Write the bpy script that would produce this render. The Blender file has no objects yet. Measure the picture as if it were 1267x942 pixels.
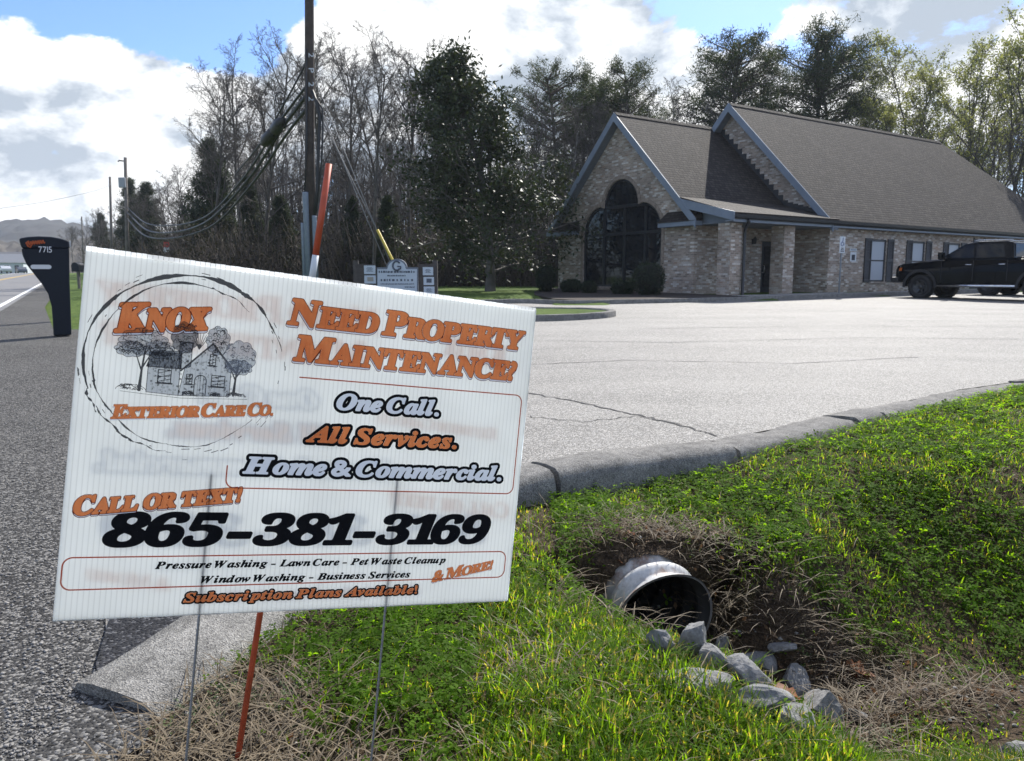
import bpy, bmesh, math, random
import numpy as np
from mathutils import Vector, Matrix

random.seed(7)
RNG = np.random.default_rng(7)
SC = bpy.context.scene
COL = SC.collection
R = math.radians

# ------------------------------------------------------------------ camera
CAM_H = 1.1
PITCH = math.atan(126 / 930)
cam_d = bpy.data.cameras.new('camera')
cam_d.sensor_width = 36.0
cam_d.lens = 36.0 * 930 / 1267
cam_d.clip_start = 0.05
cam_d.clip_end = 4000
cam_d.dof.use_dof = True
cam_d.dof.focus_distance = 1.35
cam_d.dof.aperture_fstop = 22
cam = bpy.data.objects.new('camera', cam_d)
COL.objects.link(cam)
cam.location = (0, 0, CAM_H)
cam.rotation_euler = (math.pi / 2 - PITCH, 0, 0)
SC.camera = cam

# ------------------------------------------------------------------ light
SUN_AZ, SUN_EL = R(24), R(42)          # azimuth clockwise from the view direction (+Y)
sdir = Vector((math.sin(SUN_AZ) * math.cos(SUN_EL), math.cos(SUN_AZ) * math.cos(SUN_EL), math.sin(SUN_EL)))
sun_d = bpy.data.lights.new('sun', 'SUN')
sun_d.energy = 5.0
sun_d.angle = R(0.53)
sun_d.color = (1.0, 0.955, 0.88)
sun = bpy.data.objects.new('sun', sun_d)
COL.objects.link(sun)
sun.rotation_euler = (-sdir).to_track_quat('-Z', 'Y').to_euler()
sun.location = (10, 10, 30)

SC.view_settings.view_transform = 'Standard'
SC.view_settings.look = 'None'
SC.view_settings.gamma = 1
SC.view_settings.use_curve_mapping = False
SC.view_settings.exposure = 0.63
SC.cycles.max_bounces = 8
SC.cycles.transparent_max_bounces = 16
SC.cycles.sample_clamp_indirect = 6
SC.cycles.caustics_reflective = False
SC.cycles.caustics_refractive = False


class NT:
    """small node-tree writer"""
    def __init__(self, tree):
        self.t = tree
        tree.nodes.clear()

    def n(self, kind, **kw):
        nd = self.t.nodes.new(kind)
        for k, v in kw.items():
            if k.startswith('i_'):
                key = k[2:].replace('_', ' ')
                nd.inputs[key].default_value = v
            else:
                setattr(nd, k, v)
        return nd

    def l(self, a, b):
        self.t.links.new(a, b)

    def math(self, op, a, b=None, c=None, clamp=False):
        nd = self.t.nodes.new('ShaderNodeMath')
        nd.operation = op
        nd.use_clamp = clamp
        for i, v in enumerate((a, b, c)):
            if v is None:
                continue
            if isinstance(v, (int, float)):
                nd.inputs[i].default_value = v
            else:
                self.l(v, nd.inputs[i])
        return nd.outputs[0]

    def mix(self, f, a, b, blend='MIX'):
        nd = self.t.nodes.new('ShaderNodeMix')
        nd.data_type = 'RGBA'
        nd.blend_type = blend
        for s, v in ((nd.inputs[0], f), (nd.inputs[6], a), (nd.inputs[7], b)):
            if isinstance(v, (int, float)):
                s.default_value = v
            elif isinstance(v, tuple):
                s.default_value = v if len(v) == 4 else (*v, 1)
            else:
                self.l(v, s)
        return nd.outputs[2]

    def ramp(self, f, stops):
        nd = self.t.nodes.new('ShaderNodeValToRGB')
        cr = nd.color_ramp
        while len(cr.elements) < len(stops):
            cr.elements.new(0.5)
        for e, (p, c) in zip(cr.elements, stops):
            e.position = p
            e.color = (c, c, c, 1) if isinstance(c, (int, float)) else (*c, 1)
        self.l(f, nd.inputs[0])
        return nd.outputs[0]

    def noise(self, vec, scale, detail=4, rough=0.5, dist=0.0):
        nd = self.n('ShaderNodeTexNoise')
        nd.inputs['Scale'].default_value = scale
        nd.inputs['Detail'].default_value = detail
        nd.inputs['Roughness'].default_value = rough
        nd.inputs['Distortion'].default_value = dist
        if vec is not None:
            self.l(vec, nd.inputs['Vector'])
        return nd.outputs[0]


# world: physical sky with broken cumulus
world = bpy.data.worlds.new('World')
SC.world = world
world.use_nodes = True
W = NT(world.node_tree)
tc = W.n('ShaderNodeTexCoord')
D = tc.outputs['Generated']
sky = W.n('ShaderNodeTexSky', sky_type='NISHITA')
sky.sun_disc = False
sky.sun_elevation = SUN_EL
sky.sun_rotation = SUN_AZ
sky.altitude = 300
sky.air_density = 1.0
sky.dust_density = 0.6
sky.ozone_density = 2.0
sep = W.n('ShaderNodeSeparateXYZ')
W.l(D, sep.inputs[0])


def dirv(az, el):
    return Vector((math.sin(R(az)) * math.cos(R(el)), math.cos(R(az)) * math.cos(R(el)), math.sin(R(el))))


mp = W.n('ShaderNodeMapping')
mp.inputs['Scale'].default_value = (1, 1, 1.7)
mp.inputs['Location'].default_value = (3.1, 1.7, 0.4)
W.l(D, mp.inputs[0])
n1 = W.noise(mp.outputs[0], 5.4, 12, 0.60, 0.2)
mp2 = W.n('ShaderNodeMapping')
mp2.inputs['Scale'].default_value = (1, 1, 1.7)
off = sdir * 0.075
mp2.inputs['Location'].default_value = (3.1 + off.x, 1.7 + off.y, 0.4 + off.z * 1.7)
W.l(D, mp2.inputs[0])
n2 = W.noise(mp2.outputs[0], 5.4, 8, 0.57, 0.2)
cover = n1
for az, el, rad, k in [(-32, 20.5, 0.23, -0.24), (-23, 20.5, 0.22, -0.27), (-17.5, 21, 0.10, -0.2), (15.5, 20, 0.11, -0.24), (19, 21.5, .07, -0.2),
                       (-31, 8, 0.28, 0.27), (-20, 9, 0.22, 0.16), (2, 16, 0.24, 0.22), (9, 12, 0.2, 0.12), (27, 17, 0.2, 0.10), (-8, 14, .22, .16), (-14, 12, .12, .08),
                       (0, 6, .5, 0.1), (30, 8, .3, .08), (-26, 15, .1, .06)]:
    v = W.n('ShaderNodeVectorMath', operation='DISTANCE')
    W.l(D, v.inputs[0])
    v.inputs[1].default_value = dirv(az, el)
    mr = W.n('ShaderNodeMapRange', interpolation_type='SMOOTHSTEP')
    W.l(v.outputs['Value'], mr.inputs[0])
    mr.inputs[1].default_value = 0
    mr.inputs[2].default_value = rad
    mr.inputs[3].default_value = k
    mr.inputs[4].default_value = 0
    cover = W.math('ADD', cover, mr.outputs[0])
mask = W.n('ShaderNodeMapRange', interpolation_type='SMOOTHSTEP')
W.l(cover, mask.inputs[0])
mask.inputs[1].default_value = 0.50
mask.inputs[2].default_value = 0.565
# thick parts and parts turned away from the sun read greyer
thick = W.math('SUBTRACT', cover, 0.55)
sh = W.math('SUBTRACT', n1, n2)
lit = W.math('MULTIPLY_ADD', sh, 5.0, 0.56)
lit = W.math('MULTIPLY_ADD', thick, -0.45, lit, clamp=True)
ccol = W.ramp(lit, [(0.12, (3.6, 4.2, 4.9)), (0.5, (6.6, 7.0, 7.4)), (0.85, (9.4, 9.4, 9.2))])
# ramps clamp colours to what is given, so scale a unit ramp instead
ccol = W.ramp(lit, [(0.06, (.42, .48, .56)), (0.36, (.64, .69, .75)), (0.6, (.86, .88, .90)), (0.92, (1.0, 1.0, .99))])
vs = W.n('ShaderNodeVectorMath', operation='SCALE')
W.l(ccol, vs.inputs[0])
vs.inputs['Scale'].default_value = 8.3
sk = W.n('ShaderNodeVectorMath', operation='MULTIPLY')
W.l(sky.outputs[0], sk.inputs[0])
sk.inputs[1].default_value = (0.80, 0.98, 1.32)
csky = W.mix(mask.outputs[0], sk.outputs[0], vs.outputs[0])
bg = W.n('ShaderNodeBackground')
bg.inputs['Strength'].default_value = 0.1
W.l(csky, bg.inputs[0])
wo = W.n('ShaderNodeOutputWorld')
W.l(bg.outputs[0], wo.inputs[0])

# ------------------------------------------------------------------ materials
MATS = {}


def pbr(name, col, rough=0.6, metal=0.0, spec=0.5, var=0.0, vscale=8.0, bump=0.0, bscale=40.0, coord='Object', coat=0.0):
    """Principled with a little colour variation and bump"""
    if name in MATS:
        return MATS[name]
    m = bpy.data.materials.new(name)
    m.use_nodes = True
    t = NT(m.node_tree)
    b = t.n('ShaderNodeBsdfPrincipled')
    b.inputs['Base Color'].default_value = (*col, 1)
    b.inputs['Roughness'].default_value = rough
    b.inputs['Metallic'].default_value = metal
    b.inputs['Specular IOR Level'].default_value = spec
    b.inputs['Coat Weight'].default_value = coat
    b.inputs['Coat Roughness'].default_value = 0.05
    tc = t.n('ShaderNodeTexCoord')
    if var:
        f = t.noise(tc.outputs[coord], vscale, 5, 0.6)
        f = t.ramp(f, [(0.3, 0.0), (0.7, 1.0)])
        c = t.mix(f, tuple(x * (1 - var) for x in col), tuple(min(1, x * (1 + var)) for x in col))
        t.l(c, b.inputs['Base Color'])
    if bump:
        f = t.noise(tc.outputs[coord], bscale, 4, 0.6)
        bp = t.n('ShaderNodeBump')
        bp.inputs['Strength'].default_value = bump
        bp.inputs['Distance'].default_value = 0.02
        t.l(f, bp.inputs['Height'])
        t.l(bp.outputs[0], b.inputs['Normal'])
    o = t.n('ShaderNodeOutputMaterial')
    t.l(b.outputs[0], o.inputs[0])
    MATS[name] = m
    return m


def leafmat(name, c1, c2, trans=0.45, rough=0.5, scale=3.0, spec=0.3, dry=None, tcol=None):
    """leaf/blade: diffuse + translucent, colour varied over the plant"""
    m = bpy.data.materials.new(name)
    m.use_nodes = True
    t = NT(m.node_tree)
    tc = t.n('ShaderNodeTexCoord')
    f = t.noise(tc.outputs['Object'], scale, 4, 0.65)
    f = t.ramp(f, [(0.3, 0.0), (0.72, 1.0)])
    c = t.mix(f, c1, c2)
    f2 = t.noise(tc.outputs['Object'], scale * 14, 2, 0.6)
    f2 = t.ramp(f2, [(0.35, 0.6), (0.7, 1.25)])
    c = t.mix(1.0, c, f2, 'MULTIPLY')
    if dry:
        f3 = t.noise(tc.outputs['Object'], scale * 30, 1, 0.5)
        f3 = t.ramp(f3, [(dry[0], 0.0), (dry[0] + 0.06, 1.0)])
        c = t.mix(f3, c, dry[1])
    b = t.n('ShaderNodeBsdfPrincipled')
    b.inputs['Roughness'].default_value = rough
    b.inputs['Specular IOR Level'].default_value = spec
    t.l(c, b.inputs['Base Color'])
    tr = t.n('ShaderNodeBsdfTranslucent')
    tcx = t.mix(1.0, c, tcol or (1.25, 1.2, 0.6), 'MULTIPLY')
    t.l(tcx, tr.inputs[0])
    mx = t.n('ShaderNodeMixShader')
    mx.inputs[0].default_value = trans
    t.l(b.outputs[0], mx.inputs[1])
    t.l(tr.outputs[0], mx.inputs[2])
    o = t.n('ShaderNodeOutputMaterial')
    t.l(mx.outputs[0], o.inputs[0])
    return m


# ------------------------------------------------------------------ mesh helpers
def mesh_np(name, verts, sizes, loops, mat=None, smooth=False, uv=None):
    """fast mesh from flat arrays: verts (n,3), polygon sizes, flat loop vertex indices"""
    me = bpy.data.meshes.new(name)
    verts = np.asarray(verts, np.float32).reshape(-1, 3)
    sizes = np.asarray(sizes, np.int32)
    loops = np.asarray(loops, np.int32)
    me.vertices.add(len(verts))
    me.vertices.foreach_set('co', verts.ravel())
    me.loops.add(len(loops))
    me.loops.foreach_set('vertex_index', loops)
    me.polygons.add(len(sizes))
    st = np.zeros(len(sizes), np.int32)
    st[1:] = np.cumsum(sizes)[:-1]
    me.polygons.foreach_set('loop_start', st)
    me.polygons.foreach_set('loop_total', sizes)
    if smooth:
        me.polygons.foreach_set('use_smooth', np.ones(len(sizes), bool))
    me.update(calc_edges=True)
    if mat:
        for m in (mat if isinstance(mat, (list, tuple)) else [mat]):
            me.materials.append(m)
    return me


def link(name, me, parent=None, loc=None, rot=None, scale=None):
    o = bpy.data.objects.new(name, me)
    COL.objects.link(o)
    if parent is not None:
        o.parent = parent
    if loc is not None:
        o.location = loc
    if rot is not None:
        o.rotation_euler = rot
    if scale is not None:
        o.scale = scale
    return o


def tag(o, label=None, cat=None, group=None, kind=None):
    if label:
        o['label'] = label
    if cat:
        o['category'] = cat
    if group:
        o['group'] = group
    if kind:
        o['kind'] = kind
    return o


def thing(name, label, cat, loc=(0, 0, 0), rz=0.0, group=None):
    o = bpy.data.objects.new(name, None)
    COL.objects.link(o)
    o.empty_display_size = 0.2
    o.location = loc
    o.rotation_euler = (0, 0, rz)
    return tag(o, label, cat, group)


class MB:
    """collects shapes, then builds ONE mesh object"""
    def __init__(self):
        self.v = []
        self.f = []
        self.sm = []

    def add(self, vs, fs, smooth=False):
        o = len(self.v)
        self.v += [tuple(map(float, p)) for p in vs]
        self.f += [tuple(i + o for i in f) for f in fs]
        self.sm += [smooth] * len(fs)
        return self

    def box(self, x0, x1, y0, y1, z0, z1):
        vs = [(x0, y0, z0), (x1, y0, z0), (x1, y1, z0), (x0, y1, z0), (x0, y0, z1), (x1, y0, z1), (x1, y1, z1), (x0, y1, z1)]
        return self.add(vs, [(3, 2, 1, 0), (4, 5, 6, 7), (0, 1, 5, 4), (1, 2, 6, 5), (2, 3, 7, 6), (3, 0, 4, 7)])

    def ext(self, pts, vec):
        """closed prism: polygon pts pushed along vec"""
        pts = [Vector(p) for p in pts]
        vec = Vector(vec)
        n = len(pts)
        nrm = Vector((0, 0, 0))
        for i in range(n):
            a, b = pts[i], pts[(i + 1) % n]
            nrm += a.cross(b)
        if nrm.dot(vec) > 0:
            pts = pts[::-1]
        vs = pts + [p + vec for p in pts]
        fs = [tuple(range(n)), tuple(range(2 * n - 1, n - 1, -1))]
        fs += [(i, i + n, (i + 1) % n + n, (i + 1) % n) for i in range(n)]
        return self.add(vs, fs)

    def tube(self, pts, rad, k=8, cap=True, smooth=True):
        pts = [Vector(p) for p in pts]
        n = len(pts)
        if isinstance(rad, (int, float)):
            rad = [rad] * n
        vs, fs = [], []
        up = None
        for i, p in enumerate(pts):
            t = (pts[min(i + 1, n - 1)] - pts[max(i - 1, 0)]).normalized()
            if up is None:
                up = Vector((0, 0, 1)) if abs(t.z) < 0.9 else Vector((1, 0, 0))
            x = up.cross(t).normalized()
            y = t.cross(x).normalized()
            up = y
            for j in range(k):
                a = 2 * math.pi * j / k
                vs.append(p + (x * math.cos(a) + y * math.sin(a)) * rad[i])
        for i in range(n - 1):
            for j in range(k):
                fs.append((i * k + j, i * k + (j + 1) % k, (i + 1) * k + (j + 1) % k, (i + 1) * k + j))
        if cap:
            fs.append(tuple(range(k - 1, -1, -1)))
            fs.append(tuple((n - 1) * k + j for j in range(k)))
        return self.add(vs, fs, smooth)

    def lathe(self, prof, axis='z', k=24, c=(0, 0, 0), smooth=True):
        """prof: list of (radius, height) turned about an axis through c"""
        vs, fs = [], []
        for r, h in prof:
            for j in range(k):
                a = 2 * math.pi * j / k
                u, w = r * math.cos(a), r * math.sin(a)
                p = {'z': (u, w, h), 'y': (u, h, w), 'x': (h, u, w)}[axis]
                vs.append((p[0] + c[0], p[1] + c[1], p[2] + c[2]))
        n = len(prof)
        for i in range(n - 1):
            for j in range(k):
                fs.append((i * k + j, i * k + (j + 1) % k, (i + 1) * k + (j + 1) % k, (i + 1) * k + j))
        return self.add(vs, fs, smooth)

    def blob(self, c, r, seed=0, amp=0.15, rings=10, segs=16, flat=1.0):
        rg = random.Random(seed)
        ph = [(rg.uniform(1, 4), rg.uniform(1, 4), rg.uniform(0, 6), rg.uniform(0, 6)) for _ in range(5)]
        vs, fs = [], []
        for i in range(rings + 1):
            th = math.pi * i / rings
            for j in range(segs):
                a = 2 * math.pi * j / segs
                d = 1 + sum(amp / 3 * math.sin(p * a * 1.0 // 1 + q * th + s) for p, q, s, w in ph)
                d = 1 + sum(amp / 3 * math.sin(round(p) * a + q * th + s) for p, q, s, w in ph)
                vs.append((c[0] + r[0] * d * math.sin(th) * math.cos(a), c[1] + r[1] * d * math.sin(th) * math.sin(a), c[2] + r[2] * d * math.cos(th)))
        for i in range(rings):
            for j in range(segs):
                fs.append((i * segs + j, (i + 1) * segs + j, (i + 1) * segs + (j + 1) % segs, i * segs + (j + 1) % segs))
        return self.add(vs, fs, True)

    def mesh(self, name, mat, uv=True):
        me = mesh_np(name, self.v, [len(f) for f in self.f], [i for f in self.f for i in f], mat)
        me.polygons.foreach_set('use_smooth', self.sm)
        if uv:
            boxuv(me)
        return me

    def build(self, name, mat, parent=None, uv=True, bevel=0.0, **kw):
        o = link(name, self.mesh(name, mat, uv), parent, **kw)
        if bevel:
            md = o.modifiers.new('bevel', 'BEVEL')
            md.width = bevel
            md.segments = 2
            md.limit_method = 'ANGLE'
            md.angle_limit = R(35)
        return o


def boxuv(me):
    """UVs in metres: u runs level along each face, v up it"""
    uvl = me.uv_layers.new(name='metres')
    co = np.empty(len(me.vertices) * 3, np.float32)
    me.vertices.foreach_get('co', co)
    co = co.reshape(-1, 3)
    li = np.empty(len(me.loops), np.int32)
    me.loops.foreach_get('vertex_index', li)
    nr = np.empty(len(me.polygons) * 3, np.float32)
    me.polygons.foreach_get('normal', nr)
    nr = nr.reshape(-1, 3)
    tot = np.empty(len(me.polygons), np.int32)
    me.polygons.foreach_get('loop_total', tot)
    N = np.repeat(nr, tot, axis=0)
    T = np.stack([-N[:, 1], N[:, 0], np.zeros(len(N))], 1)
    ln = np.linalg.norm(T, axis=1)
    flat = ln < 0.05
    T[flat] = (1, 0, 0)
    T /= np.linalg.norm(T, axis=1)[:, None]
    Bt = np.cross(N, T)
    P = co[li]
    uv = np.stack([(P * T).sum(1), (P * Bt).sum(1)], 1).astype(np.float32)
    uvl.data.foreach_set('uv', uv.ravel())


def plate(outer, holes, depth):
    """flat plate with holes in its own XY plane (thickness along +Z): returns vertices, faces"""
    cu = bpy.data.curves.new('plate', 'CURVE')
    cu.dimensions = '2D'
    cu.fill_mode = 'BOTH'
    cu.extrude = depth / 2
    for ring in [outer] + list(holes):
        sp = cu.splines.new('POLY')
        sp.points.add(len(ring) - 1)
        for q, (x, y) in zip(sp.points, ring):
            q.co = (x, y, 0, 1)
        sp.use_cyclic_u = True
    ob = bpy.data.objects.new('plate', cu)
    COL.objects.link(ob)
    bpy.context.view_layer.update()
    me = ob.to_mesh()
    vs = [v.co.copy() for v in me.vertices]
    fs = [tuple(p.vertices) for p in me.polygons]
    ob.to_mesh_clear()
    bpy.data.objects.remove(ob)
    bpy.data.curves.remove(cu)
    return vs, fs


# height of the paved plane: it climbs gently away from the road
SL = 0.0153


def plane_z(x, y):
    return SL * np.minimum(y, 140.0)


def pz(x, y):
    return SL * min(y, 140.0)

# ------------------------------------------------------------------ lie of the land
KERB = np.array([(-1.02, 1.80), (-0.93, 2.05), (-0.86, 2.35), (-0.77, 2.75), (-0.60, 3.2), (-0.30, 3.63), (0.02, 3.92), (0.40, 4.13),
                 (0.85, 4.36), (1.30, 4.58), (1.9, 4.98), (2.55, 5.50), (3.25, 5.98), (4.1, 6.62), (5.2, 7.25), (7.5, 8.3), (11, 9.8), (18, 12.5), (45, 22)])
KDIV = np.vstack([[(-1.6, -40), (-1.3, -2), (-1.1, 1.2)], KERB])
DITCH = np.array([(0.66, 2.97), (0.84, 2.74), (1.06, 2.62), (1.5, 2.66), (2.2, 2.56), (4.5, 2.2), (9, 1.8)])


def poly_dist(x, y, P):
    """distance to a polyline, and which side (+ = left of travel)"""
    best = np.full(x.shape, 1e9)
    side = np.zeros(x.shape)
    for (ax, ay), (bx, by) in zip(P[:-1], P[1:]):
        dx, dy = bx - ax, by - ay
        L2 = dx * dx + dy * dy
        t = np.clip(((x - ax) * dx + (y - ay) * dy) / L2, 0, 1)
        qx, qy = ax + t * dx, ay + t * dy
        d = np.hypot(x - qx, y - qy)
        cr = dx * (y - ay) - dy * (x - ax)
        m = d < best - 1e-9
        best = np.where(m, d, best)
        side = np.where(m, np.sign(cr), side)
    return best, side


def sstep(a, b, x):
    t = np.clip((x - a) / (b - a), 0, 1)
    return t * t * (3 - 2 * t)


_lat = {}


def vnoise(x, y, scale, seed=0):
    if seed not in _lat:
        _lat[seed] = np.random.default_rng(100 + seed).random((256, 256))
    T = _lat[seed]
    x = np.asarray(x) * scale
    y = np.asarray(y) * scale
    xi, yi = np.floor(x).astype(int), np.floor(y).astype(int)
    fx, fy = x - xi, y - yi
    fx = fx * fx * (3 - 2 * fx)
    fy = fy * fy * (3 - 2 * fy)
    g = lambda i, j: T[i % 256, j % 256]
    return (g(xi, yi) * (1 - fx) + g(xi + 1, yi) * fx) * (1 - fy) + (g(xi, yi + 1) * (1 - fx) + g(xi + 1, yi + 1) * fx) * fy


def fbm(x, y, scale, seed=0, o=4):
    s = 0
    a = 0.5
    for i in range(o):
        s = s + a * vnoise(x, y, scale * 2 ** i, seed + i)
        a *= 0.5
    return s / (1 - 0.5 ** o)


PI_ = math.pi


def lawn_mask(x, y):
    """1 where the ground behind the lot is turf (raised a kerb's height)"""
    # behind the far kerb of the lot, left of the building and under the wood
    d, s = poly_dist(x, y, np.array([(-132, 226), (-12.98, 20.97), (-8.3, 13.6), (-6.2, 13.0), (-4.8, 15.0), (-3, 21.0), (0.4, 23.4), (1.6, 22.3), (5.5, 23.6), (8.4, 25.26), (52, 53.5)]))
    return np.where(s > 0, np.where(x < -2.5, sstep(0.7, 1.9, d), sstep(0.0, 0.25, d)), 0)


PIPE_A = np.array((math.sin(R(163)), math.cos(R(163))))     # the culvert runs back from its mouth along -PIPE_A
PIPE_M = np.array((0.635, 3.00))


def pipe_uw(x, y):
    dx, dy = x - PIPE_M[0], y - PIPE_M[1]
    return dx * PIPE_A[0] + dy * PIPE_A[1], -dx * PIPE_A[1] + dy * PIPE_A[0]


def ground_h(x, y):
    x = np.asarray(x, float)
    y = np.asarray(y, float)
    p = plane_z(x, y)
    d, s = poly_dist(x, y, KDIV)
    verge = s < 0
    zv = p - 0.035 - 0.10 * np.exp(-((x - 0.35) / 0.85) ** 2) * sstep(1.9, 2.9, y) + 0.02 * sstep(2.2, 1.7, y)
    zv = zv + 0.05 * sstep(2.0, 4.0, x)
    dd, ds = poly_dist(x, y, DITCH)
    far = ds > 0   # far bank: steeper
    wf = 0.30 + 1.3 * sstep(1.0, 2.1, x)
    bank = np.where(far, 1 - sstep(0.12, wf + 0.14, dd), 1 - sstep(0.20, 0.50 + 0.85 * sstep(0.5, 1.0, x), dd))
    slope2 = np.where(far, 0.10 * (1 - sstep(0.3, 2.2, dd)), 0)
    mound = np.exp(-((x - 0.50) / 0.34) ** 2 - ((y - 3.34) / 0.28) ** 2)
    pu_, pv_ = pipe_uw(x, y)
    bank = bank * (1 - (1 - sstep(-0.26, -0.12, pu_)) * (1 - sstep(0.45, 0.8, np.abs(pv_))))
    zv = zv - 0.40 * bank + 0.035 * mound - 0.05 * sstep(0.1, 0.5, x) * sstep(3.0, 2.6, y) * (1 - sstep(1.2, 1.8, x)) - slope2 * sstep(0.4, 1.4, x)
    zv = zv - 0.10 * sstep(1.2, 3.5, x) * (1 - sstep(0.3, 2.0, dd))
    zv = zv + 0.05 * (fbm(x, y, 2.3, 3) - 0.5) * sstep(0.05, 0.4, d) + 0.02 * (fbm(x, y, 9, 9, 2) - 0.5)
    zl = p - 0.16 + 0.26 * lawn_mask(x, y) + 0.13 * sstep(2.6, 2.0, y) * sstep(-2.2, -1.6, x)
    # left of the road the land lies level with it
    z = np.where(verge, zv, zl)
    z = np.where(verge & (d < 0.2), np.minimum(z, p - 0.035 + 0.025 * sstep(2.2, 1.7, y)), z)
    return z


def axis(lo, a, b, hi, step, grow=1.22):
    xs = list(np.arange(a, b + 1e-6, step))
    s = step
    while xs[-1] < hi:
        s *= grow
        xs.append(xs[-1] + s)
    s = step
    while xs[0] > lo:
        s *= grow
        xs.insert(0, xs[0] - s)
    return np.array(xs)


gx = axis(-900, -1.6, 4.6, 900, 0.05)
gy = axis(-60, 0.6, 8.4, 1200, 0.05)
GX, GY = np.meshgrid(gx, gy, indexing='ij')
GZ = ground_h(GX, GY)
pu, pw_ = pipe_uw(GX, GY)
GZ = np.where((pu < 0.06) & (pu > -1.5), np.minimum(GZ, -0.55 + 0.9 * np.clip(np.abs(pw_) - 0.24, 0, 9)), GZ)   # trench the pipe lies in
nx, ny = GX.shape
idx = np.arange(nx * ny).reshape(nx, ny)
quads = np.stack([idx[:-1, :-1], idx[1:, :-1], idx[1:, 1:], idx[:-1, 1:]], -1).reshape(-1, 4)
me = mesh_np('ground', np.stack([GX, GY, GZ], -1), np.full(len(quads), 4), quads.ravel(), smooth=True)
gd, gs = poly_dist(GX, GY, KDIV)
turf = np.where((gs < 0) | ((GY < 4) & (GX > -3)), 0.0, 1.0)
straw_n = fbm(GX, GY, 6, 21)
att = me.color_attributes.new('cover', 'FLOAT_COLOR', 'POINT')
cov = np.zeros((nx * ny, 4), np.float32)
cov[:, 0] = turf.ravel()
cov[:, 1] = straw_n.ravel()
cov[:, 3] = 1
att.data.foreach_set('color', cov.ravel())

m = bpy.data.materials.new('soil_and_turf')
m.use_nodes = True
t = NT(m.node_tree)
tcn = t.n('ShaderNodeTexCoord')
P = tcn.outputs['Object']
at = t.n('ShaderNodeVertexColor', layer_name='cover')
sp = t.n('ShaderNodeSeparateColor')
t.l(at.outputs[0], sp.inputs[0])
fa = t.ramp(t.noise(P, 7, 6, 0.7), [(0.32, 0), (0.68, 1)])
soil = t.mix(fa, (0.035, 0.024, 0.016), (0.12, 0.085, 0.055))
fb = t.ramp(t.noise(P, 60, 4, 0.7), [(0.42, 0.5), (0.62, 1.4)])
soil = t.mix(1.0, soil, fb, 'MULTIPLY')
fg = t.ramp(t.noise(P, 0.55, 5, 0.65), [(0.3, 0), (0.7, 1)])
grass = t.mix(fg, (0.055, 0.10, 0.018), (0.11, 0.16, 0.03))
fh = t.ramp(t.noise(P, 14, 4, 0.7), [(0.35, 0.55), (0.65, 1.3)])
grass = t.mix(1.0, grass, fh, 'MULTIPLY')
c = t.mix(sp.outputs[0], soil, grass)
b = t.n('ShaderNodeBsdfPrincipled')
b.inputs['Roughness'].default_value = 0.95
b.inputs['Specular IOR Level'].default_value = 0.15
t.l(c, b.inputs['Base Color'])
bp = t.n('ShaderNodeBump')
bp.inputs['Strength'].default_value = 0.9
bp.inputs['Distance'].default_value = 0.03
t.l(t.noise(P, 45, 5, 0.7), bp.inputs['Height'])
t.l(bp.outputs[0], b.inputs['Normal'])
o = t.n('ShaderNodeOutputMaterial')
t.l(b.outputs[0], o.inputs[0])
me.materials.append(m)
ground = link('ground', me)
tag(ground, kind='structure')
# earth filled back over the culvert, its face closing round the pipe
us_ = np.linspace(-0.24, -1.45, 32)
ws_ = np.linspace(-0.85, 0.85, 43)
UU, WW = np.meshgrid(us_, ws_, indexing='ij')
BX = PIPE_M[0] + PIPE_A[0] * UU - PIPE_A[1] * WW
BY_ = PIPE_M[1] + PIPE_A[1] * UU + PIPE_A[0] * WW
BZ = ground_h(BX, BY_) + 0.004
nu, nw = UU.shape
ii = np.arange(nu * nw).reshape(nu, nw)
fq = np.stack([ii[:-1, :-1], ii[:-1, 1:], ii[1:, 1:], ii[1:, :-1]], -1).reshape(-1, 4)
front = np.stack([BX[0], BY_[0], BZ[0]], -1)
face = []
rows_ = 7
for k in range(rows_ + 1):
    f = k / rows_
    for j in range(nw):
        a = PI_ * (1.12 - 1.24 * (1 - j / (nw - 1)))
        pu0 = -0.24 + 0.08 * f + 0.012 * math.sin(j * 1.7 + k)
        w0 = -0.21 * math.cos(a)
        z0 = -0.305 + 0.21 * math.sin(a)
        q = np.array([PIPE_M[0] + PIPE_A[0] * pu0 - PIPE_A[1] * w0, PIPE_M[1] + PIPE_A[1] * pu0 + PIPE_A[0] * w0, z0])
        g = front[j] * (1 - f) + q * f
        g[2] = front[j][2] * (1 - f) + z0 * f
        face.append(g)
o0 = nu * nw
jj = np.arange((rows_ + 1) * nw).reshape(rows_ + 1, nw) + o0
fq2 = np.stack([jj[:-1, :-1], jj[1:, :-1], jj[1:, 1:], jj[:-1, 1:]], -1).reshape(-1, 4)
allv = np.concatenate([np.stack([BX, BY_, BZ], -1).reshape(-1, 3), np.array(face)])
allq = np.concatenate([fq, fq2])
bme = mesh_np('culvert_bank', allv, np.full(len(allq), 4), allq.ravel(), bpy.data.materials['soil_and_turf'], smooth=True)
ca = bme.color_attributes.new('cover', 'FLOAT_COLOR', 'POINT')
ca.data.foreach_set('color', np.tile(np.array([0, 0.5, 0, 1], np.float32), len(bme.vertices)))
tag(link('culvert_bank', bme), kind='structure')


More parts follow.
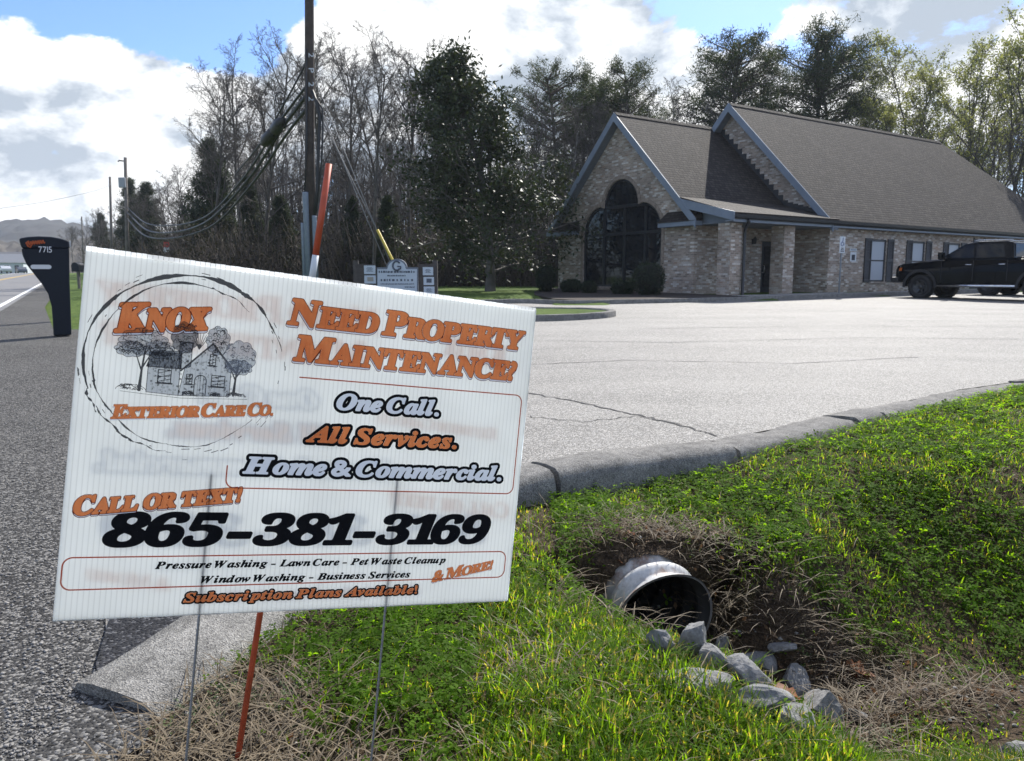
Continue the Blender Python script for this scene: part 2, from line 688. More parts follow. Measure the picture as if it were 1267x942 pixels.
# ------------------------------------------------------------------ asphalt
def asphalt(name, dark, light, stone, bump=0.8, patch=None, rough=0.72, sc=230.0, spec=0.5, stoneamt=(0.60, 0.68)):
    m = bpy.data.materials.new(name)
    m.use_nodes = True
    t = NT(m.node_tree)
    tcn = t.n('ShaderNodeTexCoord')
    P = tcn.outputs['Object']
    f = t.ramp(t.noise(P, 0.6, 6, 0.62), [(0.32, 0), (0.68, 1)])
    c = t.mix(f, dark, light)
    # long faint drag marks and stains
    mp = t.n('ShaderNodeMapping')
    mp.inputs['Scale'].default_value = (0.25, 1.6, 1)
    mp.inputs['Rotation'].default_value = (0, 0, 0.2)
    t.l(P, mp.inputs[0])
    f4 = t.ramp(t.noise(mp.outputs[0], 0.9, 6, 0.65), [(0.36, 0.72), (0.62, 1.12)])
    c = t.mix(1.0, c, f4, 'MULTIPLY')
    vo = t.n('ShaderNodeTexVoronoi')
    vo.inputs['Scale'].default_value = sc
    t.l(P, vo.inputs['Vector'])
    sv = t.n('ShaderNodeSeparateColor')
    t.l(vo.outputs['Color'], sv.inputs[0])
    st = t.ramp(sv.outputs[0], [(stoneamt[0], 0), (stoneamt[1], 1)])
    c = t.mix(st, c, stone)
    dk = t.ramp(sv.outputs[1], [(0.1, 0.45), (0.4, 1.0)])
    c = t.mix(1.0, c, dk, 'MULTIPLY')
    b = t.n('ShaderNodeBsdfPrincipled')
    b.inputs['Roughness'].default_value = rough
    b.inputs['Specular IOR Level'].default_value = spec
    t.l(c, b.inputs['Base Color'])
    h = t.math('ADD', vo.outputs['Distance'], t.math('MULTIPLY', t.noise(P, 30, 4, 0.6), 1.2))
    bp = t.n('ShaderNodeBump')
    bp.invert = True
    bp.inputs['Strength'].default_value = bump
    bp.inputs['Distance'].default_value = 0.006
    t.l(h, bp.inputs['Height'])
    t.l(bp.outputs[0], b.inputs['Normal'])
    o = t.n('ShaderNodeOutputMaterial')
    t.l(b.outputs[0], o.inputs[0])
    return m


M_LOT = asphalt('aged_asphalt', (0.12, 0.114, 0.103), (0.198, 0.188, 0.171), (0.36, 0.345, 0.32), bump=0.95, sc=120)
M_SHOULDER = asphalt('gravelly_asphalt', (0.040, 0.039, 0.038), (0.078, 0.076, 0.073), (0.21, 0.203, 0.19), bump=1.0, sc=115, rough=0.9, spec=0.15)
M_FRESH = asphalt('fresh_asphalt', (0.018, 0.019, 0.022), (0.035, 0.036, 0.04), (0.10, 0.10, 0.105), bump=1.0, sc=110, rough=0.9, spec=0.2, stoneamt=(0.7, 0.8))
M_ROAD = asphalt('road_asphalt', (0.12, 0.12, 0.12), (0.18, 0.178, 0.172), (0.28, 0.27, 0.26), bump=0.5, sc=60)


def sheet(name, pts, mat, dz, cuts=0):
    """flat polygon laid on the paved plane"""
    vs = [(x, y, pz(x, y) + dz) for x, y in pts]
    o = MB().add(vs, [tuple(range(len(vs)))]).build(name, mat, uv=False)
    return tag(o, kind='structure')


def offs(P, d):
    """polyline moved d to the left of travel"""
    P = np.asarray(P, float)
    T = np.zeros_like(P)
    T[1:-1] = P[2:] - P[:-2]
    T[0] = P[1] - P[0]
    T[-1] = P[-1] - P[-2]
    T /= np.linalg.norm(T, axis=1)[:, None]
    N = np.stack([-T[:, 1], T[:, 0]], 1)
    return P + N * d


KIN = offs(KERB, 0.13)
# the lot lies between the near kerb and the building's walk; the drive's mouth opens to the road's shoulder
lot = [(-1.12, 1.95)] + [tuple(p) for p in KIN[1:-1]] + [(46, 26), (60, 46), (46, 49.6), (8.4, 25.26), (5.5, 23.6), (1.6, 22.3), (0.4, 23.4), (-3, 21), (-4.8, 15), (-6.2, 13.0), (-4.4, 8.0)]
sheet('parking_lot', lot, M_LOT, 0.0)
RD = np.array((-0.501, 0.8655))
RN = np.array((-0.8655, -0.501))
E0 = np.array((-12.76, 18.79))


def rd(t, n):
    p = E0 + RD * t + RN * n
    return (float(p[0]), float(p[1]))


sh = [(-0.93, -6), (-0.90, 0.9), (-0.97, 1.2), (-0.88, 1.4), (-0.93, 1.52), (-0.86, 1.63), (-0.90, 1.76), (-1.02, 1.80), (-1.12, 1.95), (-4.4, 8.0), (-6.2, 13.0), (-8.3, 13.6)] + [rd(2, -0.9), rd(60, -0.9), rd(140, -.8), rd(140, -0.0), rd(-20, 0.0), (-2.9, -6)]
sheet('road_shoulder', sh, M_SHOULDER, -0.006)
sheet('drive_patch', [(-1.09, 1.86), (-1.02, 2.1), (-0.99, 2.37), (-0.90, 2.8), (-0.72, 3.3), (-0.42, 3.72), (-0.62, 3.66), (-0.90, 3.40), (-1.0, 3.28), (-1.13, 2.95), (-1.27, 2.78), (-1.24, 2.55), (-1.31, 2.38), (-1.25, 2.2), (-1.16, 1.97)], M_FRESH, 0.006)
sheet('road', [rd(-22, 0.0), rd(140, 0.0), rd(140, 7.4), rd(-22, 7.4)][::-1], M_ROAD, -0.002)
M_WHITE = pbr('road_paint_white', (0.72, 0.72, 0.70), 0.7, var=0.2, vscale=3)
M_YEL = pbr('road_paint_yellow', (0.66, 0.42, 0.05), 0.7, var=0.2, vscale=3)
sheet('edge_line', [rd(-22, 0.15), rd(140, 0.15), rd(140, 0.29), rd(-22, 0.29)][::-1], M_WHITE, 0.003)
for a in (3.62, 3.86):
    sheet('centre_line', [rd(-22, a), rd(140, a), rd(140, a + .12), rd(-22, a + .12)][::-1], M_YEL, 0.003)
sheet('edge_line', [rd(-22, 7.1), rd(140, 7.1), rd(140, 7.23), rd(-22, 7.23)][::-1], M_WHITE, 0.003)
# hairline cracks in the old paving
M_TAR = pbr('crack', (0.03, 0.03, 0.03), 0.9)


def crack(pts, w, seed):
    rg = random.Random(seed)
    P = []
    for (a, b) in zip(pts[:-1], pts[1:]):
        n = 9
        for i in range(n):
            f = i / n
            P.append((a[0] + (b[0] - a[0]) * f + rg.uniform(-.02, .02), a[1] + (b[1] - a[1]) * f + rg.uniform(-.03, .03)))
    P.append(pts[-1])
    W_ = [w * rg.uniform(.4, 1.2) for _ in P]
    vs, fs = [], []
    for i, (p, ww) in enumerate(zip(P, W_)):
        q = P[min(i + 1, len(P) - 1)]
        r = P[max(i - 1, 0)]
        tx, ty = q[0] - r[0], q[1] - r[1]
        L = math.hypot(tx, ty) or 1
        vs += [(p[0] - ty / L * ww, p[1] + tx / L * ww, pz(*p) + .004), (p[0] + ty / L * ww, p[1] - tx / L * ww, pz(*p) + .004)]
    fs = [(2 * i, 2 * i + 1, 2 * i + 3, 2 * i + 2) for i in range(len(P) - 1)]
    tag(MB().add(vs, fs).build('paving_crack', M_TAR, uv=False), kind='structure')


crack([(0.1, 6.6), (0.55, 6.1), (0.95, 5.55), (1.25, 5.05), (1.35, 4.85)], 0.012, 1)
crack([(0.12, 5.5), (0.5, 5.3), (0.9, 5.5), (1.2, 5.2)], 0.006, 2)
crack([(0.2, 8.5), (1.4, 8.9), (3.2, 8.6), (5.0, 9.2)], 0.01, 3)
crack([(-0.2, 11.5), (2.2, 11.0), (5.5, 11.8), (9.0, 11.4)], 0.012, 4)
crack([(2.4, 13.5), (6, 14.2), (11, 13.6)], 0.014, 5)

# ------------------------------------------------------------------ kerbs
def concrete(name, c1, c2, sp_=180):
    m = bpy.data.materials.new(name)
    m.use_nodes = True
    t = NT(m.node_tree)
    tcn = t.n('ShaderNodeTexCoord')
    P = tcn.outputs['Object']
    f = t.ramp(t.noise(P, 3.5, 7, 0.7), [(0.3, 0), (0.7, 1)])
    c = t.mix(f, c1, c2)
    vo = t.n('ShaderNodeTexVoronoi')
    vo.inputs['Scale'].default_value = sp_
    t.l(P, vo.inputs['Vector'])
    sv = t.n('ShaderNodeSeparateColor')
    t.l(vo.outputs['Color'], sv.inputs[0])
    k = t.ramp(sv.outputs[0], [(0.05, 0.5), (0.3, 0.9), (0.7, 1.05), (0.95, 1.45)])
    c = t.mix(1.0, c, k, 'MULTIPLY')
    st = t.ramp(t.noise(P, 11, 5, 0.75), [(0.36, 0.62), (0.56, 1.0)])
    c = t.mix(1.0, c, st, 'MULTIPLY')
    b = t.n('ShaderNodeBsdfPrincipled')
    b.inputs['Roughness'].default_value = 0.9
    b.inputs['Specular IOR Level'].default_value = 0.25
    t.l(c, b.inputs['Base Color'])
    bp = t.n('ShaderNodeBump')
    bp.inputs['Strength'].default_value = 0.8
    bp.inputs['Distance'].default_value = 0.004
    t.l(t.math('ADD', vo.outputs['Distance'], t.noise(P, 50, 4, 0.65)), bp.inputs['Height'])
    t.l(bp.outputs[0], b.inputs['Normal'])
    o = t.n('ShaderNodeOutputMaterial')
    t.l(b.outputs[0], o.inputs[0])
    return m


M_KERB = concrete('weathered_concrete', (0.17, 0.165, 0.155), (0.27, 0.26, 0.24), 230)
M_KERB2 = concrete('pale_concrete', (0.185, 0.18, 0.165), (0.27, 0.26, 0.24), 230)


def resample(P, step):
    P = np.asarray(P, float)
    seg = np.linalg.norm(P[1:] - P[:-1], axis=1)
    s = np.concatenate([[0], np.cumsum(seg)])
    n = max(2, int(round(s[-1] / step)) + 1)
    q = np.linspace(0, s[-1], n)
    return np.stack([np.interp(q, s, P[:, 0]), np.interp(q, s, P[:, 1])], 1)


def smooth_line(P, it=3):
    P = np.asarray(P, float)
    for _ in range(it):
        Q = [P[0]]
        for a, b in zip(P[:-1], P[1:]):
            Q += [a * .75 + b * .25, a * .25 + b * .75]
        Q.append(P[-1])
        P = np.array(Q)
    return P


def kerb(P, prof, mat, name='kerb', step=0.06, wob=0.004, seed=0, closed=False, taper=False):
    """profile (offset to the left of travel, height over the paving) swept along P"""
    P = resample(P, step)
    n, k = len(P), len(prof)
    vs, fs = [], []
    lines = [offs(P, d) for d, h in prof]
    for i in range(n):
        for j, (d, h) in enumerate(prof):
            x, y = lines[j][i]
            w = wob * (vnoise(x * 1.0, y * 1.0, 9, 40 + seed) - 0.5) * 2 + wob * 1.5 * (vnoise(x, y, 2.2, 50) - .5) * 2
            e = 0
            if taper and i < 5 and h > 0:
                e = -0.012 * (5 - i) / 5
            vs.append((x + w, y + w, pz(x, y) + h + (w + e if h > -0.1 else 0)))
    for i in range(n - 1):
        for j in range(k - 1):
            fs.append((i * k + j, i * k + j + 1, (i + 1) * k + j + 1, (i + 1) * k + j))
    m_ = len(vs)
    vs += vs[:k] + vs[(n - 1) * k:n * k]
    fs.append(tuple(m_ + j for j in range(k - 1, -1, -1)))
    fs.append(tuple(m_ + k + j for j in range(k)))
    o = MB()
    o.add(vs, fs, True)
    ob = o.build(name, mat, uv=False)
    sm = np.ones(len(fs), bool)
    sm[-2:] = False
    ob.data.polygons.foreach_set('use_smooth', sm)
    return tag(ob, kind='structure')


SK = resample(smooth_line(KERB[:-2], 3), 0.02)
KLEN = np.concatenate([[0], np.cumsum(np.linalg.norm(SK[1:] - SK[:-1], axis=1))])


def kpart(a, b):
    return SK[(KLEN >= a) & (KLEN <= b)]


s_j = float(KLEN[np.argmin(np.hypot(SK[:, 0] - 0.17, SK[:, 1] - 4.0))])      # the open joint seen beside the sign
prof = [(0.165, -0.15), (0.162, 0.002), (0.145, 0.016), (0.09, 0.026), (0.0, 0.032), (-0.09, 0.028), (-0.128, 0.008), (-0.15, -0.04), (-0.165, -0.13), (-0.17, -0.28)]
low = [(0.16, -0.15), (0.155, 0.002), (0.135, 0.026), (0.09, 0.034), (0.0, 0.036), (-0.09, 0.028), (-0.13, 0.008), (-0.15, -0.02), (-0.165, -0.1), (-0.17, -0.28)]
kerb(kpart(0.0, 1.55), low, M_KERB2, seed=1, taper=True)
kerb(kpart(1.56, s_j - 0.01), prof, M_KERB, seed=2)
js = [s_j + 0.010, s_j + 1.30, s_j + 2.62, s_j + 3.02, s_j + 5.6, s_j + 9, KLEN[-1]]
for i, (a, b) in enumerate(zip(js[:-1], js[1:])):
    kerb(kpart(a + 0.004, b - 0.004), [(d, h - (0.012 if i % 2 else 0) if h > -.1 else h) for d, h in prof], M_KERB, seed=3 + i, wob=0.009)

# the island in the lot, the kerbs before the building, its walk and its bed
std = [(0.15, -0.16), (0.15, 0.10), (0.13, 0.13), (-0.0, 0.135), (-0.02, 0.12), (-0.03, -0.16)]
isl = [(-6.5, 15.1), (-3, 15.25), (0.52, 15.34), (1.3, 15.7), (2.0, 16.3), (2.38, 17.0), (2.3, 17.7), (1.7, 18.3), (0.6, 18.55), (-3, 18.6), (-6.0, 18.5)]
kerb(smooth_line(isl, 2), std, M_KERB, step=0.2, seed=20)
sheet('island_turf', [tuple(p) for p in offs(smooth_line(isl, 2), 0.12)], bpy.data.materials['soil_and_turf'], 0.10)
isl_me = bpy.data.objects['island_turf'].data
ca = isl_me.color_attributes.new('cover', 'FLOAT_COLOR', 'POINT')
ca.data.foreach_set('color', np.tile(np.array([1, 0.5, 0, 1], np.float32), len(isl_me.vertices)))
bk = [(-7.5, 20.7), (-3, 21.0), (-1.2, 22.4), (0.4, 23.3), (1.25, 22.35), (1.9, 22.2), (3.4, 22.75), (5.5, 23.6), (8.4, 25.3), (15.6, 29.95), (28, 37.95)]
kerb(smooth_line(bk, 2), [(-d, h) for d, h in std][::-1] and std, M_KERB, step=0.25, seed=21)

# ------------------------------------------------------------------ ground cover on the near verge
def scatter(n, x0, x1, y0, y1, power=1.6):
    """points on the verge, thinner with distance from the photographer"""
    y = y0 + (y1 - y0) * RNG.random(n) ** power
    x = x0 + (x1 - x0) * RNG.random(n)
    lim = 0.72 * y + 0.35
    keep = (x < lim + 1.3) & (x > -lim)
    x, y = x[keep], y[keep]
    d, s = poly_dist(x, y, KDIV)
    k = (s < 0) & (d > 0.165)
    return x[k], y[k], d[k]


PIPE_C = (0.63, 3.02)


def fields(x, y, d):
    dd, ds = poly_dist(x, y, DITCH)
    bare = np.clip(1.15 - np.hypot((x - 0.62) / 0.46, (y - 3.32) / 0.28), 0, 1)       # earth over the culvert
    bare = np.maximum(bare, 1 - sstep(0.14 + 0.14 * (ds < 0) * (x < 1.3), 0.26 + 0.14 * (ds < 0) * (x < 1.3), dd + 0.14 * (fbm(x, y, 4, 66) - .5)))
    steep = (ds > 0) * (1 - sstep(0.26, 0.46, dd + 0.2 * (fbm(x, y, 3, 65) - .5))) * sstep(-.2, .5, x) * (1 - 0.75 * sstep(1.4, 2.0, x))
    bare = np.maximum(bare, steep)
    corner = (1 - sstep(-0.66, -0.44, x + 0.25 * (fbm(x, y, 5, 60) - .5))) * (1 - sstep(1.88, 2.1, y))
    bare = np.maximum(bare, corner)
    bare = np.maximum(bare, (1 - sstep(1.25, 1.5, y + 0.5 * x)) * (1 - sstep(-.4, .1, x)))
    bare = np.maximum(bare, np.clip(1.3 - np.hypot((x - 0.92) / 0.34, (y - 2.60) / 0.30), 0, 1))
    edge = 1 - sstep(0.17, 0.27, d)
    return np.clip(bare, 0, 1), dd, ds, edge


def blades(name, x, y, h, w, lean, mat, bend=0.5, z0=-0.005, flat=False):
    n = len(x)
    z = ground_h(x, y) + z0
    a = RNG.random(n) * 2 * np.pi
    ca, sa = np.cos(a), np.sin(a)
    lx, ly = ca * lean, sa * lean
    px, py = -sa, ca
    hw = w / 2
    V = np.zeros((n, 7, 3), np.float32)
    for i, (f, ww) in enumerate(((0.0, 0.85), (0.42, 1.0), (0.78, 0.66))):
        cx = x + lx * h * (f ** (1 + bend))
        cy = y + ly * h * (f ** (1 + bend))
        cz = z + h * (f - 0.38 * lean * f * f)
        V[:, 2 * i, 0], V[:, 2 * i, 1], V[:, 2 * i, 2] = cx - px * hw * ww, cy - py * hw * ww, cz
        V[:, 2 * i + 1, 0], V[:, 2 * i + 1, 1], V[:, 2 * i + 1, 2] = cx + px * hw * ww, cy + py * hw * ww, cz
    V[:, 6, 0], V[:, 6, 1], V[:, 6, 2] = x + lx * h, y + ly * h, z + h * (1 - 0.42 * lean)
    base = np.arange(n) * 7
    q = np.stack([base, base + 1, base + 3, base + 2, base + 2, base + 3, base + 5, base + 4, base + 4, base + 5, base + 6], 1)
    me = mesh_np(name, V, np.tile([4, 4, 3], n), q.ravel(), mat, smooth=True)
    return me


M_GRASS = leafmat('grass_blade', (0.085, 0.155, 0.014), (0.15, 0.25, 0.022), 0.62, 0.45, 1.6, tcol=(2.1, 2.1, 0.45), dry=(0.565, (0.30, 0.24, 0.11)))
M_CLOVER = leafmat('clover_leaf', (0.085, 0.16, 0.016), (0.14, 0.25, 0.022), 0.66, 0.7, 2.2, spec=0.12, tcol=(2.15, 2.15, 0.45))
M_STRAW = leafmat('dry_grass', (0.095, 0.07, 0.046), (0.25, 0.20, 0.13), 0.2, 0.7, 4.0, tcol=(1, .9, .7))

# long grass
x, y, d = scatter(520000, -1.0, 8.0, 1.15, 9.6, 1.7)
bare, dd, ds, edge = fields(x, y, d)
cl = fbm(x, y, 3.2, 11)
near_bank = (ds < 0) & (x > -0.1) & (y < 2.7) & (x < 1.5)
# clover carpets: under the sign's right half, and patchy over the right-hand verge
clov = np.clip(1.6 - np.hypot((x + 0.12) / 0.62, (y - 2.2) / 0.5), 0, 1) + 0.75 * (cl > 0.53) * (x > 0.3)
clov = np.clip(clov, 0, 1) * (1 - 0.8 * near_bank)
tuft = fbm(x, y, 9, 31)
dens = (0.26 - 0.09 * (x > 0.9) + 1.4 * np.clip(tuft - 0.46, 0, 1) + 0.75 * near_bank) * (1 - clov * 0.7) * (1 - bare * 0.965) * (1 - 0.6 * sstep(0.56, 0.68, fbm(x, y, 3.1, 44)))
k = RNG.random(len(x)) < dens
x, y, d, bare, tu, nb, yy = x[k], y[k], d[k], bare[k], tuft[k], near_bank[k], y[k]
h = (0.035 + 0.05 * RNG.random(len(x)) + 0.13 * np.clip(tu - 0.5, 0, 1)) * (1 + 0.25 * nb) * (1 - .35 * bare)
h *= np.where(d < 0.4, 0.75, 1) * (0.4 + 0.6 * sstep(0.3, 0.85, dd[k]))
me = blades('grass', x, y, h, (0.0028 + 0.0026 * RNG.random(len(x))) * (1 + 0.16 * np.maximum(yy - 2, 0)), 0.25 + 0.75 * RNG.random(len(x)) ** 1.2, M_GRASS)
tag(link('grass', me), kind='stuff')
print('grass blades', len(x))


def clover(name, x, y, mat, s=1.0):
    n = len(x)
    z = ground_h(x, y)
    st = (0.016 + 0.05 * RNG.random(n)) * s
    rad = (0.0075 + 0.0105 * RNG.random(n) ** 1.6) * s * (1 + 0.14 * np.maximum(y - 2, 0))
    tilt = RNG.normal(0, 0.33, (n, 2))
    a0 = RNG.random(n) * 2 * np.pi
    V = np.zeros((n, 3, 5, 3), np.float32)
    for i in range(3):
        a = a0 + i * 2.0944
        for j, (rr, da) in enumerate(((0.02, 0), (0.72, -0.50), (1.08, -0.20), (1.08, 0.20), (0.72, 0.50))):
            ux, uy = rr * rad * np.cos(a + da), rr * rad * np.sin(a + da)
            V[:, i, j, 0] = x + ux
            V[:, i, j, 1] = y + uy
            V[:, i, j, 2] = z + st + ux * tilt[:, 0] + uy * tilt[:, 1] + rr * rad * (0.22 if j in (1, 4) else 0.05)
    base = np.arange(n * 3) * 5
    q = (base[:, None] + np.arange(5)[None, :]).ravel()
    return mesh_np(name, V, np.full(n * 3, 5), q, mat)


x, y, d = scatter(420000, -0.9, 8.0, 1.3, 9.4, 1.55)
bare, dd, ds, edge = fields(x, y, d)
cl = fbm(x, y, 3.2, 11)
near_bank = (ds < 0) & (x > -0.1) & (y < 2.5)
clov = np.clip(1.6 - np.hypot((x + 0.12) / 0.62, (y - 2.2) / 0.5), 0, 1) + (0.25 + 0.6 * sstep(0.47, 0.56, cl)) * (x > 0.2)
k = RNG.random(len(x)) < np.clip(clov, 0, 1) * (1 - 0.97 * bare) * (1 - 0.85 * near_bank) * (0.45 + 1.1 * fbm(x, y, 13, 71) * 0.9) * (1 - 0.55 * sstep(0.56, 0.68, fbm(x, y, 3.1, 44)))
me = clover('clover', x[k], y[k], M_CLOVER)
tag(link('clover', me), kind='stuff')
print('clover', int(k.sum()))
# small chickweed on the bare patches
x, y, d = scatter(60000, -0.9, 3.5, 1.2, 4.6, 1.3)
bare, dd, ds, edge = fields(x, y, d)
k = RNG.random(len(x)) < bare * sstep(0.55, 0.66, fbm(x, y, 5, 81)) * (dd > 0.2) * 0.9
me = clover('chickweed', x[k], y[k], leafmat('chickweed_leaf', (0.05, 0.09, 0.02), (0.11, 0.16, 0.05), 0.35, 0.6, 5), 0.6)
tag(link('chickweed', me), kind='stuff')

# dead grass and straw: in the ditch, on its far bank, in the near left corner, thin everywhere
x, y, d = scatter(150000, -1.0, 5.5, 1.0, 6.5, 1.5)
bare, dd, ds, edge = fields(x, y, d)
steep = (ds > 0) & (dd < 0.5) & (x > 0.55) & (x < 1.6)
dn = 0.03 + 0.22 * sstep(0.56, 0.68, fbm(x, y, 3.1, 44)) + bare * (0.35 + 0.7 * fbm(x, y, 7, 91)) * 0.8 + 0.2 * steep
dn *= 1 - 0.75 * sstep(1.2, 1.9, x)
dn *= np.where((np.abs(x - .85) < .33) & (dd < .16), 0.25, 1)
k = RNG.random(len(x)) < dn
x, y = x[k], y[k]
n = len(x)
me = blades('dead_grass', x, y, 0.05 + 0.09 * RNG.random(n), 0.0022 + 0.0022 * RNG.random(n), 0.85 + 1.1 * RNG.random(n), M_STRAW, bend=0.2, z0=0.004)
tag(link('dead_grass', me), kind='stuff')
print('straw', n)

# loose grit along the shoulder and by the kerb's foot
M_GRIT = pbr('grit', (0.22, 0.21, 0.195), 0.85, var=0.6, vscale=60)


def stones(name, x, y, z, s, mat):
    n = len(x)
    base = np.array([(1, 0, 0), (-1, 0, 0), (0, 1, 0), (0, -1, 0), (0, 0, 1), (0, 0, -1)], np.float32)
    F = np.array([(0, 2, 4), (2, 1, 4), (1, 3, 4), (3, 0, 4), (2, 0, 5), (1, 2, 5), (3, 1, 5), (0, 3, 5)])
    V = base[None] * s[:, None, None] * (0.6 + 0.7 * RNG.random((n, 6, 1)))
    a = RNG.random(n) * 6.28
    c, s_ = np.cos(a), np.sin(a)
    X = V[:, :, 0] * c[:, None] - V[:, :, 1] * s_[:, None]
    Y = V[:, :, 0] * s_[:, None] + V[:, :, 1] * c[:, None]
    V = np.stack([X + x[:, None], Y + y[:, None], V[:, :, 2] * 0.7 + z[:, None]], -1)
    q = (np.arange(n)[:, None, None] * 6 + F[None]).reshape(-1)
    return mesh_np(name, V, np.full(n * 8, 3), q, mat)


n = 26000
y = 1.2 + 9 * RNG.random(n) ** 1.8
x = -1.05 - (0.75 * y - 0.4) * RNG.random(n)
k = (x > -0.75 * y - .2)
x, y = x[k], y[k]
x2 = -1.25 + 0.75 * RNG.random(2500)
y2 = 1.35 + 0.6 * RNG.random(2500)
x, y = np.concatenate([x, x2]), np.concatenate([y, y2])
zz = np.maximum(plane_z(x, y) - 0.004, 0) * (x < -1.1) + ground_h(x, y) * (x >= -1.1)
zz = np.where(x < -1.1, plane_z(x, y) - 0.004, zz)
me = stones('grit', x, y, zz, 0.0022 + 0.006 * RNG.random(len(x)) ** 3, M_GRIT)
tag(link('grit', me), kind='stuff')
x, y, d = scatter(9000, -0.9, 3.0, 1.2, 5, 1.2)
k = d < 0.165 + 0.12 * RNG.random(len(d))
bare, dd, ds, edge = fields(x, y, d)
k |= (dd < 0.3) & (RNG.random(len(x)) < 0.5)
me = stones('gravel', x[k], y[k], ground_h(x[k], y[k]) + 0.003, 0.004 + 0.010 * RNG.random(int(k.sum())) ** 2, M_GRIT)
tag(link('gravel', me), kind='stuff')

# ------------------------------------------------------------------ the brick office building
def brickmat(name, c1, c2, mortar, wash):
    m = bpy.data.materials.new(name)
    m.use_nodes = True
    t = NT(m.node_tree)
    uv = t.n('ShaderNodeTexCoord').outputs['UV']
    br = t.n('ShaderNodeTexBrick')
    br.offset = 0.5
    br.inputs['Scale'].default_value = 1.0
    br.inputs['Brick Width'].default_value = 0.205
    br.inputs['Row Height'].default_value = 0.072
    br.inputs['Mortar Size'].default_value = 0.006
    br.inputs['Mortar Smooth'].default_value = 0.2
    br.inputs['Bias'].default_value = -0.1
    br.inputs['Color1'].default_value = (0, 0, 0, 1)
    br.inputs['Color2'].default_value = (1, 1, 1, 1)
    br.inputs['Mortar'].default_value = (0.5, 0.5, 0.5, 1)
    t.l(uv, br.inputs['Vector'])
    f = t.n('ShaderNodeSeparateColor')
    t.l(br.outputs['Color'], f.inputs[0])
    r = f.outputs[0]
    col = t.n('ShaderNodeValToRGB')
    cr = col.color_ramp
    cr.interpolation = 'CONSTANT'
    stops = [(0.0, c1), (0.28, c2), (0.5, wash), (0.62, tuple(x * 0.74 for x in c1)), (0.72, tuple((a + b) / 2 for a, b in zip(c1, wash))), (0.88, (0.36, 0.25, 0.19))]
    while len(cr.elements) < len(stops):
        cr.elements.new(0.5)
    for e, (p, c) in zip(cr.elements, stops):
        e.position = p
        e.color = (*c, 1)
    t.l(r, col.inputs[0])
    c = t.mix(t.math('MULTIPLY', br.outputs['Fac'], 1.0), col.outputs[0], mortar)
    n = t.ramp(t.noise(uv, 0.9, 5, 0.65), [(0.3, 0.72), (0.7, 1.2)])
    c = t.mix(1.0, c, n, 'MULTIPLY')
    n = t.ramp(t.noise(uv, 24, 3, 0.65), [(0.3, 0.8), (0.7, 1.2)])
    c = t.mix(1.0, c, n, 'MULTIPLY')
    b = t.n('ShaderNodeBsdfPrincipled')
    b.inputs['Roughness'].default_value = 0.9
    b.inputs['Specular IOR Level'].default_value = 0.25
    t.l(c, b.inputs['Base Color'])
    bp = t.n('ShaderNodeBump')
    bp.invert = True
    bp.inputs['Strength'].default_value = 0.6
    bp.inputs['Distance'].default_value = 0.008
    t.l(br.outputs['Fac'], bp.inputs['Height'])
    t.l(bp.outputs[0], b.inputs['Normal'])
    o = t.n('ShaderNodeOutputMaterial')
    t.l(b.outputs[0], o.inputs[0])
    return m


def shinglemat():
    m = bpy.data.materials.new('shingles')
    m.use_nodes = True
    t = NT(m.node_tree)
    uv = t.n('ShaderNodeTexCoord').outputs['UV']
    br = t.n('ShaderNodeTexBrick')
    br.offset = 0.37
    br.offset_frequency = 3
    br.squash = 0.7
    br.squash_frequency = 2
    for k, v in dict(Scale=1.0).items():
        br.inputs[k].default_value = v
    br.inputs['Brick Width'].default_value = 0.27
    br.inputs['Row Height'].default_value = 0.145
    br.inputs['Mortar Size'].default_value = 0.022
    br.inputs['Mortar Smooth'].default_value = 0.6
    br.inputs['Color1'].default_value = (0, 0, 0, 1)
    br.inputs['Color2'].default_value = (1, 1, 1, 1)
    br.inputs['Mortar'].default_value = (0.3, 0.3, 0.3, 1)
    t.l(uv, br.inputs['Vector'])
    f = t.n('ShaderNodeSeparateColor')
    t.l(br.outputs['Color'], f.inputs[0])
    c = t.ramp(f.outputs[0], [(0.0, (0.024, 0.0195, 0.0165)), (0.5, (0.040, 0.033, 0.028)), (1.0, (0.060, 0.050, 0.043))])
    c = t.mix(t.math('MULTIPLY', br.outputs['Fac'], 0.92), c, (0.007, 0.006, 0.0055))
    n = t.ramp(t.noise(uv, 0.5, 5, 0.65), [(0.3, 0.8), (0.7, 1.18)])
    c = t.mix(1.0, c, n, 'MULTIPLY')
    n = t.ramp(t.noise(uv, 60, 2, 0.6), [(0.3, 0.75), (0.7, 1.25)])
    c = t.mix(1.0, c, n, 'MULTIPLY')
    b = t.n('ShaderNodeBsdfPrincipled')
    b.inputs['Roughness'].default_value = 0.88
    b.inputs['Specular IOR Level'].default_value = 0.3
    t.l(c, b.inputs['Base Color'])
    bp = t.n('ShaderNodeBump')
    bp.invert = True
    bp.inputs['Strength'].default_value = 0.9
    bp.inputs['Distance'].default_value = 0.015
    t.l(br.outputs['Fac'], bp.inputs['Height'])
    t.l(bp.outputs[0], b.inputs['Normal'])
    o = t.n('ShaderNodeOutputMaterial')
    t.l(b.outputs[0], o.inputs[0])
    return m


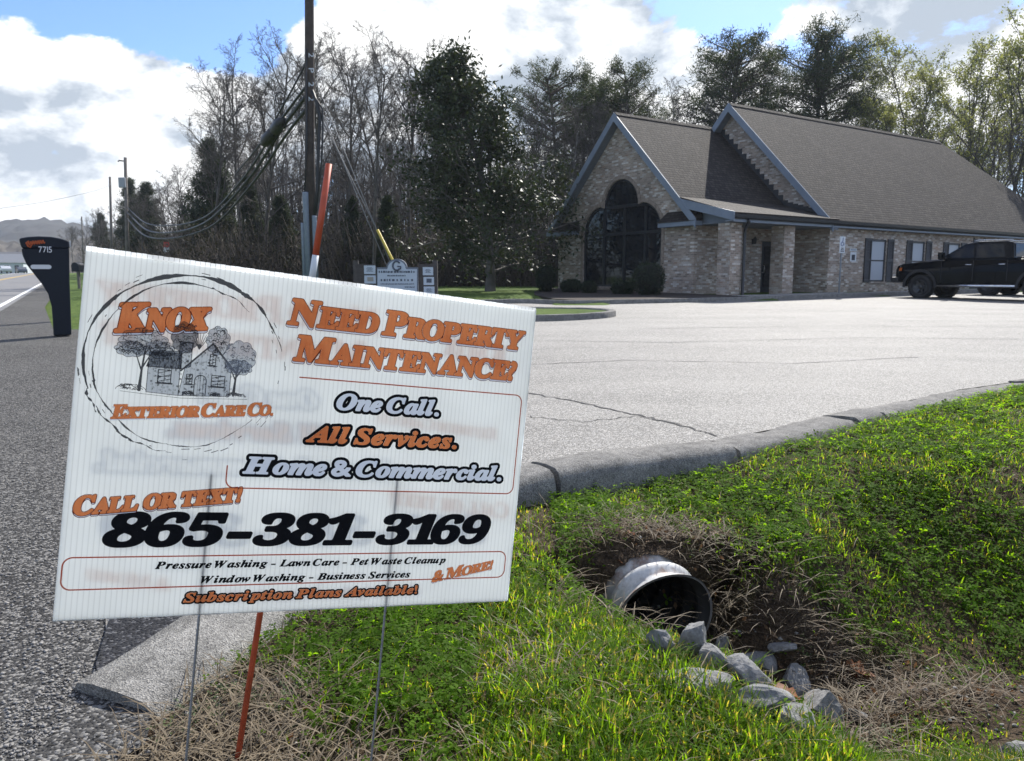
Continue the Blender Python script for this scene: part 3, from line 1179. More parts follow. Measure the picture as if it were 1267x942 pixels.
def glassmat(name, tint=(0.012, 0.014, 0.018), rough=0.03, spec=0.42):
    """dark window glass: mirrors the sky and lets a little of the room through"""
    m = bpy.data.materials.new(name)
    m.use_nodes = True
    t = NT(m.node_tree)
    b = t.n('ShaderNodeBsdfPrincipled')
    b.inputs['Base Color'].default_value = (*tint, 1)
    b.inputs['Roughness'].default_value = rough
    b.inputs['Specular IOR Level'].default_value = spec
    tcn = t.n('ShaderNodeTexCoord')
    bp = t.n('ShaderNodeBump')
    bp.inputs['Strength'].default_value = 0.05
    bp.inputs['Distance'].default_value = 0.02
    t.l(t.noise(tcn.outputs['Object'], 1.2, 2, 0.5), bp.inputs['Height'])
    t.l(bp.outputs[0], b.inputs['Normal'])
    o = t.n('ShaderNodeOutputMaterial')
    t.l(b.outputs[0], o.inputs[0])
    return m


M_BRICK = brickmat('tumbled_brick', (0.35, 0.285, 0.235), (0.43, 0.35, 0.285), (0.42, 0.385, 0.34), (0.62, 0.58, 0.53))
M_SHING = shinglemat()
M_TRIM = pbr('blue_grey_trim', (0.19, 0.23, 0.285), 0.55, var=0.12, vscale=2)
M_SOFF = pbr('soffit', (0.16, 0.18, 0.21), 0.7, var=0.1)
M_DARK = pbr('dark_bronze', (0.022, 0.024, 0.028), 0.45, var=0.2)
M_SHUT = pbr('black_shutter', (0.018, 0.019, 0.023), 0.5, var=0.2)
M_GLASS = glassmat('window_glass')
M_BLIND = pbr('pale_blind', (0.36, 0.40, 0.46), 0.35, spec=0.6)
M_LEAD = pbr('step_flashing', (0.030, 0.032, 0.036), 0.6, var=0.2)
M_WALK = concrete('walk_concrete', (0.30, 0.29, 0.27), (0.38, 0.37, 0.34), 60)
M_MULCH = pbr('mulch', (0.035, 0.024, 0.017), 0.95, var=0.5, vscale=22, bump=0.9, bscale=50)

PSI = 0.997
BO = Vector((6.674, 27.953, 0.428))
bld = thing('office_building', 'tan brick office building with steep brown shingle roofs and an arched dark window', 'building', BO, math.pi / 2 - PSI)
WF, D_, RIDGE, SLF = 8.37, 1.715, 7.26, 0.97


def wallpart(name, ab, mat, outer, holes=(), th=0.14, axis='a', parent=bld):
    """plate standing in the plane a=ab (drawn in b,z) or b=ab (drawn in a,z); thickness goes inward"""
    vs, fs = plate(outer, holes, th)
    mb = MB()
    if axis == 'a':
        mb.add([(ab + th / 2 + v.z, v.x, v.y) for v in vs], fs)
    else:
        mb.add([(v.x, ab + th / 2 + v.z, v.y) for v in vs], fs)
    o = mb.build(name, mat, parent)
    fixn(o.data)
    return o


def fixn(me):
    bm = bmesh.new()
    bm.from_mesh(me)
    bmesh.ops.recalc_face_normals(bm, faces=bm.faces)
    bm.to_mesh(me)
    bm.free()
    me.uv_layers.remove(me.uv_layers[0]) if me.uv_layers else None
    boxuv(me)


def arcpts(cx, cz, r, a0, a1, n=14, rz=None):
    rz = rz or r
    return [(cx + r * math.cos(a0 + (a1 - a0) * i / n), cz + rz * math.sin(a0 + (a1 - a0) * i / n)) for i in range(n + 1)]


PI = math.pi
# outline of the great window: three stepped arches
W0, W1, WB, WSP = 1.70, 6.52, 0.34, 2.50
LOBE = 1.16


def window_outline(g=0.0):
    """counter-clockwise in (b,z); g grows it outward"""
    cR, cL, cc = W0 + LOBE, W1 - LOBE, (W0 + W1) / 2
    rl = LOBE + g
    p = [(W0 - g, WB - g), (W1 + g, WB - g)]
    pts = [(W0 - g, WB - g)]
    # up the right side, over the right lobe to where the middle arch begins
    zt = 3.66 + 0
    ang_r = math.asin(min(1, (zt - WSP) / (LOBE + g)))
    right = arcpts(cR, WSP, rl, PI, PI / 2 + 0.02, 12)
    mid = arcpts(cc, 3.62, 1.06 + g, PI, 0, 22)
    left = arcpts(cL, WSP, rl, PI / 2 - 0.02, 0, 12)
    right = [q for q in right if q[0] < cc - 1.06 - g + .001] + [(cc - 1.06 - g, 3.60 + g * .6)]
    left = [(cc + 1.06 + g, 3.60 + g * .6)] + [q for q in left if q[0] > cc + 1.06 + g - .001]
    return [(W0 - g, WB - g)] + [(W0 - g, WSP)] + right[1:] + mid[1:-1] + left + [(W1 + g, WB - g)]


def roofz(b):
    return RIDGE - SLF * abs(b - WF / 2)


gable = [(0, 0), (WF, 0), (WF, 2.62), (WF, roofz(WF) - 0.12), (WF / 2, RIDGE - 0.14), (0, roofz(0) - 0.12)]
wallpart('front_wall', 0.0, M_BRICK, gable, [window_outline(0.0)], 0.16)
# brick rowlock arch standing a little proud round the window
ring = MB()
inn, out = window_outline(0.012), window_outline(0.16)
n = len(inn)
vs = [(-0.03, b, z) for b, z in inn] + [(-0.03, b, z) for b, z in out] + [(0.02, b, z) for b, z in inn] + [(0.02, b, z) for b, z in out]
fs = []
for i in range(n - 1):
    fs += [(i, i + 1, n + i + 1, n + i), (i, 2 * n + i, 2 * n + i + 1, i + 1), (n + i, n + i + 1, 3 * n + i + 1, 3 * n + i)]
ring.add(vs, fs)
o = ring.build('window_arch', M_ARCH if 'M_ARCH' in globals() else pbr('rowlock_brick', (0.27, 0.22, 0.18), 0.9, var=0.35, vscale=9), bld)
sill = MB().box(-0.08, 0.02, W0 - 0.12, W1 + 0.12, WB - 0.10, WB - 0.004)
sill.build('window_sill', pbr('rowlock_brick', (0.27, 0.22, 0.18)), bld)
big = MB()
o2 = window_outline(-0.004)
i2 = window_outline(-0.085)
n = len(o2)
vs = [(0.04, b, z) for b, z in o2] + [(0.04, b, z) for b, z in i2] + [(0.13, b, z) for b, z in o2] + [(0.13, b, z) for b, z in i2]
fs = []
for i in range(n):
    j = (i + 1) % n
    fs += [(i, j, n + j, n + i), (n + i, n + j, 3 * n + j, 3 * n + i), (2 * n + i, 3 * n + i, 3 * n + j, 2 * n + j), (i, 2 * n + i, 2 * n + j, j)]
big.add(vs, fs)
for b in (2.68, 3.93, 5.20):
    big.box(0.045, 0.125, b - 0.055, b + 0.055, WB + 0.05, 3.62 if b != 3.93 else 3.60)
big.box(0.05, 0.12, W0 + 0.02, W1 - 0.02, WSP - 0.05, WSP + 0.06)
big.box(0.05, 0.12, 2.75, 5.45, 3.54, 3.66)
win = big.build('arched_window', M_DARK, bld)
pv, pf = plate(window_outline(-0.02), [], 0.012)
MB().add([(0.10 + v.z, v.x, v.y) for v in pv], pf).build('pane', M_GLASS, win)
# side walls of the front wing
wallpart('side_wall', 0.02, M_BRICK, [(0.165, 0), (5.54, 0), (5.54, 3.2), (0.165, 3.0)], [[(3.78, 0.03), (4.70, 0.03), (4.70, 2.14), (3.78, 2.14)]], 0.15, 'b')
wallpart('far_side_wall', WF - 0.16, M_BRICK, [(0.165, 0), (5.54, 0), (5.54, 2.9), (0.165, 2.9)], (), 0.15, 'b')
# main hall: gable wall, long wall, back walls
LB = 8.115


def mainz(b):
    return 8.11 - 1.0 * abs(b - 3.2)


wallpart('main_gable_wall', 5.56, M_BRICK, [(-D_, 0), (LB, 0), (LB, mainz(LB) - .15), (3.2, 8.0), (-D_, mainz(-D_) - .15)], (), 0.15)
wins = [(8.40, 9.44), (11.40, 12.38), (14.34, 15.32), (19.0, 20.0), (22.4, 23.4)]
holes = [[(a0, 0.55), (a1, 0.55), (a1, 2.27), (a0, 2.27)] for a0, a1 in wins]
wallpart('long_wall', -D_, M_BRICK, [(5.72, -0.1), (27.2, -0.1), (27.2, 2.62), (5.72, 2.62)], holes, 0.15, 'b')
wallpart('rear_wall', 27.05, M_BRICK, [(-D_ + .16, -0.1), (LB, -0.1), (LB, 2.62), (-D_ + .16, 2.62)], (), 0.15)
wallpart('back_wall', LB, M_BRICK, [(5.72, -0.1), (27.04, -0.1), (27.04, 2.62), (5.72, 2.62)], (), 0.15, 'b')


def sash(a0, a1, z0, z1, lit):
    f = MB()
    y0, y1 = -D_ + 0.03, -D_ + 0.09
    e = 0.003
    f.box(a0 + e, a0 + 0.07, y0, y1, z0 + e, z1 - e).box(a1 - 0.07, a1 - e, y0, y1, z0 + e, z1 - e)
    f.box(a0 + 0.071, a1 - 0.071, y0, y1, z1 - 0.09, z1 - e).box(a0 + 0.071, a1 - 0.071, y0, y1, z0 + e, z0 + 0.07)
    f.box(a0 + 0.071, a1 - 0.071, y0 + .01, y1, (z0 + z1) / 2 - 0.03, (z0 + z1) / 2 + 0.03)
    w = f.build('window', M_DARK, bld)
    MB().box(a0 + 0.06, a1 - 0.06, y1 - 0.035, y1 - 0.02, z0 + 0.06, z1 - 0.06).build('pane', M_BLIND, w)
    MB().box(a0 - 0.08, a1 + 0.08, -D_ - 0.05, -D_ + 0.06, z0 - 0.075, z0 - 0.002).build('sill', M_BRICK, w)


def shutter(a0, a1, z0, z1):
    s = MB()
    y0, y1 = -D_ - 0.045, -D_ - 0.004
    s.box(a0, a0 + 0.06, y0, y1, z0, z1).box(a1 - 0.06, a1, y0, y1, z0, z1)
    zm = (z0 + z1) / 2
    for za, zb in ((z0, z0 + 0.09), (zm - 0.05, zm + 0.05), (z1 - 0.09, z1)):
        s.box(a0 + .061, a1 - .061, y0, y1, za, zb)
    k = 0
    for za, zb in ((z0 + .09, zm - .05), (zm + .05, z1 - .09)):
        n = 12
        for i in range(n):
            z = za + (zb - za) * i / n
            s.add([(a0 + .06, y0 + .008, z), (a1 - .06, y0 + .008, z), (a1 - .06, y1 - .006, z + (zb - za) / n), (a0 + .06, y1 - .006, z + (zb - za) / n)], [(0, 1, 2, 3)])
    s.build('shutter', M_SHUT, bld)


for i, (a0, a1) in enumerate(wins):
    sash(a0, a1, 0.55, 2.27, i)
    shutter(a0 - 0.50, a0 - 0.05, 0.53, 2.29)
    shutter(a1 + 0.05, a1 + 0.50, 0.53, 2.29)
MB().box(16.5, 17.4, -D_ - .03, -D_ - .002, 0.0, 2.5).box(16.42, 16.5, -D_ - .05, -D_ - .003, 0, 2.55).box(17.4, 17.48, -D_ - .05, -D_ - .003, 0, 2.55).build('side_door', M_DARK, bld)

# porch: two brick piers, ceiling, door, wall lamp
for a0, a1, b0 in ((-0.02, 0.56, -D_), (2.86, 3.46, -D_)):
    MB().box(a0, a1, b0, b0 + 0.58, -0.05, 2.60).build('porch_pier', M_BRICK, bld)
dr = MB().box(3.79, 4.69, 0.07, 0.12, 0.04, 2.13).build('door', M_DARK, bld)
MB().box(3.98, 4.50, 0.045, 0.069, 0.35, 1.95).build('door_pane', M_GLASS, dr)
MB().tube([(3.9, 0.03, 0.9), (3.9, -0.03, 0.9), (3.9, -0.03, 1.2), (3.9, 0.03, 1.2)], 0.012, 8).tube([(3.9, 0.07, 0.92), (3.9, 0.03, 0.92)], .01, 6).build('door_handle', pbr('brushed_steel', (0.5, 0.5, 0.5), 0.3, 1.0), dr)
wl = MB().box(3.16, 3.26, -0.02, 0.018, 2.0, 2.2)
wl.lathe([(0.02, 0.0), (0.06, 0.03), (0.07, 0.2), (0.03, 0.26), (0.01, 0.3)], 'z', 10, (3.21, -0.10, 2.0))
wl.build('wall_lamp', M_DARK, bld)
MB().box(-0.02, 5.54, -D_ + 0.01, 0.016, 2.605, 2.66).build('porch_ceiling', M_SOFF, bld)
# porch end closed with siding under its roof slope
EAV_B, EAV_Z = -2.11, 2.92
BRK_B = 0.45
BRK_Z = roofz(BRK_B)


def porchz(b):
    return EAV_Z + (BRK_Z - EAV_Z) * (b - EAV_B) / (BRK_B - EAV_B)


MB().ext([(0.10, -D_ - 0.02, 2.67), (0.10, -0.004, 2.67), (0.10, -0.004, porchz(0) - 0.15), (0.10, -D_ - 0.02, porchz(-D_) - 0.15)], (0.06, 0, 0)).build('porch_gable_siding', M_TRIM, bld)
MB().box(0.17, 5.54, -D_ - 0.02, -D_ + 0.10, 2.665, 2.80).build('porch_beam', M_TRIM, bld)

# roofs: each slope a slab
TH = 0.13


def slab(pts, th=TH):
    return MB().ext(pts, (0, 0, -th))


A0, A1 = -0.36, 5.545
LE = WF + 0.32
roof = slab([(A0, WF / 2, RIDGE), (A1 + 2.7, WF / 2, RIDGE), (A1, LE, roofz(LE)), (A0, LE, roofz(LE))])
roof = MB().ext([(A0, WF / 2, RIDGE), (A1, WF / 2, RIDGE), (A1, LE, roofz(LE)), (A0, LE, roofz(LE))], (0, 0, -TH))
roof.ext([(A0, BRK_B, BRK_Z), (A1, BRK_B, BRK_Z), (A1, WF / 2 - 0.001, RIDGE), (A0, WF / 2 - 0.001, RIDGE)], (0, 0, -TH))
roof.ext([(A0, EAV_B, EAV_Z), (A1, EAV_B, EAV_Z), (A1, BRK_B - .001, BRK_Z), (A0, BRK_B - .001, BRK_Z)], (0, 0, -TH))
# the steep slope's tail in front of the porch slope (over the right cornice)
roof.ext([(A0, -0.34, roofz(-0.34)), (A0 + 0.34, -0.34, roofz(-0.34)), (A0 + 0.34, BRK_B - .002, BRK_Z - .003), (A0, BRK_B - .002, BRK_Z - .003)], (0, 0, -0.06))
r1 = roof.build('front_roof', M_SHING, bld)
cap = MB()
for i in range(22):
    a = A0 + i * (A1 - A0) / 22
    w = (A1 - A0) / 22 + .02
    for s in (1, -1):
        z0, z1 = RIDGE + .028, RIDGE + .022 - SLF * 0.14
        cap.add([(a, WF / 2, z0 + .006), (a + w, WF / 2, z0), (a + w, WF / 2 + s * .15, z1), (a, WF / 2 + s * .15, z1 + .006)], [(0, 1, 2, 3)[::s]])
cap.build('ridge_cap', M_SHING, r1)
MA, ME = 5.17, 22.0
RE = 3.2 + 5.31
mr = MB()
mr.ext([(MA, 3.2, 8.11), (ME, 3.2, 8.11), (ME + 5.3, -2.11, 2.80), (MA, -2.11, 2.80)], (0, 0, -TH))
mr.ext([(MA, 3.2, 8.11), (ME, 3.2, 8.11), (ME + 5.3, RE, 2.80), (MA, RE, 2.80)], (0, 0, -TH))
mr.ext([(ME, 3.2, 8.11), (ME + 5.3, -2.11, 2.80), (ME + 5.3, RE, 2.80)], (0, 0, -TH))
r2 = mr.build('main_roof', M_SHING, bld)
cap = MB()
for i in range(60):
    a = MA + i * (ME - MA) / 60
    w = (ME - MA) / 60 + .02
    for s in (1, -1):
        cap.add([(a, 3.2, 8.11 + .034), (a + w, 3.2, 8.11 + .028), (a + w, 3.2 + s * .15, 8.11 - .12), (a, 3.2 + s * .15, 8.11 - .114)], [(0, 1, 2, 3)[::s]])
cap.build('ridge_cap', M_SHING, r2)


def fascia(pts_bz, a, w, th, name, drop=0.0):
    """board under a rake: follows (b,z) points in the plane a, w deep, th thick"""
    mb = MB()
    for (b0, z0), (b1, z1) in zip(pts_bz[:-1], pts_bz[1:]):
        mb.ext([(a, b0, z0), (a, b1, z1), (a, b1, z1 - w), (a, b0, z0 - w)], (th, 0, 0))
    return mb.build(name, M_TRIM, bld)


fascia([(-0.40, roofz(-0.40) + .0), (WF / 2, RIDGE + .005), (WF + 0.40, roofz(WF + 0.40))], A0 - 0.045, 0.34, 0.044, 'rake_board')
fascia([(BRK_B + .02, BRK_Z - .05), (EAV_B - 0.02, EAV_Z + .01)], A0 - 0.020, 0.30, 0.05, 'porch_rake_board')
fascia([(-2.13, 2.79), (3.2, 8.12), (RE, 2.80)], MA - 0.045, 0.36, 0.044, 'rake_board')
# soffits under the rakes
sf = MB()
for s in (1, -1):
    e = WF / 2 + s * (WF / 2 + .30)
    sf.ext([(A0 + .004, WF / 2, RIDGE - .30), (-0.004, WF / 2, RIDGE - .30), (-0.004, e, roofz(e) - .30), (A0 + .004, e, roofz(e) - .30)], (0, 0, 0.06))
sf.build('rake_soffit', M_SOFF, bld)
sf = MB()
for s in (1, -1):
    e = 3.2 + s * 5.28
    sf.ext([(MA + .004, 3.2, 7.80), (5.552, 3.2, 7.80), (5.552, e, mainz(e) - .31), (MA + .004, e, mainz(e) - .31)], (0, 0, 0.06))
sf.build('rake_soffit', M_SOFF, bld)
# cornice returns with their small sloped caps
for b0, b1, s in ((-0.36, 1.52, 1), (6.85, 8.73, -1)):
    c = MB()
    c.box(A0 - .03, -0.004, b0, b1, 2.58, 2.74)
    MBc = c.build('cornice_return', M_TRIM, bld)
    e0, e1 = (b0, b1)
    k = MB()
    k.ext([(A0 - .06, b0 - .02, 2.745), (A0 - .06, b1 + .03, 2.745), (-0.004, b1 - 0.10, 3.18), (-0.004, b0 + 0.10, 3.18)], (0, 0, -0.001))
    k.v, k.f, k.sm = [], [], []
    k.add([(A0 - .06, b0 - .02, 2.745), (A0 - .06, b1 + .03, 2.745), (-0.004, b1 + .03, 2.745), (-0.004, b0 - .02, 2.745), (-0.006, b0 + 0.02, 3.16), (-0.006, b1 - 0.10, 3.16)],
          [(0, 1, 5, 4), (1, 2, 5), (0, 4, 3), (3, 4, 5, 2), (0, 3, 2, 1)])
    k.build('cornice_cap', M_SHING, MBc)
# eave boxes, gutters, downspout
ev = MB().box(A1 - 5.9, 27.2, -2.075, -D_ - 0.004, 2.625, 2.66)
ev.box(A1 - 5.9, 27.2, -2.10, -2.076, 2.60, 2.80)
ev.build('eave_fascia', M_TRIM, bld)
gt = MB()
gp = [(-2.104, 2.84), (-2.104, 2.70), (-2.16, 2.69), (-2.22, 2.74), (-2.24, 2.84), (-2.228, 2.84), (-2.208, 2.75), (-2.155, 2.705), (-2.115, 2.71), (-2.115, 2.84)]
gt.ext([(A0 + 0.02, b, z) for b, z in gp], (27.6, 0, 0))
gt.build('gutter', M_DARK, bld)
dsx = 0.64
MB().tube([(dsx - .3, -2.17, 2.69), (dsx - .3, -2.17, 2.60), (dsx - .05, -D_ - .10, 2.42), (dsx - .05, -D_ - .085, 2.2), (dsx - .05, -D_ - .085, 0.12), (dsx - 0.05, -D_ - .2, 0.03)], 0.055, 8).build('downspout', M_DARK, bld)
# stepped flashing up the main gable where the lower roof runs into it
fl = MB()
bb = BRK_B - 0.1
pts = []
b = -0.9
step = 0.245
prev = None
poly = []
b = WF / 2
while b > -1.6:
    zr = roofz(b) if b > BRK_B else porchz(b)
    nb = b - step
    zn = roofz(nb) if nb > BRK_B else porchz(nb)
    if abs(zr - zn) > 0.12:
        fl.box(5.552, 5.559, nb - .0, b - .002, zn - 0.05, zr + 0.13)
    else:
        fl.box(5.552, 5.559, nb, b - .002, zn - 0.05, zr + 0.14)
    b = nb
fl.build('step_flashing', M_LEAD, bld)
MB().box(-0.05, 5.6, -D_ - 0.35, 0.0, -0.25, -0.02).box(5.6, 27, -D_ - .9, -D_ - .01, -0.3, -0.03).build('foundation_slab', M_WALK, bld)


def Lw(a, b, z=0.0):
    c, s = math.cos(math.pi / 2 - PSI), math.sin(math.pi / 2 - PSI)
    return (BO.x + a * c - b * s, BO.y + a * s + b * c, BO.z + z)


def sheet3(name, pts, mat, kind='structure', th=0.12):
    o = MB().ext(pts, (0, 0, -th)).build(name, mat)
    return tag(o, kind=kind)


# walk along the porch and the long wall, mulch bed before the big window
wk = [Lw(-0.3, -D_ - 1.35), Lw(27.5, -D_ - 1.45), Lw(27.5, -D_ - .95), Lw(5.5, -D_ - .95), Lw(5.5, -D_ - .38), Lw(-0.3, -D_ - .38)]
sheet3('building_walk', [(x, y, pz(x, y) + 0.135) for x, y, z in wk], M_WALK)
bd = [Lw(-0.02, -D_ - .3), Lw(-0.02, WF + .9), (0.9, 30.5, 0), (0.8, 27, 0), (1.3, 23.4, 0), (2.0, 22.5, 0), (3.3, 22.98, 0), (5.4, 23.82, 0), (8.1, 25.5, 0)]
sheet3('mulch_bed', [(x, y, pz(x, y) + 0.125) for x, y, z in bd], M_MULCH)

# small accessible-parking sign on its post, and the notice on the wall behind it
M_POST = pbr('galvanised_post', (0.30, 0.32, 0.34), 0.45, 0.6, var=0.1)
M_SIGNW = pbr('sign_white', (0.62, 0.66, 0.70), 0.5)
M_SIGNB = pbr('sign_blue', (0.05, 0.10, 0.28), 0.5)
M_INK = pbr('sign_ink', (0.03, 0.035, 0.05), 0.6)

# ------------------------------------------------------------------ lettering: outlines rasterised, thickened, traced back to flat meshes
_gl = {}


def glyph(ch):
    """triangles (n,3,2) of one character of Blender's built-in type"""
    if ch in _gl:
        return _gl[ch]
    cu = bpy.data.curves.new('glyph', 'FONT')
    cu.body = ch
    cu.resolution_u = 6
    ob = bpy.data.objects.new('glyph', cu)
    COL.objects.link(ob)
    bpy.context.view_layer.update()
    me = ob.to_mesh()
    me.calc_loop_triangles()
    co = np.array([v.co[:2] for v in me.vertices], float).reshape(-1, 2)
    tr = np.array([t.vertices[:] for t in me.loop_triangles], int).reshape(-1, 3)
    g = co[tr] if len(tr) else np.zeros((0, 3, 2))
    ob.to_mesh_clear()
    bpy.data.objects.remove(ob)
    bpy.data.curves.remove(cu)
    _gl[ch] = g
    return g


def serif(ch, italic=False):
    o = ord(ch)
    if 'A' <= ch <= 'Z':
        return chr((0x1D468 if italic else 0x1D400) + o - 65)
    if 'a' <= ch <= 'z':
        return chr((0x1D482 if italic else 0x1D41A) + o - 97)
    if '0' <= ch <= '9':
        return chr(0x1D7CE + o - 48)
    return ch


LAST_OF = [None]


def lay(text, small=None, italic=False, gap=0.06, space=0.30, face='serif', shear=0.0, oneup=False):
    """one line of type: triangles, with capitals 1 high; small = scale of letters after a word's first"""
    cap = None
    E_ = glyph(serif('E') if face == 'serif' else 'E')
    cap = E_[..., 1].max()
    x = 0.0
    out = []
    first = True
    for ch in text:
        if ch == ' ':
            x += space
            first = not oneup
            continue
        c = ch.upper() if small else ch
        g = glyph(serif(c, italic) if face == 'serif' else c) / cap
        if len(g) == 0:
            continue
        s = 1.0 if (not small or first) else small
        g = g * s
        if ch == '-':
            x += 0.10
            g = g * np.array([1.25, 1.0])
        g = g.copy()
        g[..., 0] += shear * g[..., 1]
        x0 = g[..., 0].min()
        if ch in '?!.':
            x += 0.07
        base0 = x0 - shear * 0
        w = g[..., 0].max() - x0 - shear * s * 0.85
        g[..., 0] += x - x0
        out.append(g)
        x += w + gap + (0.12 if ch == '-' else 0)
        first = False
    LAST_OF[0] = np.concatenate([np.full(len(g), i) for i, g in enumerate(out)])
    return np.concatenate(out)


RES = 0.3


def raster(tri, pad):
    """coverage image of triangles given in mm; returns image and its origin"""
    SS = RES / 2
    lo = tri.reshape(-1, 2).min(0) - pad
    hi = tri.reshape(-1, 2).max(0) + pad
    n = np.ceil((hi - lo) / RES).astype(int) + 1
    A = np.zeros((n[1] * 2, n[0] * 2), bool)
    for T in (tri - lo) / SS:
        a, b = np.floor(T.min(0)).astype(int), np.ceil(T.max(0)).astype(int) + 1
        xs = np.arange(max(a[0], 0), min(b[0], A.shape[1])) + 0.5
        ys = np.arange(max(a[1], 0), min(b[1], A.shape[0])) + 0.5
        if len(xs) == 0 or len(ys) == 0:
            continue
        X, Y = np.meshgrid(xs, ys)
        s = []
        for i in range(3):
            p, q = T[i], T[(i + 1) % 3]
            s.append((q[0] - p[0]) * (Y - p[1]) - (q[1] - p[1]) * (X - p[0]))
        ins = ((s[0] >= -1e-9) & (s[1] >= -1e-9) & (s[2] >= -1e-9)) | ((s[0] <= 1e-9) & (s[1] <= 1e-9) & (s[2] <= 1e-9))
        A[int(ys[0]):int(ys[0]) + len(ys), int(xs[0]):int(xs[0]) + len(xs)] |= ins
    A = A.astype(np.float32)
    A = (A[::2, ::2] + A[1::2, ::2] + A[::2, 1::2] + A[1::2, 1::2]) / 4
    return A, lo


def dilate(A, r):
    r = r / RES
    if r < 0.3:
        return A
    B = A.copy()
    k = int(math.ceil(r))
    for dy in range(-k, k + 1):
        for dx in range(-k, k + 1):
            q = math.hypot(dx, dy)
            if q > r + 0.5 or (q < r - 1.2 and (dx + dy) % 3):
                continue
            f = min(1.0, r + 0.5 - q)
            ya, yb = max(dy, 0), A.shape[0] + min(dy, 0)
            xa, xb = max(dx, 0), A.shape[1] + min(dx, 0)
            np.maximum(B[ya:yb, xa:xb], A[ya - dy:yb - dy, xa - dx:xb - dx] * f, out=B[ya:yb, xa:xb])
    return B


def shift(A, dx, dy):
    dx, dy = int(round(dx / RES)), int(round(dy / RES))
    B = np.zeros_like(A)
    ya, yb = max(dy, 0), A.shape[0] + min(dy, 0)
    xa, xb = max(dx, 0), A.shape[1] + min(dx, 0)
    B[ya:yb, xa:xb] = A[ya - dy:yb - dy, xa - dx:xb - dx]
    return B


def trace(A, lo):
    """marching squares: flat polygons covering A > 0.5 (mm)"""
    A = np.pad(A, 1)
    B = A.copy()
    B[1:-1, 1:-1] = (A[1:-1, 1:-1] * 4 + A[:-2, 1:-1] + A[2:, 1:-1] + A[1:-1, :-2] + A[1:-1, 2:]) / 8
    A = B
    ox, oy = lo[0] - RES + RES / 2, lo[1] - RES + RES / 2
    I = A > 0.5
    cnt = I[:-1, :-1].astype(int) + I[1:, :-1] + I[:-1, 1:] + I[1:, 1:]
    full = cnt == 4
    V, F = [], []
    for y in range(full.shape[0]):
        row = full[y]
        if not row.any():
            continue
        dlt = np.diff(np.concatenate([[0], row.astype(int), [0]]))
        for a, b in zip(np.where(dlt == 1)[0], np.where(dlt == -1)[0]):
            k = len(V)
            V += [(ox + a * RES, oy + y * RES), (ox + b * RES, oy + y * RES), (ox + b * RES, oy + (y + 1) * RES), (ox + a * RES, oy + (y + 1) * RES)]
            F.append((k, k + 1, k + 2, k + 3))
    ys, xs = np.where((cnt > 0) & (cnt < 4))
    for y, x in zip(ys.tolist(), xs.tolist()):
        c = ((0, 0), (1, 0), (1, 1), (0, 1))
        v = [float(A[y + q[1], x + q[0]]) for q in c]
        pts = []
        for i in range(4):
            j = (i + 1) % 4
            if v[i] > 0.5:
                pts.append(c[i])
            if (v[i] > 0.5) != (v[j] > 0.5):
                t = (0.5 - v[i]) / (v[j] - v[i])
                pts.append((c[i][0] + (c[j][0] - c[i][0]) * t, c[i][1] + (c[j][1] - c[i][1]) * t))
        if len(pts) >= 3:
            k = len(V)
            V += [(ox + (x + p[0]) * RES, oy + (y + p[1]) * RES) for p in pts]
            F.append(tuple(range(k, k + len(pts))))
    return V, F


class Print:
    """flat ink layers on a panel; each layer one mesh a hair above the one below"""
    def __init__(self):
        self.L = {}

    def put(self, layer, V, F, f=lambda p: p):
        self.L.setdefault(layer, ([], []))
        v, fs = self.L[layer]
        o = len(v)
        v += [f(p) for p in V]
        fs += [tuple(i + o for i in q) for q in F]


def strokes_img(strokes, pad=2.0):
    """ink image of polylines [(points, width or widths)] in mm"""
    allp = np.array([p for s, w in strokes for p in s], float)
    mw = max(np.max(w) for s, w in strokes)
    lo = allp.min(0) - mw - pad
    hi = allp.max(0) + mw + pad
    n = np.ceil((hi - lo) / RES).astype(int) + 1
    A = np.zeros((n[1], n[0]), np.float32)
    for s, w in strokes:
        s = np.asarray(s, float)
        w = np.broadcast_to(np.asarray(w, float), (len(s),))
        for (p, q, wa, wb) in zip(s[:-1], s[1:], w[:-1], w[1:]):
            m = max(wa, wb) / 2 + RES * 1.5
            a = np.floor((np.minimum(p, q) - m - lo) / RES).astype(int)
            b = np.ceil((np.maximum(p, q) + m - lo) / RES).astype(int) + 1
            a = np.maximum(a, 0)
            xs = lo[0] + (np.arange(a[0], min(b[0], n[0])) + 0.5) * RES
            ys = lo[1] + (np.arange(a[1], min(b[1], n[1])) + 0.5) * RES
            X, Y = np.meshgrid(xs, ys)
            d = q - p
            L2 = max(d @ d, 1e-9)
            t = np.clip(((X - p[0]) * d[0] + (Y - p[1]) * d[1]) / L2, 0, 1)
            dist = np.hypot(X - p[0] - t * d[0], Y - p[1] - t * d[1])
            c = np.clip(0.5 + ((wa + (wb - wa) * t) / 2 - dist) / RES, 0, 1)
            S = A[a[1]:a[1] + len(ys), a[0]:a[0] + len(xs)]
            np.maximum(S, c, out=S)
    return A, lo


# ------------------------------------------------------------------ the yard sign
EX = Vector((0.90297, 0.40517, -0.13820)).normalized()
EY = Vector((0.09870, 0.11910, 0.98866))
EY = (EY - EX * EY.dot(EX)).normalized()
EZ = EX.cross(EY)
S0 = Vector((-0.5590, 0.8670, CAM_H - 0.4122))
SMAT = Matrix((EX, EY, EZ)).transposed().to_4x4()
SW, SH, ST = 0.610, 0.457, 0.004


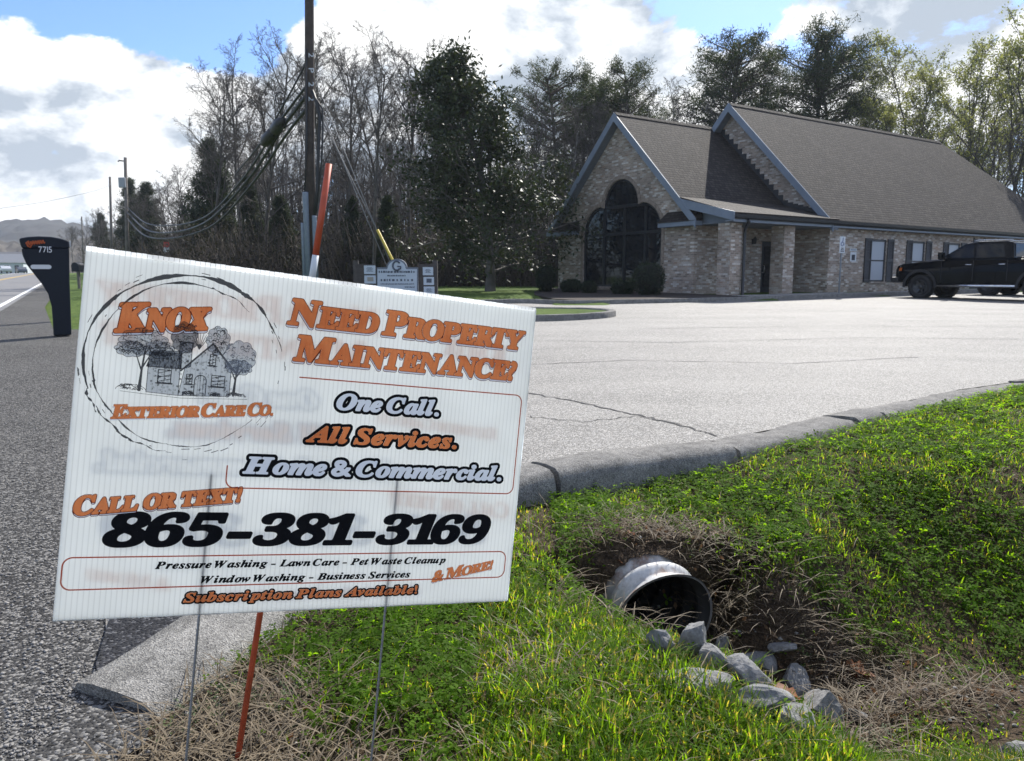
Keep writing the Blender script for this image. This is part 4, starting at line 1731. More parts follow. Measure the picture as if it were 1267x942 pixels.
def sheetmat():
    m = bpy.data.materials.new('corrugated_plastic')
    m.use_nodes = True
    t = NT(m.node_tree)
    P = t.n('ShaderNodeTexCoord').outputs['Object']
    sx = t.n('ShaderNodeSeparateXYZ')
    t.l(P, sx.inputs[0])
    # ribs between the two skins show as fine upright lines
    w = t.math('FRACT', t.math('MULTIPLY', sx.outputs[0], 1000 / 6.1))
    rib = t.math('ABSOLUTE', t.math('SUBTRACT', w, 0.5))
    rr = t.ramp(rib, [(0.0, 0.985), (0.34, 0.97), (0.45, 0.86), (0.5, 0.80)])
    n = t.ramp(t.noise(P, 9, 3, 0.6), [(0.3, 0.95), (0.7, 1.02)])
    k = t.mix(1.0, rr, n, 'MULTIPLY')
    c = t.mix(1.0, (0.82, 0.84, 0.835), k, 'MULTIPLY')
    tcx = t.mix(1.0, (0.815, 0.84, 0.835), k, 'MULTIPLY')
    d = t.n('ShaderNodeBsdfPrincipled')
    d.inputs['Roughness'].default_value = 0.4
    d.inputs['Specular IOR Level'].default_value = 0.35
    t.l(c, d.inputs['Base Color'])
    bp = t.n('ShaderNodeBump')
    bp.inputs['Strength'].default_value = 0.25
    bp.inputs['Distance'].default_value = 0.0005
    t.l(rr, bp.inputs['Height'])
    t.l(bp.outputs[0], d.inputs['Normal'])
    tr = t.n('ShaderNodeBsdfTranslucent')
    t.l(tcx, tr.inputs[0])
    mx = t.n('ShaderNodeMixShader')
    mx.inputs[0].default_value = 0.80
    t.l(d.outputs[0], mx.inputs[1])
    t.l(tr.outputs[0], mx.inputs[2])
    o = t.n('ShaderNodeOutputMaterial')
    t.l(mx.outputs[0], o.inputs[0])
    return m


def inkmat(name, film, body, f=0.35):
    """printed ink: a coloured film light passes through, with some body of its own"""
    m = bpy.data.materials.new(name)
    m.use_nodes = True
    t = NT(m.node_tree)
    a = t.n('ShaderNodeBsdfTransparent')
    a.inputs[0].default_value = (*film, 1)
    b = t.n('ShaderNodeBsdfDiffuse')
    b.inputs[0].default_value = (*body, 1)
    mx = t.n('ShaderNodeMixShader')
    mx.inputs[0].default_value = f
    t.l(a.outputs[0], mx.inputs[1])
    t.l(b.outputs[0], mx.inputs[2])
    o = t.n('ShaderNodeOutputMaterial')
    t.l(mx.outputs[0], o.inputs[0])
    return m


M_SHEET = sheetmat()
I_ORANGE = inkmat('ink_orange', (0.92, 0.315, 0.125), (0.55, 0.18, 0.07), 0.42)
I_BLACK = inkmat('ink_black', (0.012, 0.013, 0.016), (0.012, 0.013, 0.016), 0.5)
I_BROWN = inkmat('ink_red_brown', (0.17, 0.02, 0.012), (0.12, 0.02, 0.014), 0.5)
I_WHITE = inkmat('ink_white', (0.95, 0.98, 1.0), (0.88, 0.90, 0.95), 0.75)
I_GREY = inkmat('ink_grey', (0.42, 0.44, 0.47), (0.2, 0.21, 0.23), 0.4)
I_LIGHT = inkmat('ink_pale_grey', (0.70, 0.73, 0.77), (0.4, 0.42, 0.45), 0.3)
I_CHAR = inkmat('ink_charcoal', (0.13, 0.135, 0.145), (0.08, 0.08, 0.085), 0.45)
I_RED = inkmat('ink_red', (0.62, 0.13, 0.07), (0.36, 0.06, 0.03), 0.5)
INK = dict(red=I_RED, orange=I_ORANGE, black=I_BLACK, brown=I_BROWN, white=I_WHITE, grey=I_GREY, light=I_LIGHT, char=I_CHAR)

PR = Print()


def fit(tri, x0, x1, base, cap, slope=0.0, fat=0.0):
    """scale a line of type so that its ink runs x0..x1 and capitals stand cap high on the baseline"""
    t = tri.copy()
    a, b = t[..., 0].min(), t[..., 0].max()
    t[..., 0] = x0 + fat + (t[..., 0] - a) * (x1 - x0 - 2 * fat) / (b - a)
    t[..., 1] = base + fat + t[..., 1] * (cap - 2 * fat)
    return t


def slopef(x0, s):
    return lambda p: (p[0], p[1] + s * (p[0] - x0))


def slab_title(text, x0, x1, base, cap, slope=0.0, small=0.80, fat=0.9, shear=0.14, z=4, drop=2.6, oneup=False):
    raw = lay(text, small=small, shear=shear, gap=0.05, space=0.40 if oneup else 0.26, oneup=oneup)
    tri_of = LAST_OF[0]
    tri = fit(raw, x0, x1, base, cap, fat=fat)
    A, lo = raster(tri, 7)
    A = dilate(A, fat)
    f = slopef(x0, slope)
    d = shift(A, -drop * 0.25, -drop)
    ol = 1.0 if cap > 22 else 0.6
    ed = dilate(A, ol)
    lower = np.clip(dilate(d, ol) - d, 0, 1)
    # each letter keeps its own outline where it overlaps its neighbour
    org, brn = np.zeros_like(A), np.zeros_like(A)
    for i in range(tri_of.max() + 1):
        g, glo = raster(tri[tri_of == i], fat + 3)
        g = dilate(g, fat)
        G = np.zeros_like(A)
        o_ = np.round((glo - lo) / RES).astype(int)
        G[o_[1]:o_[1] + g.shape[0], o_[0]:o_[0] + g.shape[1]] = g[:G.shape[0] - o_[1], :G.shape[1] - o_[0]]
        e = np.minimum(dilate(G, ol), 1 - G)
        brn = np.maximum(np.minimum(brn, 1 - G), e)
        org = np.maximum(np.minimum(org, 1 - e), G)
    PR.put(('brown', z), *trace(np.maximum(lower * (1 - ed), np.minimum(brn, 1 - org)), lo), f)
    PR.put(('white', z + 1), *trace(np.minimum(d, 1 - ed), lo), f)
    PR.put(('orange', z + 3), *trace(org, lo), f)


def outlined(text, x0, x1, base, cap, fill, fat=1.0, ring=(4.2,), shear=0.0, gap=0.05, z=4, slope=0.0):
    e = ring[0]
    tri = fit(lay(text, italic=True, shear=shear, gap=gap, space=0.26), x0 + e, x1 - e, base, cap, fat=fat)
    A, lo = raster(tri, 9)
    A = dilate(A, fat)
    f = slopef(x0, slope)
    blk = dilate(A, ring[0])
    if len(ring) > 1:
        g = np.minimum(dilate(A, ring[1]), 1 - dilate(A, ring[2]))
        PR.put(('grey', z + 1), *trace(g, lo), f)
        blk = np.minimum(blk, 1 - g)
    PR.put(('black', z), *trace(np.minimum(blk, 1 - A), lo), f)
    PR.put((fill, z + 3), *trace(A, lo), f)


def plain(text, x0, x1, base, cap, ink='black', fat=0.4, shear=0.0, italic=True, gap=0.06, z=4, slope=0.0, space=0.3, face='serif'):
    tri = fit(lay(text, italic=italic, shear=shear, gap=gap, space=space, face=face), x0, x1, base, cap, fat=fat)
    A, lo = raster(tri, 4)
    PR.put((ink, z), *trace(dilate(A, fat), lo), slopef(x0, slope))


slab_title('NEED PROPERTY', 241, 597, 389, 37, slope=0.0, fat=2.1)
slab_title('MAINTENANCE?', 253, 588, 341, 37, slope=0.0, fat=2.1)
slab_title('KNOX', 37, 147, 355, 38, slope=0.14, fat=2.3, small=0.78)
slab_title('EXTERIOR CARE CO.', 42, 235, 249, 18.5, slope=0.085, fat=1.15, small=0.80, drop=1.5)
slab_title('CALL OR TEXT!', 11, 205, 128, 25, slope=0.105, fat=1.5, drop=1.7, oneup=True)
slab_title('& MORE!', 482, 580, 31.5, 17.5, slope=0.19, fat=1.0, drop=1.1, z=6)
outlined('One Call.', 313, 473, 279, 24, 'white', fat=1.5, gap=.03)
outlined('All Services.', 276, 506, 232, 24, 'orange', fat=1.5, gap=.03)
outlined('Home & Commercial.', 198, 584, 186, 24, 'white', fat=1.5, gap=.03)
outlined('Subscription Plans Available!', 142, 464, 16, 13, 'orange', fat=0.7, ring=(2.3,))
plain('865-381-3169', 45, 570, 89, 43.5, fat=2.5, shear=0.20, italic=False, gap=0.13)
plain('Pressure Washing - Lawn Care - Pet Waste Cleanup', 107, 502, 60.5, 10.3, fat=0.6, shear=0.05)
plain('Window Washing - Business Services', 163, 449, 40.5, 10.3, fat=0.6, shear=0.05)


def outline(strokes, ink, z):
    A, lo = strokes_img(strokes)
    PR.put((ink, z), *trace(A, lo))


def arcp(cx, cy, r, a0, a1, n=10):
    return [(cx + r * math.cos(R(a0 + (a1 - a0) * i / n)), cy + r * math.sin(R(a0 + (a1 - a0) * i / n))) for i in range(n + 1)]


outline([([(265, 320)] + arcp(590, 309, 11, 90, 0) + arcp(590, 178, 11, 0, -90) + arcp(194, 178, 11, -90, -180) + [(183, 196)], 1.7)], 'red', 1)
outline([(arcp(16, 66, 11, 180, 90) + arcp(589, 66, 11, 90, 0) + arcp(589, 48, 11, 0, -90) + arcp(16, 48, 11, -90, -180) + [(5, 66)], 1.7)], 'red', 1)

# the badge: a brushed ring round a drawn cottage between trees
rg = random.Random(5)
st = []
CX, CY, CR = 123.5, 324, 117
for k in range(1):
    for (a0, a1, w0, w1, r) in ((200, 62, 3.0, 5.5, CR - 1), (62, 14, 5.0, 0.6, CR), (215, 200, 1.0, 3.0, CR + 0.5), (196, 78, 2.0, 2.8, CR - 12), (78, 48, 2.4, 0.5, CR - 12.5),
                                (196, 262, 2.0, 1.6, CR - 11), (262, 322, 1.5, 0.6, CR - 10), (214, 240, 1.6, 2.6, CR - 2), (240, 262, 2.2, 0.5, CR - 2)):
        n = 60
        pts, ws = [], []
        for i in range(n + 1):
            f = i / n
            a = R(a0 + (a1 - a0) * f)
            rr = r + 1.2 * math.sin(f * 9 + a0) + rg.uniform(-.3, .3)
            pts.append((CX + rr * math.cos(a), CY + rr * math.sin(a) * 0.985))
            ws.append(max(0.4, (w0 + (w1 - w0) * f) * (0.75 + 0.45 * math.sin(f * 23 + a0)) * rg.uniform(.8, 1.15)))
        st.append((pts, ws))
for k in range(46):
    a = rg.choice([rg.uniform(150, 265), rg.uniform(70, 150), rg.uniform(265, 330), rg.uniform(-12, 40)])
    r = CR + rg.uniform(-9, 6)
    st.append((arcp(CX, CY, r, a, a + rg.uniform(1, 5), 4), rg.uniform(.4, 1.1)))
outline(st, 'char', 1)


def cloud_shape(cx, cy, rx, ry, seed, n=9):
    rg = random.Random(seed)
    pts = []
    for i in range(n):
        a = 2 * PI * i / n
        for j in range(6):
            t = a + 2 * PI / n * j / 6
            bump = 1 + 0.16 * math.sin(PI * j / 6)
            pts.append((cx + rx * bump * math.cos(t), cy + ry * bump * math.sin(t)))
    return pts


def fillp(pts, ink, z):
    """filled outline"""
    from mathutils.geometry import tessellate_polygon
    tr = tessellate_polygon([[Vector((x, y, 0)) for x, y in pts]])
    PR.put((ink, z), pts, [tuple(t) for t in tr])


# washes
crowns = [(72, 348, 25, 15, 1), (58, 338, 16, 9, 2), (90, 340, 16, 10, 3), (186, 340, 18, 19, 4), (186, 326, 15, 9, 5), (158, 358, 13, 17, 6), (118, 358, 14, 18, 7)]
fillp(cloud_shape(*crowns[6]), 'grey', 0)
fillp(cloud_shape(*crowns[5]), 'light', 1)
for c in crowns[:3] + crowns[3:5]:
    fillp(cloud_shape(*c), 'light', {1: 2, 2: 3, 3: 4, 4: 10, 5: 11}[c[4]])
house_l = [(79, 286), (116, 284), (116, 338), (79, 336)]
roof_l = [(77, 318), (117, 318), (116, 341), (83, 338)]
front = [(116, 284), (177, 287), (177, 323), (152, 353), (121, 319)]
chim = [(114, 318), (128, 322), (128, 352), (113, 352)]
fillp(chim, 'light', 5)
fillp(house_l, 'light', 6)
fillp(roof_l, 'grey', 7)
fillp(front, 'light', 8)
ds = []
for poly in (house_l, roof_l, front, chim):
    ds.append((poly + [poly[0]], 0.7))
ds += [([(117, 316), (152, 354), (181, 321)], 1.9), ([(112, 352.5), (129.5, 352.5)], 1.6)]
for (x0, x1, y0, y1) in ((91, 106, 299, 315), (154, 170, 299, 313), (150, 157, 326, 340), (124, 131, 300, 312)):
    ds += [([(x0, y0), (x1, y0), (x1, y1), (x0, y1), (x0, y0)], 1.0), ([((x0 + x1) / 2, y0), ((x0 + x1) / 2, y1)], .6), ([(x0, (y0 + y1) / 2), (x1, (y0 + y1) / 2)], .6), ([(x0 - 2, y0 - 1), (x1 + 2, y0 - 1)], 1.3)]
    for q in range(3):
        ds.append(([(x0, y0 + (y1 - y0) * q / 3 + 1), (x1, y0 + (y1 - y0) * (q + 1) / 3)], .8))
ds += [([(134, 286), (134, 305)] + arcp(141, 305, 7, 180, 0, 8) + [(148, 286)], 1.0), ([(138, 286), (138, 311)], .4), ([(141, 286), (141, 312)], .4), ([(144.5, 286), (144.5, 311)], .4)]


def inpoly(x, y, P):
    c = False
    for i in range(len(P)):
        (x0, y0), (x1, y1) = P[i - 1], P[i]
        if (y0 > y) != (y1 > y) and x < (x1 - x0) * (y - y0) / (y1 - y0) + x0:
            c = not c
    return c


for poly, nn, ln in ((house_l, 90, 3), (front, 260, 2.6), (chim, 60, 2.2), (roof_l, 130, 3)):
    xs_, ys_ = [p[0] for p in poly], [p[1] for p in poly]
    for k in range(nn):
        x, y = rg.uniform(min(xs_), max(xs_)), rg.uniform(min(ys_), max(ys_))
        if inpoly(x, y, poly):
            if poly is roof_l:
                ds.append(([(x, y), (x + rg.uniform(-.3, .3), y - ln)], .5))
            else:
                w = rg.uniform(1.2, ln)
                ds.append(([(x, y), (x + w, y + .2), (x + w + .2, y - 1.3), (x, y - 1.2)], .35))
for c in crowns:
    for k in range(75):
        a = rg.uniform(0, 6.28)
        q = rg.random() ** .5
        x, y = c[0] + c[2] * q * math.cos(a), c[1] + c[3] * q * math.sin(a)
        ds.append((arcp(x, y, rg.uniform(1.2, 3), rg.uniform(-40, 60), rg.uniform(120, 220), 5), rg.uniform(.3, .7)))
    ds.append((cloud_shape(*c) + [cloud_shape(*c)[0]], .55))
for x, y0, y1, w in ((72, 288, 336, 4), (183, 290, 328, 4)):
    ds += [([(x - 1, y0), (x, (y0 + y1) / 2), (x + 2, y1)], [w, w * .6, w * .5]), ([(x, (y0 + y1) / 2), (x - 8, y1 - 3)], [2, .8]), ([(x, (y0 + y1) / 2 + 3), (x + 10, y1)], [2, .8])]
for k in range(7):
    a = R(50 + 13 * k)
    ds.append(([(136, 345), (136 + 16 * math.cos(a), 345 + 22 * math.sin(a))], [1.0, .4]))
for x, y, w, h in ((62, 290, 17, 7), (128, 288, 7, 5), (160, 289, 6, 4), (185, 290, 12, 5)):
    for k in range(40):
        a, q = rg.uniform(0, 3.14), rg.random() ** .5
        ds.append((arcp(x + w * q * math.cos(a), y - 3 + h * q * math.sin(a), rg.uniform(.8, 2), 0, 180, 4), .6))
    ds.append((arcp(x, y - 3, w, 0, 180, 12) if False else [(x + w * math.cos(R(i * 15)), y - 3 + h * math.sin(R(i * 15))) for i in range(13)], .6))
ds.append(([(50, 285), (80, 283), (120, 281), (200, 285)], .5))
outline(ds, 'char', 9)

# the panel itself
sign = thing('yard_sign', 'white corrugated plastic yard sign with orange and black lettering on two thin wire stakes', 'yard sign')
sign.matrix_world = Matrix.Translation(S0) @ SMAT
pn = MB().box(0, SW, 0, SH - 0.0045, -ST, 0).build('panel', M_SHEET, sign, uv=False)
rim = MB()
N_FL = 100
pw = SW / N_FL
for i in range(N_FL):
    x0 = i * pw + pw * 0.03
    x1 = (i + 1) * pw - pw * 0.03
    zt, zb = SH + 0.0002 * math.sin(i * 2.1), SH - 0.0044
    f = [(x0, zt)] + [(x1, zt)] + [((x0 + x1) / 2 + (x1 - x0) / 2 * math.cos(a), zb - 0.0020 * math.sin(a)) for a in np.linspace(0, PI, 7)]
    rim.add([(x, y, 0.0009) for x, y in f], [tuple(range(len(f)))[::-1]])
M_RIM = leafmat('flute_ends', (0.86, 0.89, 0.90), (0.87, 0.90, 0.91), 0.85, 0.4, 1.0, tcol=(1, 1, 1))
rim.build('flute_rim', M_RIM, pn, uv=False)
edge = MB().box(SW + 0.0002, SW + 0.0012, 0, SH - .002, -ST, 0).box(0, SW, -0.0012, -0.0002, -ST, 0)
edge.build('panel_edge', M_RIM, pn, uv=False)
for (ink, z), (V, F) in sorted(PR.L.items(), key=lambda q: q[0][1]):
    zz = 0.00025 + 0.00012 * z
    o = MB().add([(x / 1000, y / 1000, zz) for x, y in V], F).build('printed_' + {'char': 'drawing', 'light': 'drawing_wash'}.get(ink, ink + '_ink'), INK[ink], pn, uv=False)
# the other face carries the same print, seen from here only as a faint ghost through the plastic
I_GH = {k: inkmat('ghost_' + k, f, b, 0.2) for k, f, b in (('orange', (0.95, .78, .72), (.6, .3, .2)), ('black', (.70, .73, .80), (.1, .1, .12)))}
gz = 0
for (ink, z), (V, F) in PR.L.items():
    if ink in ('orange',) or (ink == 'black' and z in (4,)):
        gz += 1
        MB().add([((SW * 1000 - x) / 1000, y / 1000, -ST - 0.0003 - 0.0001 * gz) for x, y in V], [f[::-1] for f in F]).build('reverse_print', I_GH[ink], pn, uv=False)
M_WIRE = pbr('galvanised_wire', (0.30, 0.31, 0.33), 0.45, 0.8, var=0.25, vscale=80)
for sx in (0.1655, 0.4165):
    P = [(sx - 0.001, 0.184, -ST / 2), (sx, 0.0, -ST / 2), (sx + 0.002, -0.80, -ST / 2 + .002)]
    w = MB()
    pts = [Vector(P[1]).lerp(Vector(P[2]), i / 260) for i in range(261)]
    w.tube([P[0], P[1]], 0.00165, 8)
    w.tube(pts, [0.0019 if i % 2 else 0.00155 for i in range(261)], 8)
    w.build('wire_stake', M_WIRE, sign, uv=False)
MB().tube([(0.1655, -0.42, -.002), (0.4165, -0.42, -.002)], 0.0017, 8).build('stake_crossbar', M_WIRE, sign, uv=False)

# the orange and white fibreglass marker rod behind the sign
Y_R = 1.55


def at(u, v, y):
    """world point seen at photo position (u,v) at distance y ahead"""
    F = Vector((0, math.cos(PITCH), -math.sin(PITCH)))
    U = Vector((0, math.sin(PITCH), math.cos(PITCH)))
    r = Vector(((u - 633.5) / 930, 0, 0)) - U * ((v - 471) / 930) + F
    return Vector((0, 0, CAM_H)) + r * (y / r.y)


M_ROD = pbr('orange_rod', (0.44, 0.075, 0.03), 0.5, var=0.2, vscale=30)
M_RODW = pbr('white_band', (0.62, 0.66, 0.68), 0.5, var=0.1)
top, w1, w0, bot = at(407, 203, Y_R + .06), at(390.5, 316, Y_R + .045), at(385, 352, Y_R + .04), at(293, 945, Y_R)
dn = (bot - w0).normalized()
bot2 = bot + dn * ((bot.z + 0.12) / max(1e-3, -dn.z))
rod = thing('marker_rod', 'thin orange driveway marker rod with a white band, leaning behind the yard sign', 'marker rod', (bot2.x, bot2.y, bot2.z))
L = lambda p: p - Vector(rod.location)
RR = 0.0068
MB().tube([L(bot2), L(w0)], RR, 12).build('lower_rod', M_ROD, rod, uv=False)
MB().tube([L(w0), L(w1)], RR * 1.06, 12).build('white_band', M_RODW, rod, uv=False)
MB().tube([L(w1), L(top)], RR * 1.02, 12).build('upper_rod', M_ROD, rod, uv=False)

# ------------------------------------------------------------------ trees
class TreeMesh:
    """many tapered limbs packed into one mesh with numpy"""
    def __init__(self):
        self.seg = []

    def limb(self, pts, rad, k):
        self.seg.append((np.array(pts, float), np.array(rad, float), k))

    def mesh(self, name, mat):
        V, S, Lp = [], [], []
        o = 0
        for P, r, k in self.seg:
            n = len(P)
            T = np.gradient(P, axis=0)
            T /= np.linalg.norm(T, axis=1)[:, None] + 1e-9
            ref = np.where(np.abs(T[:, 2:3]) < 0.9, np.array([[0, 0, 1.0]]), np.array([[1.0, 0, 0]]))
            X = np.cross(ref, T)
            X /= np.linalg.norm(X, axis=1)[:, None] + 1e-9
            Y = np.cross(T, X)
            a = np.arange(k) * 2 * np.pi / k
            ring = P[:, None, :] + r[:, None, None] * (X[:, None, :] * np.cos(a)[None, :, None] + Y[:, None, :] * np.sin(a)[None, :, None])
            V.append(ring.reshape(-1, 3))
            i = np.arange(n - 1)[:, None] * k + o
            j = np.arange(k)[None, :]
            j2 = (j + 1) % k
            q = np.stack([i + j, i + j2, i + k + j2, i + k + j], -1).reshape(-1, 4)
            Lp.append(q.ravel())
            S.append(np.full(len(q), 4))
            o += n * k
        return mesh_np(name, np.concatenate(V), np.concatenate(S), np.concatenate(Lp), mat, smooth=True)


def wander(rg, p, d, L, n, wob, lift):
    pts = [np.array(p, float)]
    d = np.array(d, float)
    d /= np.linalg.norm(d)
    for i in range(n):
        d = d + rg.normal(0, wob, 3) + np.array([0, 0, lift])
        d /= np.linalg.norm(d)
        pts.append(pts[-1] + d * L / n)
    return np.array(pts), d


def grow(rg, tm, p, d, L, r, lev, maxlev, spec, tips):
    n = {0: 9, 1: 6, 2: 4, 3: 3, 4: 2}.get(lev, 2)
    pts, de = wander(rg, p, d, L, n, spec['wob'][lev], spec['lift'][lev])
    r1 = r * (0.35 if lev == 0 else 0.3)
    rad = np.maximum(np.linspace(r, r1, n + 1), spec['rmin'])
    if lev == 0:
        rad[0] *= 1.35
    tm['trunk' if lev == 0 else 'crown'].limb(pts, rad, 8 if lev == 0 else (5 if lev == 1 else 3))
    if lev >= maxlev:
        tips.append((pts[-1], de))
        if rg.random() < 0.6:
            tips.append((pts[-2], de))
        return
    nk = spec['kids'][lev]
    nk = int(nk * rg.uniform(0.8, 1.25) + 0.5)
    f0 = spec['start'][lev]
    for i in range(nk):
        f = f0 + (1 - f0) * ((i + rg.uniform(0.1, 0.9)) / nk) ** spec.get('pow', 1.0)
        f = min(f, 0.99)
        k = f * n
        i0 = min(int(k), n - 1)
        q = pts[i0] + (pts[i0 + 1] - pts[i0]) * (k - i0)
        t = pts[i0 + 1] - pts[i0]
        t /= np.linalg.norm(t)
        az = rg.uniform(0, 2 * np.pi) if lev else spec.get('az0', 0) + i * 2.4 + rg.uniform(-.5, .5)
        u = np.cross(t, [0.3, 0.2, 1.0] if abs(t[2]) < 0.95 else [1.0, 0, 0])
        u /= np.linalg.norm(u)
        w = np.cross(t, u)
        an = R(spec['ang'][lev]) * rg.uniform(0.75, 1.25)
        dd = t * math.cos(an) + (u * math.cos(az) + w * math.sin(az)) * math.sin(an)
        LL = spec['len'][lev] * L * rg.uniform(0.65, 1.15) * (1.0 - spec['fall'][lev] * (f - f0) / (1 - f0 + 1e-6))
        rr = min(rad[i0] * 0.75, r * spec['rk'][lev] * rg.uniform(.8, 1.1))
        grow(rg, tm, q, dd, LL, rr, lev + 1, maxlev, spec, tips)


def leafcards(rg, pts, nper, spread, size, aspect, up=0.2, droop=0.0):
    """small pointed leaf quads scattered about points"""
    P = np.repeat(np.asarray(pts), nper, axis=0)
    n = len(P)
    P = P + rg.normal(0, spread, (n, 3))
    D_ = rg.normal(0, 1, (n, 3)) + np.array([0, 0, up - droop])
    D_ /= np.linalg.norm(D_, axis=1)[:, None]
    N_ = rg.normal(0, 1, (n, 3)) + np.array([0, 0, 0.6])
    X = np.cross(D_, N_)
    X /= np.linalg.norm(X, axis=1)[:, None] + 1e-9
    s = size * rg.uniform(0.6, 1.3, n)[:, None]
    w = s * aspect
    V = np.stack([P, P + D_ * s * 0.5 + X * w * 0.5, P + D_ * s, P + D_ * s * 0.5 - X * w * 0.5], 1)
    return V


def cards_mesh(name, V, mat):
    n = len(V)
    return mesh_np(name, V, np.full(n, 4), np.arange(n * 4), mat)


M_BARK = pbr('grey_bark', (0.10, 0.09, 0.08), 0.92, var=0.45, vscale=2.0, bump=0.6, bscale=12)
M_TWIG = pbr('bare_twigs', (0.082, 0.072, 0.064), 0.9, var=0.35, vscale=0.5)
M_PBARK = pbr('pine_bark', (0.075, 0.058, 0.046), 0.92, var=0.4, vscale=2.0, bump=0.6, bscale=10)
M_NEEDLE = leafmat('pine_needles', (0.028, 0.046, 0.018), (0.065, 0.085, 0.032), 0.30, 0.55, 0.5)
M_NEEDLE2 = leafmat('cedar_foliage', (0.022, 0.038, 0.017), (0.05, 0.07, 0.03), 0.25, 0.6, 0.6)
M_MAG = leafmat('magnolia_leaf', (0.028, 0.042, 0.017), (0.058, 0.074, 0.030), 0.14, 0.5, 0.7, spec=0.25)
M_BUD = leafmat('spring_leaf', (0.19, 0.22, 0.095), (0.28, 0.30, 0.15), 0.5, 0.6, 0.4)
M_BUD2 = leafmat('spring_leaf_olive', (0.14, 0.155, 0.075), (0.21, 0.215, 0.11), 0.5, 0.6, 0.4)

BARE = dict(wob=[0.05, 0.10, 0.14, 0.18, 0.2], lift=[0.02, 0.045, 0.05, 0.05, 0.03], kids=[14, 9, 7, 5], start=[0.30, 0.2, 0.15, 0.1],
            ang=[38, 40, 42, 45], len=[0.46, 0.46, 0.48, 0.5], fall=[0.55, 0.45, 0.35, .3], rk=[0.40, 0.48, 0.5, 0.55], rmin=0.0085)


def proto_bare(seed, H, spec=BARE, r=None, maxlev=4):
    rg = np.random.default_rng(seed)
    tm = {'trunk': TreeMesh(), 'crown': TreeMesh()}
    tips = []
    grow(rg, tm, (0, 0, -0.3), (rg.normal(0, .04), rg.normal(0, .04), 1), H, r or H * 0.0095, 0, maxlev, spec, tips)
    return tm['trunk'].mesh('trunk', M_BARK), tm['crown'].mesh('crown', M_TWIG), tips, tm


def spec_of(**kw):
    s = dict(BARE)
    s.update(kw)
    return s


bare_protos = []
for i in range(5):
    sp_ = spec_of(az0=i * 1.3, start=[[0.32, 0.45, 0.25, 0.38, 0.5][i], .2, .15, .1], kids=[[15, 14, 16, 14, 13][i], 9, 7, 5], ang=[[36, 30, 44, 34, 28][i], 40, 42, 45])
    a, b, tips, _ = proto_bare(200 + i, 16.0, sp_)
    bare_protos.append((a, b))

NTREE = {}


def plant_tree(name, meshes, x, y, s, rz, label, group, cat='tree', sz=1.0, parts=('trunk', 'crown'), z=None):
    t = thing(name, label, cat, (x, y, float(ground_h(np.array([x]), np.array([y]))[0]) if z is None else z), rz, group)
    t.scale = (s, s, s * sz)
    for pn_, me in zip(parts, meshes):
        link(pn_, me, t)
    return t


def gpx(u, y):
    """x of photo column u at distance y"""
    return (u - 633.5) / 930 * y * math.cos(PITCH) * (1.0)


rt = random.Random(11)
# the leafless wood behind the pole and signboard, two ranks deep
front_rank = [(268, 46, 15.0), (300, 50, 17.0), (330, 44, 16.5), (352, 52, 17), (405, 40, 14.5), (432, 44, 16.3), (462, 38, 13.8), (486, 47, 16.0), (508, 42, 15.5), (530, 50, 17.0), (556, 54, 16), (655, 46, 13.0), (690, 44, 12.2), (712, 50, 14), (742, 48, 13.2), (790, 56, 15.8), (826, 58, 16.4), (856, 56, 15)]
for i, (u, y, h) in enumerate(front_rank):
    plant_tree('bare_tree', bare_protos[i % 5], gpx(u, y), y, h * 0.75 / 16.0, rt.uniform(0, 6.28), 'tall leafless tree in the front rank of the grey wood', 'leafless trees in the wood')
back_rank = [(180 + 24 * i, 60 + (i * 7) % 22, 12.5 + (i * 3.7) % 5) for i in range(26)]
for i, (u, y, h) in enumerate(back_rank):
    if u > 235 or i % 2 == 0:
        hh = h * (0.62 + 0.38 * min(1, max(0, (u - 190) / 130)))
        plant_tree('bare_tree', bare_protos[(i * 3 + 1) % 5], gpx(u, y), y, hh * 0.78 / 16.0, rt.uniform(0, 6.28), 'leafless tree standing deeper inside the grey wood', 'leafless trees deep in the wood')
for i, (u, y, h) in enumerate([(128, 105, 12), (150, 110, 13), (172, 96, 13.5), (196, 84, 12.8), (216, 78, 13), (238, 70, 13.5), (110, 125, 12), (90, 150, 13)]):
    plant_tree('bare_tree', bare_protos[(i * 2) % 5], gpx(u, y), y, h * 0.66 / 16.0, rt.uniform(0, 6.28), 'bare roadside tree where the wood tapers off towards the hills', 'bare trees tapering off along the road')


